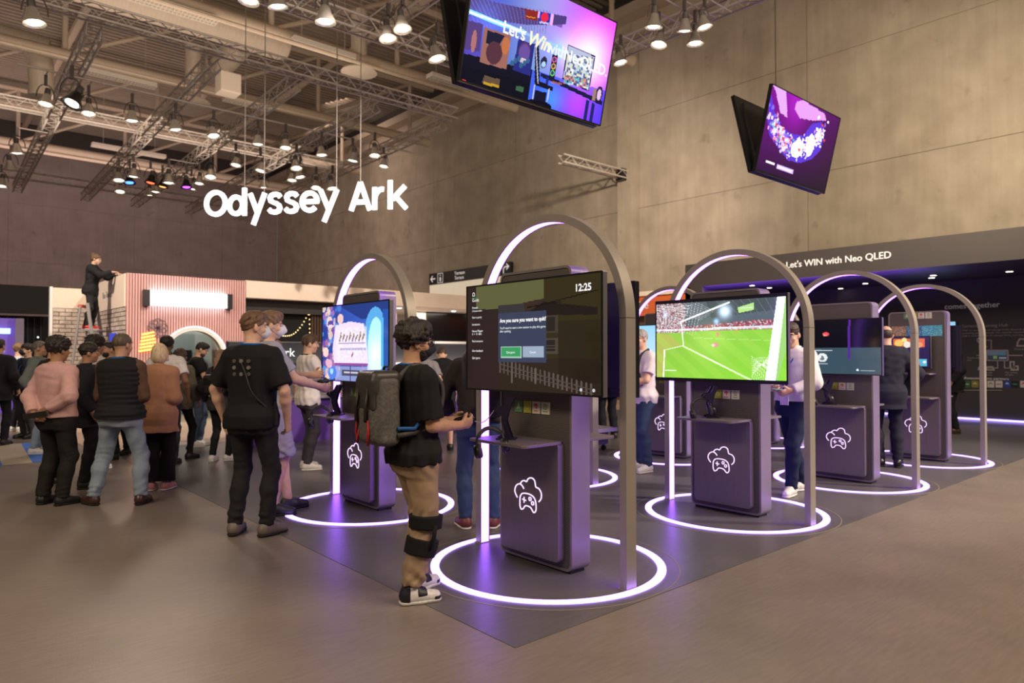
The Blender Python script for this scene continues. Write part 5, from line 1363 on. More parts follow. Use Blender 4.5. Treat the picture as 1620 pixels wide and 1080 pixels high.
ob('arch_light', MB().add(*(lambda m: (m.v, m.f))((lambda m: ([m.prism([o_[i], o_[i+1], ((o_[i+1][0]-CX)*.965 + CX, CZ + (o_[i+1][1]-CZ)*.965), ((o_[i][0]-CX)*.965 + CX, CZ + (o_[i][1]-CZ)*.965)], 1, YB - .062, YB - .05) for i in range(1, len(o_) - 2)], m)[1])(MB()))), emis('arch_glow', (1, .82, .85), 2.2), pb_)
ob('inner_wall', MB().box((3.6, YB + 2.2, 0), (5.9, YB + 2.3, 3.0)), mat('booth_inner_grey', (.28, .32, .30), .7), pb_)
ob('inner_green_wall', MB().box((3.62, YB + .3, 0), (3.7, YB + 2.2, 3.0)).box((3.7, YB + 1.8, 0), (4.85, YB + 2.18, 3.0)), mat('booth_inner_green', (.12, .48, .38), .7), pb_)
ob('yellow_panel', MB().box((4.3, YB + 1.74, .4), (4.75, YB + 1.8, 1.05)), mat('booth_yellow', (.7, .55, .12), .6), pb_)
ob('picture', MB().box((5.15, YB + 2.15, 1.25), (5.40, YB + 2.2, 1.6)), M_BLK, pb_)
li = bpy.data.lights.new('booth_inside_light', 'POINT'); li.energy = 60; li.color = (.9, 1, .95); li.shadow_soft_size = .15; lo2 = bpy.data.objects.new('booth_inside_light', li); COL.objects.link(lo2); lo2.location = (4.7, YB + 1.0, 2.8)
# rosette emblem
rs = MB()
for k in range(8):
    a = 2*PI*k/8; ribbon(rs, [(.105*math.cos(a) + .095*math.cos(b_), .105*math.sin(a) + .095*math.sin(b_)) for b_ in np.linspace(0, 2*PI, 21)[:-1]], .012, lambda u, v, t_: (4.06 + u, YB - .03 - t_, 2.06 + v), .012, True)
ribbon(rs, [(.035*math.cos(b_), .035*math.sin(b_)) for b_ in np.linspace(0, 2*PI, 17)[:-1]], .012, lambda u, v, t_: (4.06 + u, YB - .03 - t_, 2.06 + v), .012, True)
ob('rosette_emblem', rs, mat('emblem_grey', (.16, .10, .13), .6), pb_)
# light box sign
ls = thing('light_box_sign', 'glaring white light box sign on the pink booth', 'sign', (0, 0, 0))
ob('diffuser', MB().box((3.88, YB - .16, 2.545), (5.47, YB - .03, 2.85)), emis('light_box_white', (1, .95, 1.), 7.), ls, bevel=.01)
for x in (3.76, 5.47): ob('end_cap', MB().box((x, YB - .17, 2.52), (x + .12, YB - .03, 2.86)), M_BLK, ls)
no = thing('neon_sign', 'orange glowing neon sign low on the pink booth', 'sign', (0, 0, 0))
for k in range(6):
    m_ = MB(); ribbon(m_, [(-.16 + .01*k, -.16 + .07*k), (.18 - .01*k, -.10 + .07*k)], .035, lambda u, v, t_: (3.86 + u, YB - .04 - t_, 1.72 + v), .02); ob('neon_tube', m_, emis('neon_orange', (1, .33, .06), 5.), no)
# brick faced side walls with white fascia
def brick_wall(name, lb, axis, at, u0, u1, ztop, zf, sgn):
    t = thing(name, lb, 'booth wall', (0, 0, 0))
    def bx(a, b, c, d, dep0, dep1, nm, m, par=t):
        lo, hi = min(at + dep0*sgn, at + dep1*sgn), max(at + dep0*sgn, at + dep1*sgn)
        mb = MB().box((lo, a, c), (hi, b, d)) if axis == 0 else MB().box((a, lo, c), (b, hi, d)); return ob(nm, mb, m, par)
    bx(u0, u1, 0, ztop, 0, -.10, 'wall_board', mat('mortar', (.20, .165, .14), .9)); bx(u0, u1, zf, ztop, .03, 0, 'fascia', M_CR)
    BW, BH = .265, .098; rg = random.Random(len(lb)); z = zf - BH; row = 0
    ms = [mat('brick_pale_a', (.52, .44, .37), .85, noise=.2, nscale=14, bump=.3), mat('brick_pale_b', (.44, .36, .30), .85, noise=.2, nscale=14, bump=.3), mat('brick_pale_c', (.58, .50, .43), .85, noise=.2, nscale=14, bump=.3)]
    while z > .35:
        u = u0 - (BW/2 if row % 2 else 0)
        while u < u1 - .02:
            a, b = max(u, u0) + .009, min(u + BW, u1) - .009
            if b - a > .03: bx(a, b, z + .009, z + BH - .009, .012 + rg.uniform(0, .012), 0, 'brick', ms[rg.randrange(3)])
            u += BW
        z -= BH; row += 1
    return t
w1 = brick_wall('brick_wall', 'pale brick booth wall running back from the pink corner', 0, 3.46, 16.22, 19.9, 3.19, 2.50, -1)
w2 = brick_wall('brick_wall', 'pale brick booth wall behind the ladder facing the crowd', 1, 19.9, 2.66, 3.44, 3.11, 2.62, -1)
ob('corner_post', MB().box((2.60, 19.86, 0), (2.66, 20.0, 3.13)), M_WH, w2)
text('fascia_lettering', 'The Terrace', .20, mat('letter_grey', (.35, .34, .34), .6), w1, (3.425, 18.35, 2.78), ROT_XFACE, .004)
tag(ob('wall_tablet', MB().box((3.36, 16.75, 1.50), (3.40, 17.25, 1.95)), emis('tablet_blue', (.02, .05, .55), 1.)), 'small blue screen on the brick wall beside the pink booth', 'screen')
# ---------------------------------------------------------------- cream booth with long fascia
cb = thing('cream_booth', 'long cream booth with fascia lettering, dark interior and black screen', 'booth', (0, 0, 0))
ob('fascia', MB().box((5.95, YB, 2.82), (18.1, YB + .15, 3.22)), M_CR, cb); ob('soffit', MB().box((5.95, YB + .15, 2.82), (18.1, YB + 3.8, 2.88)), M_WH, cb)
text('fascia_lettering', 'The Freestyle', .22, mat('letter_dark', (.05, .045, .05), .5), cb, (8.75, YB - .004, 2.93), ROT_YFACE, .004)
ob('back_wall', MB().box((5.95, YB + 3.7, 0), (18.1, YB + 3.85, 2.85)), mat('booth_grey', (.50, .44, .40), .7), cb)
ob('dark_room', MB().box((6.0, YB + .5, 0), (7.75, YB + .6, 2.82)), mat('curtain_black', (.006, .006, .007), .95), cb)
for k in range(9): ob('wood_slat', MB().box((7.76 + .075*k, YB + .40, 0), (7.81 + .075*k, YB + .5, 2.6)), mat('wood_dark', (.055, .028, .018), .6), cb)
ob('side_panel', MB().box((7.74, YB + .5, 0), (8.50, YB + .55, 2.6)), mat('wood_shadow', (.02, .012, .01), .8), cb); ob('beige_panel', MB().box((8.45, YB + .4, 0), (8.75, YB + .5, 2.65)), mat('booth_beige', (.40, .28, .20), .7), cb); ob('grey_panel', MB().box((8.75, YB + .45, 0), (10.3, YB + .5, 2.65)), mat('booth_grey2', (.36, .33, .33), .7), cb)
ob('header_panel', MB().box((5.97, YB + .3, 2.5), (8.5, YB + .4, 2.82)), mat('header_dark', (.03, .028, .03), .8), cb)
for x0, x1, z0, z1, n in ((6.02, 6.35, 2.45, 1.9, 9), (7.0, 7.65, 1.95, 2.5, 13), (7.72, 7.68, 1.7, 2.5, 12)):
    for k in range(n):
        f = k/(n-1); ob('fairy_light', MB().add(*sphere((x0 + (x1-x0)*f, YB + .36, z0 + (z1-z0)*f - .18*math.sin(f*PI)), .016, 6, 4)), emis('fairy_warm', (1, .72, .30), 3.), cb)
bs = thing('booth_screen', 'large black screen on the cream booth back wall', 'screen', (0, 0, 0))
ob('panel', MB().box((12.2, YB + 1.74, 1.90), (14.6, YB + 1.80, 3.0)), mat('screen_black', (.004, .004, .005), .2), bs); ob('ledge', MB().box((12.0, YB + 1.5, 1.82), (14.8, YB + 1.85, 1.90)), M_WH, bs)
ob('backing', MB().box((11.7, YB + 1.80, 0), (16.5, YB + 1.9, 2.82)), M_CR, cb)
for x, y in ((10.6, .8), (12.6, .9), (14.4, .9)): ob('soffit_lamp', MB().lathe([(.07, 2.80), (.07, 2.822)], 12, (x, YB + y, 0)), emis('soffit_glow', (.6, .85, 1), 4.), cb)
li = bpy.data.lights.new('cream_booth_light', 'AREA'); li.energy = 130; li.size = 3; li.color = (1, .88, .78); o = bpy.data.objects.new('cream_booth_light', li); COL.objects.link(o); o.location = (11.5, YB + 1.0, 2.78)
# ---------------------------------------------------------------- demo counters in the middle
def counter(x0, x1, y, lb, right):
    t = thing('demo_counter', lb, 'counter', (0, 0, 0)); M_CD = mat('counter_slate', (.035, .04, .05), .5); M_CP = mat('counter_violet', (.10, .03, .32), .5)
    ob('base', MB().box((x0, y + .1, .003), (x1, y + .7, .74)), M_CP, t); ob('worktop', MB().box((x0, y, .74), (x1, y + .75, .79)), mat('counter_top', (.25, .22, .24), .4), t)
    ob('header', MB().box((x0, y + .62, 1.33), (x1, y + .74, 1.70)), M_CD, t, bevel=.01); ob('header_rim', MB().box((x0, y + .615, 1.70), (x1, y + .745, 1.72)), M_TVE, t)
    ob('backdrop', MB().box((x0, y + .66, .79), (x1, y + .72, 1.33)), mat('backdrop_%d' % right, ((.75, .55, .42) if right else (.05, .06, .07)), .6), t)
    for x in np.arange(x0 + .2, x1 - .1, 1.3): ob('support', MB().box((x, y + .64, .79), (x + .05, y + .70, 1.33)), M_BLK, t)
    if right:
        ob('header_lamp', MB().box((x0 + .05, y + .50, 1.315), (x1 - .05, y + .62, 1.33)), emis('counter_lamp', (1, .80, .62), 7.), t)
    return t
c1 = counter(4.05, 6.55, 11.2, 'dark slate demo counter lettered Ark behind the white t-shirt man', 0)
text('header_lettering', 'Odyssey Ark', .21, M_W, c1, (4.10, 11.815, 1.46), ROT_YFACE, .002, .002)
c2 = counter(6.6, 10.6, 11.2, 'demo counter with lit backdrop and violet base behind the backpack man', 1)
for x, k in ((7.0, 'left'), (8.05, 'middle'), (9.1, 'right')):
    t = thing('racing_display', 'red and orange lit game display at the %s of the demo counter' % k, 'display', (x, 11.45, .79)); ob('case', MB().box((-.32, -.16, .0), (.32, .16, .12)), mat('display_orange', (.75, .10, .03), .4, emit=(1, .16, .04), es=.6), t, bevel=.03)
    pc = Canvas(40, 26); pc.fill((1.0, .25, .08)); pc.rect(.0, .65, 1, 1, (1.2, 1.0, .85)); pc.rect(.05, .78, .9, .84, (.5, .05, .05)); pc.rect(.12, .05, .45, .5, (.04, .02, .04)); pc.rect(.5, .1, .85, .45, (1.2, .95, .85)); pc.ellipse(.55, .55, .12, .1, (.3, .25, .4)); pc.speckle((pc.u > .5) & (pc.v < .45) & (pc.v > .1), [(1.1, .3, .2), (1.2, 1.1, 1), (.9, .8, .7)], .6, 2)
    me = pc.mesh('screen', .62, .40, vcol_emission('screen_light_1', 1.)); o = ob('screen', me, None, t, (0, .12, .33)); o.rotation_euler = (0, 0, PI/2)
for n, (x, lb) in enumerate(((6.9, 'office chair base seen left of the nearest kiosk'), (8.2, 'office chair base by the demo counter middle'), (10.2, 'office chair base seen right of the nearest kiosk'))):
    t = thing('office_chair', 'black ' + lb, 'chair', (x, 10.55, .003), n, 'office chairs at the demo counter')
    ob('seat', MB().prism(rrect(0, 0, .24, .24, .08, 4), 2, .46, .53), M_BLK, t, bevel=.02); ob('backrest', MB().prism(rrect(0, .85, .22, .28, .08, 4), 1, -.27, -.22), M_BLK, t, bevel=.015); ob('back_bar', MB().bar((0, -.24, .5), (0, -.25, .75), .02, 6), M_BLK, t); ob('column', MB().lathe([(.03, .10), (.03, .46)], 10), M_BLK, t)
    for k in range(5):
        a = 2*PI*k/5; ob('base_arm', MB().bar((0, 0, .10), (.28*math.cos(a), .28*math.sin(a), .07), .02, 6), M_BLK, t); ob('caster', MB().lathe([(.028, -.02), (.028, .02)], 10, (.28*math.cos(a), .28*math.sin(a), .029), 0), M_BLK, t)
# ---------------------------------------------------------------- orange booth by the concrete wall
ob_ = thing('orange_booth', 'orange fascia booth by the concrete wall, lettered The', 'booth', (0, 0, 0))
ob('fascia', MB().box((17.4, 10.8, 2.70), (17.6, 15.0, 3.32)), mat('booth_orange', (.62, .13, .035), .6), ob_); ob('fascia_top', MB().box((17.35, 10.8, 3.32), (17.6, 15.4, 3.46)), M_CR, ob_)
text('fascia_lettering', 'The', .34, mat('letter_cream', (.85, .80, .75), .5), ob_, (17.39, 13.95, 2.92), ROT_XFACE, .004)
ob('wall', MB().box((17.6, 10.8, 0), (17.75, 15.0, 2.70)), mat('booth_brown', (.10, .055, .04), .7), ob_); ob('frame_bar', MB().box((17.3, 10.8, 2.18), (17.6, 15.0, 2.28)), M_BLK, ob_)
# ---------------------------------------------------------------- dark gaming booth on the right, against the concrete wall
ng = thing('dark_booth', 'dark grey gaming booth with lettered fascia along the concrete wall', 'booth', (0, 0, 0))
M_NG = mat('booth_charcoal', (.105, .094, .090), .6, noise=.04); M_NB = mat('booth_charcoal_wall', (.045, .041, .045), .55, noise=.04)
ob('fascia', MB().box((15.0, -8, 3.20), (15.15, 10.4, 3.78)), M_NG, ng); ob('soffit', MB().box((15.15, -8, 3.20), (18.3, 10.4, 3.26)), mat('booth_soffit', (.05, .045, .06), .45), ng)
ob('back_wall', MB().box((18.25, -8, 0), (18.33, 10.4, 3.2)), M_NB, ng); ob('side_wall', MB().box((15.0, 10.25, 0), (18.3, 10.4, 3.2)), M_NG, ng); ob('fascia_return', MB().box((15.0, 9.9, 0), (15.15, 10.4, 3.2)), M_NG, ng)
fq = gx(1243, 424, 14.99); fe = gx(1405, 408, 14.99); 
text('fascia_lettering', "Let's WIN with Neo QLED", (fq[1]-fe[1])/10.9, mat('letter_white_plain', (.85, .80, .74), .5, emit=(1, .94, .88), es=.55), ng, (14.995, fq[1], fq[2]), ROT_XFACE, .006, .0015)
ob('floor_led', MB().box((18.20, -8, .015), (18.25, 10.2, .055)), emis('floor_led_violet', (.38, .26, 1.), 4.), ng)
for n, (x, y) in enumerate(((1172, 448), (1217, 454), (1276, 455), (1369, 447), (1474, 438), (1593, 410), (1597, 428), (1560, 452), (1640, 420), (1330, 455))):
    q = gz(x, y, 3.2)
    if q[0] < 15.3 or q[0] > 18.1: q[0] = 15.6 + (n % 3)*.9
    d = thing('downlight', 'small warm downlight in the dark booth soffit, %s from the left' % ['first', 'second', 'third', 'sixth', 'seventh', 'ninth', 'tenth', 'eighth', 'last', 'fifth'][n], 'downlight', (q[0], q[1], 3.19), 0, 'downlights of the dark booth')
    ob('rim', MB().lathe([(.085, -.012), (.085, .01), (.06, .01)], 16), M_TVE, d); ob('lamp', MB().lathe([(.06, -.014), (.06, .0)], 14), emis('downlight_warm', (1, .82, .6), 9.), d)
    if n in (3, 4, 5, 1): spot('downlight_beam', (q[0], q[1], 3.15), (q[0] + .3, q[1], 0), 28, 75, .7, (1, .85, .68), .04)
li = bpy.data.lights.new('booth_violet_light', 'AREA'); li.energy = 100; li.size = 6; li.size_y = .3; li.shape = 'RECTANGLE'; li.color = (.30, .12, 1.); o = bpy.data.objects.new('booth_violet_light', li); COL.objects.link(o); o.location = (15.4, 8, 2.6); o.rotation_euler = (PI, 0, PI/2)
# printed info wall
M_IW = mat('print_white', (.62, .58, .56), .6, emit=(1, .95, .9), es=.06); M_IG = mat('print_grey', (.40, .37, .36), .6)
def wtext(px, py, s, body, m=M_IG, off=0.): q = gx(px, py, 18.245); return text('printed_text', body, s, m, ng, tuple(q), ROT_XFACE, .002, off)
wtext(1494, 489, .17, 'comes together', M_IW, .001)
wtext(1522, 518, .10, 'Samsung Gaming Hub', M_IG); 
for i, b_ in enumerate(('With no downloads or storage limits, discover and play', 'streaming games instantly. No consoles required, just', 'grab a controller and no storage limits, just play.')): wtext(1522, 524 + 4.2*i, .060, b_)
wtext(1525, 599.5, .085, 'Awesome game partners', M_IW)
wm = lambda px, py: gx(px, py, 18.24)
def wline(pts, wd=.018, cl=False, m=M_IG, nm='printed_line'):
    mb = MB(); P2 = [(-wm(*p)[1], wm(*p)[2]) for p in pts]; ribbon(mb, P2, wd, lambda u, v, t_: (18.249 - t_, -u, v), .003, cl); return ob(nm, mb, m, ng)
a_, b2_ = wm(1560, 553), wm(1596, 571)
ph = ob('phone_picture', MB().prism(rrect((a_[1]+b2_[1])/2, (a_[2]+b2_[2])/2, abs(a_[1]-b2_[1])/2, abs(a_[2]-b2_[2])/2, .03, 4), 0, 18.225, 18.25), mat('phone_rim', (.35, .33, .33), .4), ng)
pc = Canvas(30, 16); pc.fill((.02, .025, .03)); pc.rect(.0, .5, .95, 1, (.06, .07, .09)); pc.rect(.3, .1, .5, .45, (.10, .16, .05)); pc.rect(.6, .1, .95, .3, (.15, .15, .18)); pc.ellipse(.75, .7, .1, .2, (.02, .10, .12))
o = ob('phone_screen', pc.mesh('phone_screen', abs(a_[1]-b2_[1]) - .06, abs(a_[2]-b2_[2]) - .05, vcol_emission('screen_light_1', 1.)), None, ng, (18.222, (a_[1]+b2_[1])/2, (a_[2]+b2_[2])/2))
cxm, cym = 1551, 538
wline([(cxm + 5*math.cos(k), cym + 4*math.sin(k)) for k in np.linspace(0, 2*PI, 14)[:-1]], .03, True); wline([(1554, 541), (1559, 545)], .05)
wline([(1558, 538), (1568, 538), (1568, 552)]); wline([(1578, 571), (1578, 582), (1562, 582)]); wline([(1589, 571), (1589, 582), (1598, 582)]); wline([(1596, 562), (1618, 562)]); wline([(1545, 562), (1560, 562)])
wline([(1552 + 4*math.cos(k), 584 - 5*math.sin(k)) for k in np.linspace(-.3, PI + .3, 10)], .03); wline([(1562, 580), (1570, 580), (1572, 585), (1560, 585)], .03, True)
wline([(1598, 572), (1604, 572), (1604, 582), (1598, 582)], .03, True); wline([(1604, 579), (1610, 579), (1610, 585), (1600, 585)], .03, True); wline([(1610, 541), (1613, 536), (1622, 536), (1625, 547), (1609, 547)], .03, True)
for px, py, b_ in ((1548, 549, 'Search in\ninstant'), (1530, 567, 'Works with\npads'), (1550, 590, 'No console,\nno problem'), (1590, 590, 'Play across\nscreens'), (1604, 553, 'Cloud gaming')): wtext(px, py, .05, b_)
wline([(1525, 617), (1585, 617)], .012)
for n, (px, cl) in enumerate(((1524, (.03, .14, .05)), (1537, (.25, .22, .04)), (1550, (.60, .57, .55)), (1562, (.60, .57, .52)), (1575, (.62, .58, .57)), (1588, (.02, .06, .30)), (1600, (.008, .01, .012)), (1614, (.60, .57, .56)))):
    a_ = wm(px, 602); b2_ = wm(px + 11, 613)
    lg = ob('partner_logo', MB().box((18.235, b2_[1], b2_[2]), (18.25, a_[1], a_[2])), mat('partner_%d' % n, cl, .6), ng)
    mk = MB(); cy_, cz_ = (a_[1]+b2_[1])/2, (a_[2]+b2_[2])/2
    ribbon(mk, [(-.03, 0), (0, .03), (.03, 0)] if n % 2 else [(-.045, 0), (.045, 0)], .02, lambda u, v, t_: (18.234 - t_, cy_ - u, cz_ + v), .002); ob('logo_mark', mk, mat('partner_ink_%d' % n, [(.5, .6, .5), (.6, .6, .3), (.5, .04, .08), (.1, .25, .1), (.3, .1, .1), (.5, .6, .8), (.05, .3, .25), (.5, .05, .05)][n], .6), lg)
t, s = make_tv(1.1, .62, pic_sky(), strength=.9); q = gx(1513, 522, 18.17); t.location = (18.15, q[1] + .55, 1.95); t['label'] = 'television with sky picture on the dark booth wall behind the far kiosk'
# ---------------------------------------------------------------- direction sign on the concrete wall
ds = thing('direction_sign', 'black overhead direction sign with arrows and Terrasse lettering on concrete wall', 'sign', (0, 0, 0))
ob('panel', MB().box((18.36, 21.05, 4.72), (18.5, 26.85, 5.24)), mat('sign_black', (.010, .009, .012), .4), ds); ob('light_panel', MB().box((18.36, 21.05, 3.2), (18.52, 26.8, 4.70)), mat('sign_light_panel', (.78, .70, .56), .5, emit=(1, .88, .66), es=.35), ds); ob('bracket', MB().box((18.5, 22, 4.8), (18.58, 26, 5.1)), M_BLK, ds)
M_SW = mat('sign_white', (.85, .82, .78), .5, emit=(1, 1, 1), es=.25)
text('sign_lettering', 'Terrasse\nTerrace', .21, M_SW, ds, (18.355, 24.85, 5.02), ROT_XFACE, .003, .003)
def sline(pts, wd, cl=False): mb = MB(); ribbon(mb, pts, wd, lambda u, v, t_: (18.358 - t_, -u, v), .004, cl); return ob('pictogram', mb, M_SW, ds)
sline([(-26.35, 4.98), (-26.7, 4.98)], .06); sline([(-26.55, 5.12), (-26.70, 4.98), (-26.55, 4.84)], .06); sline([(-26.15, 4.77), (-25.75, 4.77), (-25.75, 5.19), (-26.15, 5.19)], .03, True); sline([(-25.95, 4.83), (-25.95, 5.02)], .12); sline([(-25.96, 5.08), (-25.94, 5.12)], .09)
sline([(-22.15, 4.77), (-21.75, 4.77), (-21.75, 5.19), (-22.15, 5.19)], .03, True); sline([(-21.95, 4.83), (-21.95, 5.02)], .12); sline([(-21.96, 5.08), (-21.94, 5.12)], .09); sline([(-21.5, 4.80), (-21.5, 4.98), (-21.42, 5.06), (-21.2, 5.06)], .06); sline([(-21.32, 5.18), (-21.18, 5.06), (-21.32, 4.94)], .06)
# ---------------------------------------------------------------- far left: dark booth edge and purple booth
fb = thing('black_booth', 'black fascia booth at the far left behind the crowd', 'booth', (0, 0, 0)); ob('fascia', MB().box((-6, 26, 2.75), (3.6, 26.2, 3.62)), mat('booth_black', (.010, .009, .010), .7), fb); ob('back_wall', MB().box((-6, 27.5, 0), (3.6, 27.6, 2.75)), mat('booth_black2', (.006, .006, .008), .8), fb)
for k in range(9): ob('frame_tube', MB().bar((1.9 + .18*k, 27.3, 0), (1.9 + .18*k, 27.3, 2.7), .012, 5), mat('frame_grey', (.06, .06, .07), .5), fb)
for x, z in ((2.75, 2.45), (2.78, 2.1), (3.25, 2.05), (3.4, 1.5)): ob('spot', MB().add(*sphere((x, 27.2, z), .03, 8, 5)), emis('spot_cold', (.7, .85, 1), 2.), fb)
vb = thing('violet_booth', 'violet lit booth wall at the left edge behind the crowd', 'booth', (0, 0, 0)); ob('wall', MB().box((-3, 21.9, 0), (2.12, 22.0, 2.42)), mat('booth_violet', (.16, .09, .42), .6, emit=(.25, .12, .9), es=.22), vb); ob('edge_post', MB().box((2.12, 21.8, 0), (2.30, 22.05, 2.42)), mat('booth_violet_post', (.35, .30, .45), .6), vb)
sc_ = MB().box((.6, 21.83, 2.02), (2.02, 21.9, 2.16)); ob('sign_strip', sc_, emis('sign_cyan', (.35, .55, 1.), 2.5), vb)
for i in range(5): text('wall_text', 'game on the go', .09, M_W2, vb, (1.35, 21.895, 1.55 - .13*i), ROT_YFACE, .002)
# small display table half seen between kiosk and arch
tb = thing('low_plinth', 'low pale table on black feet behind the nearest kiosk', 'table', tuple(gz(930, 712)), 0)
ob('top', MB().box((-.35, -.3, .30), (.35, .3, .36)), mat('plinth_pale', (.45, .42, .45), .5), tb, bevel=.005); ob('body', MB().box((-.25, -.2, .10), (.25, .2, .30)), M_BLK, tb)
for s in (-1, 1):
    for q in (-1, 1): ob('caster', MB().lathe([(.04, -.02), (.04, .02)], 10, (s*.2, q*.15, .041), 0), M_BLK, tb); ob('leg', MB().box((s*.2 - .015, q*.15 - .015, .06), (s*.2 + .015, q*.15 + .015, .11)), M_BLK, tb)
# ---------------------------------------------------------------- the people
BLK = (.010, .0095, .010); HD = (.018, .013, .011); HB = (.085, .048, .027); HL = (.20, .115, .06); GREYH = (.13, .12, .115)
T = lambda m, col, **k: dict(dict(m=m, col=col, kind='tee', hem=.86, sleeve=.66, grow=.020), **k)
S = lambda m, col, **k: dict(dict(m=m, col=col, kind='shirt', hem=.90, sleeve=1.92, grow=.018, loose=.016), **k)
Jk = lambda m, col, **k: dict(dict(m=m, col=col, kind='jacket', hem=.74, sleeve=1.93, grow=.030, loose=.014, fold=.003, name='jacket', collar=True), **k)
Lg = lambda m, col, **k: dict(dict(m=m, col=col), **k)
BSH = dict(m='black', col=BLK); WSH = dict(m='white', col=(.62, .60, .57), sole='white'); BRSH = dict(m='brown', col=(.055, .022, .014), sole='black', rough=.35)
hold = {1: dict(wr=(.09, .34, 1.08), el=(1, -.9, -.5), pn=(-1, 0, .5), curl=38), -1: dict(wr=(-.09, .34, 1.08), el=(-1, -.9, -.5), pn=(1, 0, .5), curl=38)}
XY = lambda p: (float(p[0]), float(p[1]))
def pix(x, y): return XY(gz(x, y))
# --- 1 the visitor at the nearest kiosk
def knee_brace(c):
    J = c['J']; kn, hp, an = J[1, 'knee'], J[1, 'hip'], J[1, 'ankle']; g = SDF(.015)
    g.cone(kn + (an - kn)*.09, kn + (hp - kn)*.11, .104, .108, 3); g.build('knee_brace_band', .008, cloth('brace', (.008, .008, .009)), c['t'])
    g = SDF(.015); g.cone(kn + (an - kn)*.24, kn + (an - kn)*.48, .104, .100, 3); g.ell(kn + (an - kn)*.36 + np.array([0, .05, 0]), (.06, .062, .06)); g.build('knee_brace_band', .008, cloth('brace', (.008, .008, .009)), c['t'])
    m = MB().tube([kn + np.array([.102, .01, 0]), kn + (an - kn)*.18 + np.array([.108, .015, 0]), kn + (an - kn)*.36 + np.array([.098, .01, 0])], .014, 8); ob('knee_hinge', m, cloth('brace', (.008, .008, .009)), c['t'], smooth=True)
def pack_trim(c, p, yb, z, sx, sy, sz):
    up = c['up']; ml = mat('bag_strap_black', (.012, .011, .011), .5)
    for s in (-1, 1):
        ob('closure_strap', MB().tube([up((s*.075, yb - sy - .02, z + sz*.62)), up((s*.075, yb - sy*1.32 - .012, z + sz*.1)), up((s*.075, yb - sy*1.32 - .014, z - sz*.30))], .012, 6), ml, p, smooth=True)
        ob('red_webbing', MB().tube([up((s*.085, yb - sy*1.34, z - sz*.25)), up((s*.10, yb - sy*1.40, z - sz*.60)), up((s*.085, yb - sy*1.36, z - sz*.92)), up((s*.07, yb - sy*1.30, z - sz*.55))], .008, 5), mat('webbing_red', (.35, .01, .015), .7), p, smooth=True)
        ob('blue_strap', MB().tube([up((s*.165, -.02, 1.16)), up((s*.175, -.08, 1.10)), up((s*.15, yb + sy*.6, z - sz*.5))], .013, 6), mat('strap_blue', (.01, .10, .36), .6), p, smooth=True)
    ob('top_handle', MB().tube([up((-.04, yb + sy*.5, z + sz*1.08)), up((-.03, yb + sy*.6, z + sz*1.22)), up((.03, yb + sy*.6, z + sz*1.22)), up((.04, yb + sy*.5, z + sz*1.08))], .008, 6), ml, p, smooth=True)
canvas = mat('bag_canvas_grey', (.085, .078, .070), .7, noise=.35, nscale=55, bump=.3, bscale=120)
P1 = person('curly haired man in black t-shirt and khaki trousers playing at the nearest kiosk', pix(655, 944), -56, 1.685, 'mid', hair=('curly', (.022, .016, .014)), vox=.0078, lean=-1,
    feet=[(-.10, .10, 12), (.10, -.04, -14)], head=(-14, 4), seed=5, eyes=True, beard='dark',
    arms={1: dict(wr=(.125, .27, 1.09), el=(.45, -.9, -1), pn=(-.9, -.1, .4), curl=26, hd=(-.25, 1, .12)), -1: dict(wr=(-.07, .30, 1.10), el=(-.6, -.8, -.9), pn=(1, 0, .4), curl=26)},
    top=T('black_tee', BLK, hem=.865, sleeve=.86, grow=.022, loose=.016, fold=.005, hipx=.012), legs=Lg('khaki', (.31, .215, .14), fit=1.24, hem=.115, hemr=.068, fold=1.4, top=.93), shoes=dict(m='white', col=(.66, .64, .62), sole='white', overlay=(.008, .008, .016), high=.02),
    extras=[mask((.012, .012, .016), 'black'), glasses, lanyard((.01, .12, .42), 'blue', r=.007), knee_brace,
            backpack('grey canvas backpack with black leather flap worn by the curly haired man', (.085, .078, .070), 'grey', size=(.150, .085, .22), z=1.215, trim=pack_trim, vox=.008, pat=canvas)])
# --- 2 the staff member seen from behind
def staff_marks(c):
    up, lev = c['up'], np.array(c['lev'])
    for ix, x in enumerate((-.062, 0, .062)):
        for iz, z in enumerate((1.365, 1.315, 1.265)):
            if ix == 1 and iz == 1: continue
            cy, rx, ry = (np.interp(z, lev[:, 0], lev[:, k]) for k in (1, 2, 3)); gr = .022
            y = cy - (ry + gr)*(1 - (abs(x)/(rx + gr))**2.3)**(1/2.3)
            M = Matrix.Translation(Vector(up((x, y - .0035, z)))) @ Matrix(c['RL'].tolist()).to_4x4()
            ob('shirt_dot', MB().lathe([(.015, -.006), (.015, .006)], 14, (0, 0, 0), 1).xf(M), mat('dot_grey_%d' % ((ix + iz) % 2), (.16, .155, .15) if (ix + iz) % 2 else (.07, .068, .066), .7), c['t'])
    pts = [up((-.075, -.075, 1.475)), up((-.03, -.135, 1.40)), up((.04, -.155, 1.28)), up((.10, -.150, 1.12)), up((.185, -.06, .99))]
    ob('shoulder_strap', MB().tube(smooth_path(pts, 4), .007, 6), mat('strap_black', (.006, .006, .006), .5), c['t'], smooth=True)
    ob('radio', MB().box((-.03, -.018, -.06), (.03, .018, .06)).box((.012, -.008, .06), (.022, .004, .12)).xf(Matrix.Translation(Vector(up((.205, -.03, .93))))), mat('radio_black', (.008, .008, .008), .4), c['t'])
    ob('belt_label', MB().box((-.022, -.004, -.016), (.022, .004, .016)).xf(Matrix.Translation(Vector((.06, -.150, .955)))), mat('label_navy', (.04, .04, .09), .6), c['t'])
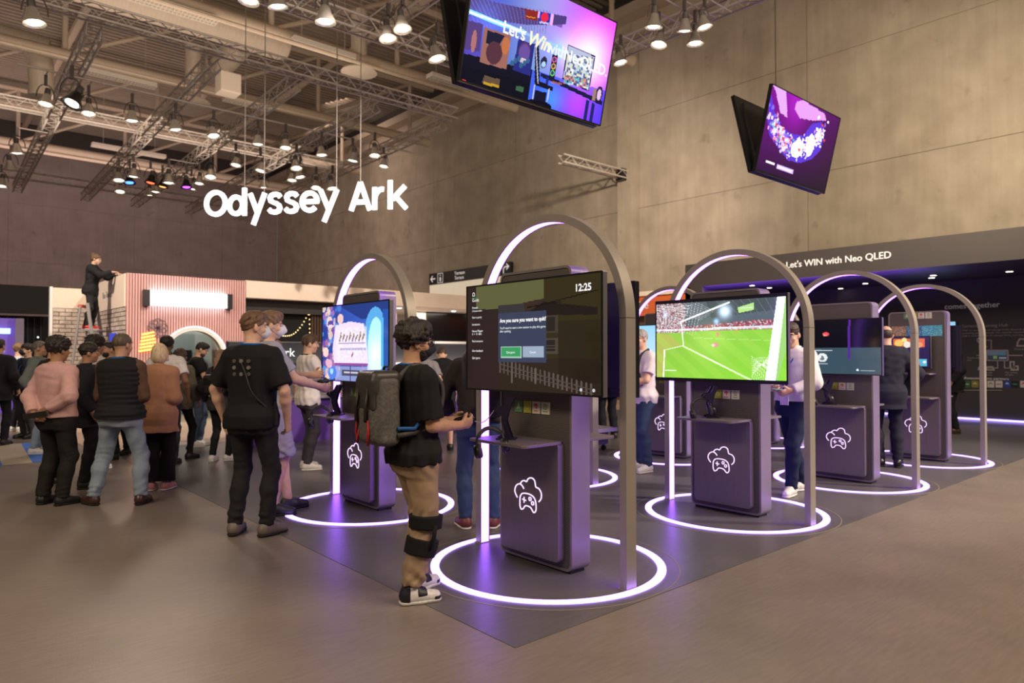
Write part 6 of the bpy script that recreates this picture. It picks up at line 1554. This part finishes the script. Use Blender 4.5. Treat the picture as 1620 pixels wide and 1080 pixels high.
person('tall man in black t-shirt with dot grid on back, hands at pockets', pix(398, 846), -14, 1.85, 'light', hair=('short', (.13, .072, .040)), vox=.0088, bw=1.06, seed=8, head=(-38, 2),
    feet=[(-.13, .0, 14), (.13, .03, -20)], arms={-1: dict(wr=(-.275, .03, .90), el=(-1, -.6, 0), pn=(1, 0, 0), curl=30), 1: dict(wr=(.26, .08, .90), el=(1, -.8, 0), pn=(-1, 0, 0), curl=35)},
    top=T('black_tee', BLK, hem=.84, sleeve=.86, grow=.022, loose=.016), legs=Lg('black_jeans', (.017, .016, .017), fit=1.02, hem=.07, fold=1.2), shoes=dict(m='taupe', col=(.16, .13, .105), sole='black'),
    extras=[mask((.66, .65, .66), 'white'), lanyard((.01, .10, .36), 'blue', r=.010), staff_marks])
P3 = person('masked man in shorts standing behind the dot grid man, holding a controller', pix(431, 812), -62, 1.90, 'light', hair=('short', (.17, .10, .055)), vox=.009, seed=12, head=(-4, 8), eyes=True, lean=-4,
    feet=[(-.10, .18, 10), (.10, .02, -14)], arms={1: dict(wr=(.10, .38, 1.07), el=(.8, -.8, -.6), pn=(-.9, 0, .4), curl=30), -1: dict(wr=(-.04, .36, 1.17), el=(-1, -.7, -.6), pn=(1, 0, .3), curl=40)},
    top=T('grey_tee', (.30, .30, .34), hem=.84, sleeve=.75), legs=Lg('lilac_shorts', (.36, .34, .46), fit=1.18, hem=.50, name='shorts', top=.9), shoes=dict(m='charcoal', col=(.02, .02, .028), sole='black'),
    extras=[mask((.70, .69, .70), 'white')])
person('man in white t-shirt and dark jeans behind the blue adventure kiosk', pix(487, 742), -52, 1.75, 'light', hair=('short', (.07, .038, .022)), vox=.0105, seed=14, head=(-14, 4), feet=[(-.09, .03, 8), (.10, -.02, -20)],
    arms={1: dict(wr=(.14, .32, 1.02), el=(.9, -.9, -.5), pn=(-1, 0, .3)), -1: dict(wr=(-.12, .34, 1.03), el=(-1, -.8, -.5), pn=(1, 0, .3))}, top=T('white_tee', (.66, .62, .60), hem=.84, sleeve=.8), legs=Lg('dark_jeans', (.05, .046, .056), fit=.95), shoes=WSH, extras=[lanyard((.01, .01, .012), 'black', r=.011)])
person('person with dark backpack and blue jeans behind the nearest kiosk', pix(757, 834), 14, 1.74, 'light', hair=('short', (.05, .03, .02)), vox=.011, lean=12, seed=15, feet=[(-.12, .02, 10), (.12, -.02, -28)], eyes=False,
    arms={1: dict(wr=(.16, .30, 1.05), el=(1, -.6, -.5)), -1: dict(wr=(-.2, .30, 1.05), el=(-1, -.6, -.5))}, top=S('brown_black', (.028, .022, .02)), legs=Lg('blue_jeans', (.035, .055, .13), fit=1.05), shoes=dict(m='maroon', col=(.16, .035, .03), sole='white'), extras=[backpack('large dark brown backpack half hidden by the quit dialog screen', (.03, .025, .022), 'brownblack', size=(.17, .11, .27), z=1.20)])
person('man in black t-shirt and shorts bending over the demo counter', pix(700, 713), 8, 1.76, 'light', hair=('short', (.06, .036, .024)), vox=.012, lean=38, seed=16, feet=[(-.13, -.02, 10), (.12, .08, -8)], eyes=False,
    arms={1: dict(wr=(.2, .35, .95), el=(1, -.5, -.3)), -1: dict(wr=(-.2, .35, .95), el=(-1, -.5, -.3))}, top=T('black_tee2', BLK), legs=Lg('black_shorts', (.02, .018, .02), fit=1.2, hem=.5, name='shorts'), shoes=BSH)
person('person in grey t-shirt partly hidden by the curly haired head', pix(668, 722), 5, 1.66, 'light', hair=('short', HD), vox=.012, lean=6, seed=17, eyes=False, top=T('grey_tee2', (.22, .21, .21)), legs=Lg('dark_navy', (.02, .022, .035)), shoes=BSH)
# --- right hand side
def shoulder_bag(c):
    up = c['up']; ob('bag_strap', MB().tube(smooth_path([up((-.12, -.02, 1.50)), up((-.13, .10, 1.42)), up((-.14, .145, 1.28)), up((-.17, .11, 1.06))], 4), .018, 6), mat('strap_black', (.006, .006, .006), .5), c['t'], smooth=True)
person('grey haired man with glasses in pale t-shirt and jeans under small arch', pix(1016, 745), 112, 1.82, 'light', hair=('crew', (.30, .28, .27)), vox=.0105, seed=18, head=(12, 4), feet=[(-.11, .02, 16), (.12, -.03, -12)], bw=1.04,
    arms={1: dict(wr=(.05, .29, 1.10), el=(1, -.6, -.6), pn=(-1, 0, .2), curl=45), -1: dict(wr=(-.06, .27, 1.08), el=(-1, -.6, -.6), pn=(1, 0, .2), curl=45)}, top=T('pale_tee', (.66, .60, .63), hem=.84, sleeve=.72, belly=.015), legs=Lg('blue_jeans2', (.03, .05, .11), fit=1.08), shoes=WSH, extras=[glasses, shoulder_bag])
P9 = person('man in white dress shirt and navy trousers walking with phone behind arch', pix(1257, 781), 128, 1.84, 'light', hair=('short', (.05, .032, .022)), vox=.010, seed=19, head=(10, 18), feet=[(-.03, .14, 10), (.05, -.20, -12)], hipz=.915,
    arms={1: dict(wr=(.06, .31, 1.10), el=(1, -.6, -.6), pn=(-1, 0, .3), curl=40), -1: dict(wr=(-.14, .29, 1.07), el=(-1, -.5, -.6), pn=(1, 0, .3), curl=40)}, top=S('white_shirt', (.70, .67, .70), tucked=True, hem=.95, collar=True), legs=Lg('navy_trousers', (.012, .018, .055), fit=1.05, belt=True), shoes=WSH, extras=[lanyard((.015, .08, .42), 'royal', True, .28)])
person('bald man in dark navy suit seen from behind at right', pix(1404, 738), -8, 1.88, 'light', hair=('bald', (.05, .035, .025)), vox=.0105, seed=20, bw=1.05, feet=[(-.08, .05, 10), (.10, -.03, -30)], head=(-4, 3), eyes=False,
    arms={1: dict(wr=(.25, .06, .95), el=(1, -.8, 0)), -1: dict(wr=(-.2, .22, 1.02), el=(-1, -.8, 0))}, top=Jk('navy_suit', (.016, .016, .030), hem=.72), legs=Lg('navy_suit_trousers', (.013, .013, .026), fit=1.05), shoes=dict(m='black_shine', col=BLK, rough=.25))
person('man in black suit standing farthest right by the info wall', pix(1509, 685), 62, 1.84, 'mid', hair=('short', (.06, .035, .022)), vox=.012, seed=21, top=Jk('black_suit', (.008, .008, .010)), legs=Lg('black_suit_trousers', (.008, .008, .009)), shoes=BRSH, head=(20, 4))
person('dark clothed person half seen right of the nearest kiosk', pix(962, 693), 20, 1.76, 'light', hair=('short', HD), vox=.013, seed=22, top=Jk('black_jacket', (.012, .012, .016)), legs=Lg('black_cloth', (.010, .010, .013), fit=1.15), shoes=BSH, eyes=False)
person('light haired person standing before the dark Ark counter', pix(437, 716), 15, 1.70, 'light', hair=('short', (.28, .17, .08)), vox=.013, seed=23, top=T('bluegrey_tee', (.18, .22, .28)), legs=Lg('black_cloth', (.010, .010, .013)), shoes=BSH, eyes=False)
# --- the crowd at left
person('dark clothed person cut by the left edge of the frame', pix(-4, 704), 10, 1.74, 'mid', hair=('short', HD), vox=.013, seed=30, top=Jk('black_jacket', (.012, .012, .016)), legs=Lg('black_cloth', (.010, .010, .013)), shoes=BSH, eyes=False)
person('light haired man in pale blue shirt at the far left, seen from behind', pix(28, 682), -20, 1.70, 'light', hair=('messy', (.20, .115, .055)), vox=.0125, seed=31, top=S('pale_blue', (.42, .50, .62), sleeve=1.0, tucked=True, hem=.95), legs=Lg('black_cloth', (.010, .010, .013)), shoes=WSH, eyes=False, arms={-1: dict(wr=(-.16, .30, 1.0)), 1: dict(wr=(.24, .15, .95))})
person('man with black face mask, navy blazer and white badge facing the camera', pix(42, 693), 158, 1.68, 'light', hair=('messy', HD), vox=.011, seed=32, bw=1.05, top=T('navy_shirt', (.010, .011, .02)), over=Jk('navy_blazer', (.022, .024, .038), open=.9, grow=.034, collar=False), legs=Lg('grey_trousers', (.06, .06, .068)), shoes=BSH, extras=[mask((.008, .008, .009), 'black'), lanyard((.02, .06, .25), 'navy', True, .22)], head=(-8, 0))
person('grey haired man in sage jacket and light jeans behind the pink shirt', pix(60, 717), -72, 1.70, 'mid', hair=('crew', (.16, .14, .12)), vox=.012, seed=33, top=Jk('sage', (.17, .20, .20), hem=.84), legs=Lg('light_jeans', (.26, .34, .42)), shoes=WSH)
person('grey haired man in dark blazer with red collar left of pink shirt', pix(82, 762), -78, 1.68, 'mid', hair=('messy', GREYH), vox=.012, seed=34, top=T('red_shirt', (.45, .10, .08), collar=True, sleeve=.5), over=Jk('charcoal_blazer', (.014, .013, .014), collar=False, neck=True), legs=Lg('black_cloth', (.010, .010, .013)), shoes=BSH, head=(-4, 8))
P6 = person('man in pink dress shirt with hands clasped behind his back', pix(88, 797), -18, 1.65, 'tan', hair=('curly', (.022, .016, .013)), vox=.0095, bw=1.12, seed=35, feet=[(-.12, -.02, 10), (.12, .0, -14)], head=(-6, 4), eyes=False,
    arms={-1: dict(wr=(-.07, -.205, .97), el=(-1, .05, -.1), pn=(0, 1, 0), hd=(.85, -.1, -.3), curl=30), 1: dict(wr=(.11, -.195, 1.02), el=(1, .05, -.1), pn=(0, 1, 0), hd=(-.85, -.05, -.35), curl=34)},
    top=S('pink_shirt', (.57, .34, .33), hem=.93, tucked=True, collar=True, loose=.024, grow=.022, fold=.0045), legs=Lg('black_slacks', (.016, .014, .014), fit=1.22, fold=1.2), shoes=BSH)
person('dark haired person in black right behind the pink shirt man', pix(137, 771), -58, 1.62, 'tan', hair=('messy', (.025, .017, .014)), vox=.012, seed=36, top=Jk('black_jacket', (.012, .012, .016)), legs=Lg('black_cloth', (.010, .010, .013), fit=1.1), shoes=BSH)
person('tall curly dark haired man in pale grey shirt within the crowd', pix(148, 742), -24, 1.72, 'tan', hair=('curly', HD), vox=.012, seed=37, top=T('light_grey', (.48, .46, .45)), legs=Lg('black_cloth', (.010, .010, .013)), shoes=WSH, eyes=False)
person('bearded man in the crowd looking towards the camera', pix(172, 727), 142, 1.68, 'mid', hair=('crew', (.02, .014, .011)), vox=.0105, seed=38, beard='dark', top=S('brown_shirt', (.11, .075, .055)), legs=Lg('black_cloth', (.010, .010, .013)), shoes=BSH)
person('short haired man half hidden beside the bearded man', pix(190, 718), 168, 1.66, 'mid', hair=('crew', (.02, .014, .011)), vox=.012, seed=39, top=T('sand', (.30, .24, .18)), legs=Lg('black_cloth', (.010, .010, .013)), shoes=BSH)
P11 = person('broad man in black quilted vest and light blue jeans', pix(190, 797), -2, 1.71, 'mid', hair=('crew', (.10, .075, .055)), vox=.0095, bw=1.12, seed=40, feet=[(-.24, -.03, 62), (.22, .02, 2)], head=(-16, 3), hipz=.915, eyes=False,
    arms={-1: dict(wr=(-.05, .20, 1.15), el=(-.5, -.4, -1)), 1: dict(wr=(.05, .22, 1.13), el=(.5, -.4, -1))}, top=S('brown_sleeve', (.10, .055, .035), hem=.90), over=T('quilt_vest', (.013, .013, .015), sleeve=0, grow=.036, hem=.88, name='vest', collar=True, fold=.004, wl=.06, fdir=(0, 0, 2.5)),
    legs=Lg('washed_jeans', (.24, .30, .36), fit=1.16, fold=1.2, belt=False), shoes=BRSH, extras=[lanyard((.01, .10, .36), 'blue', r=.012)])
P12 = person('blonde woman in tan blazer and black wide trousers', pix(250, 775), 4, 1.61, 'light', fem=True, bw=1.0, hair=('bob', (.60, .46, .30)), vox=.0095, seed=41, eyes=False, feet=[(-.07, 0, 4), (.09, .03, -10)], head=(10, 0),
    arms={-1: dict(wr=(-.10, .22, 1.08), el=(-.3, -.8, -.8)), 1: dict(wr=(.12, .22, 1.06), el=(.3, -.8, -.8))}, top=Jk('tan_blazer', (.34, .17, .10), hem=.70, flare=.02, vox=.009), legs=Lg('black_wide', (.008, .007, .008), fit=1.25, hemr=.105, hem=.11), shoes=dict(m='pink', col=(.50, .22, .20), sole='white'))
person('man with short afro and white t-shirt behind the blonde woman', pix(262, 735), 8, 1.74, 'dark', hair=('messy', (.012, .009, .008)), vox=.012, seed=42, top=T('white_tee2', (.60, .56, .56)), legs=Lg('dark_navy', (.02, .022, .035)), shoes=BSH, eyes=False)
person('dark haired woman half hidden right of the white t-shirt', pix(262, 712), 4, 1.58, 'light', fem=True, hair=('bob', (.012, .010, .009)), vox=.0125, seed=43, top=T('black_top', BLK), legs=Lg('black_cloth', (.010, .010, .013)), shoes=BSH, eyes=False)
P15 = person('woman with long brown hair, olive jacket and black leggings, walking', pix(284, 727), -8, 1.58, 'light', fem=True, hair=('long', (.07, .040, .028)), vox=.0105, seed=44, feet=[(-.10, -.06, 14), (.12, .10, -16)], hipz=.915, eyes=False,
    top=Jk('olive_jacket', (.17, .145, .11), hem=.80, collar=False), legs=Lg('black_leggings', (.008, .008, .009), fit=.86), shoes=dict(m='black', col=BLK, sole='black'))
person('man in black with small backpack looking down beside the lit archway', pix(312, 706), -66, 1.70, 'light', hair=('short', HD), vox=.0115, seed=45, head=(-4, 26), beard='brown', top=T('black_tee3', BLK), legs=Lg('mid_jeans', (.06, .085, .14)), shoes=WSH, feet=[(-.1, .06, 10), (.1, -.05, -10)], arms={1: dict(wr=(.06, .30, 1.12), el=(1, -.6, -.5)), -1: dict(wr=(-.06, .30, 1.1), el=(-1, -.6, -.5))}, extras=[backpack('slim charcoal backpack on the man looking down', (.05, .05, .055), 'charcoal', size=(.13, .07, .20))])
P17 = person('woman with fair ponytail, black clothes and white shoes walking away', pix(348, 729), -10, 1.56, 'light', fem=True, hair=('tail', (.22, .13, .075)), vox=.0105, seed=46, feet=[(-.09, -.04, 6), (.12, .06, -34)], hipz=.92, eyes=False, top=S('charcoal_knit', (.035, .033, .035), hem=.80), legs=Lg('black_leggings', (.008, .008, .009), fit=.9), shoes=WSH, extras=[backpack('small black leather backpack on the ponytail woman', (.014, .013, .013), 'blackleather', size=(.12, .065, .15), z=1.20)])
# --- technician on the ladder
LX, LY = 3.02, 17.35; LZ = 2.03
person('technician in black with hair bun reaching over the booth from a ladder', (LX, LY), -80, 1.66, 'light', fem=True, hair=('bun', (.10, .055, .03)), vox=.011, seed=50, lean=6, zbase=LZ, head=(0, 12), feet=[(-.07, .02, 4), (.07, -.05, -6)],
    arms={1: dict(wr=(.12, .46, 1.37), el=(.6, -.3, -1), hd=(0, 1, .1), pn=(0, 0, -1)), -1: dict(wr=(-.12, .46, 1.35), el=(-.6, -.3, -1), hd=(0, 1, .1), pn=(0, 0, -1))}, top=S('black_sweater', (.012, .012, .013), hem=.80, grow=.024), legs=Lg('faded_black', (.022, .022, .026), fit=.9), shoes=dict(m='red', col=(.45, .03, .02), sole='white'))
ld = thing('step_ladder', 'silver step ladder under the technician beside the brick wall', 'ladder', (LX, LY, 0), R_(CAM_YAW - 80 - 90)); M_LAD = mat('ladder_aluminium', (.50, .48, .48), .35, .7)
for s in (-1, 1):
    ob('front_rail', MB().box((-.018, -.03, 0), (.018, .03, 2.62)).xf(Matrix.Translation((s*.24, .40, 0)) @ Matrix.Rotation(R_(8.2), 4, 'X')), M_LAD, ld); ob('rear_rail', MB().box((-.015, -.02, 0), (.015, .02, 2.55)).xf(Matrix.Translation((s*.24, -.40, 0)) @ Matrix.Rotation(R_(-6.5), 4, 'X')), M_LAD, ld)
for k in range(8): ob('tread', MB().box((-.24, -.05, -.012), (.24, .05, .012)).xf(Matrix.Translation((0, .40 - .0360*(k+1), .25*(k + 1)))), M_LAD, ld)
ob('platform', MB().box((-.24, -.20, 2.00), (.24, .22, 2.028)), M_LAD, ld); ob('top_cap', MB().box((-.25, -.16, 2.50), (.25, -.08, 2.56)), mat('ladder_cap_red', (.5, .06, .04), .5), ld)
# ---------------------------------------------------------------- things people hold
def in_hands(ctx, off, rot=(0, 0, 0)):
    J = ctx['J']; a = (J[1, 'wr'] + J[1, 'f']*.09 + J[-1, 'wr'] + J[-1, 'f']*.09)/2 + np.array(off); m = ctx['t']; bpy.context.view_layer.update(); return m.matrix_world @ Vector(a)
gc = make_controller(); gc.location = in_hands(P1, (0, .01, -.015)); gc.rotation_euler = (0, 0, P1['t'].rotation_euler[2]); gc['label'] = 'black game controller in the hands of the curly haired man'
g2 = copy_tree(gc); g2.location = in_hands(P3, (0, .01, -.02)); g2.rotation_euler = (0, 0, P3['t'].rotation_euler[2]); g2['label'] = 'black game controller in the hand of the masked man in shorts'
for o_, tgt, lb in ((gc, Vector(st0.location) + Vector((-.05, .05, .20)), 'thin grey cable from the controller to the nearest kiosk'), (g2, Vector((KX[0] - .32, KY[1] + .22, 1.09)), 'thin grey cable from the masked man controller to the kiosk')):
    a = Vector(o_.location) + Vector((.03, 0, .03)); pts = [a.lerp(tgt, f) - Vector((0, 0, .05*math.sin(f*PI))) for f in np.linspace(0, 1, 12)]
    tag(ob('controller_cable', MB().tube(pts, .0032, 6), mat('cable_grey', (.42, .38, .40), .5), smooth=True), lb, 'cable', 'controller cables')
ph_ = thing('smartphone', 'smartphone with green case held by the white shirt man', 'phone', in_hands(P9, (0, .03, .01)), P9['t'].rotation_euler[2]); ob('case', MB().prism(rrect(0, 0, .038, .075, .01, 3), 2, 0, .009), mat('phone_case', (.05, .16, .12), .4), ph_); ob('display', MB().prism(rrect(0, 0, .034, .071, .008, 3), 2, .009, .0105), emis('phone_light', (.4, .5, .55), .5), ph_)
fo = thing('document_folder', 'dark folder held behind the back of the pink shirt man', 'folder', (0, 0, 0), 0); bpy.context.view_layer.update()
J6 = P6['J']; fo.location = P6['t'].matrix_world @ Vector((J6[-1, 'wr'] + J6[1, 'wr'])/2 + np.array([-.02, -.025, -.035])); fo.rotation_euler = (R_(8), R_(-8), P6['t'].rotation_euler[2])
ob('cover', MB().box((-.17, -.012, -.025), (.15, .004, .030)), mat('folder_black', (.015, .013, .014), .5), fo, bevel=.003); ob('pages', MB().box((-.165, .004, -.022), (.145, .008, .027)), M_WH, fo)
hb_ = thing('handbag', 'burgundy handbag at the side of the long haired woman', 'bag', P15['t'].location, P15['t'].rotation_euler[2]); hb_.scale = P15['t'].scale
g = SDF(.03); g.rbox((-.30, .0, .86), (.07, .15, .14), .04); g.wr = folds(4, .004, .12); g.build('bag_body', .010, mat('bag_burgundy', (.10, .012, .022), .4), hb_); ob('bag_handle', MB().tube(smooth_path([(-.28, -.08, .98), (-.24, -.05, 1.22), (-.19, -.01, 1.475), (-.22, .05, 1.25), (-.28, .08, .98)], 4), .009, 6), mat('bag_burgundy_dark', (.05, .01, .014), .4), hb_, smooth=True)
# ---------------------------------------------------------------- turn lettering into plain meshes
bpy.context.view_layer.update()
dg = bpy.context.evaluated_depsgraph_get()
for o in TEXTS:
    me = bpy.data.meshes.new_from_object(o.evaluated_get(dg)); me.name = o.name
    n = bpy.data.objects.new(o.name, me); COL.objects.link(n)
    n.parent = o.parent; n.location = o.location; n.rotation_euler = o.rotation_euler; n.scale = o.scale
    nm = o.name.split('.')[0]; cu = o.data
    bpy.data.objects.remove(o); bpy.data.curves.remove(cu); n.name = nm

# small or finely divided emitters are found by bounced light alone; the strips, rings and lamps that light the hall are sampled
for m in bpy.data.materials:
    if m.name.startswith(('screen_', 'icon_glow', 'letter_', 'fairy', 'lamp_lens', 'downlight_warm', 'spot_cold', 'soffit_glow', 'menu_green', 'phone_light', 'tablet', 'sign_', 'print_', 'display_')):
        m.cycles.emission_sampling = 'NONE'
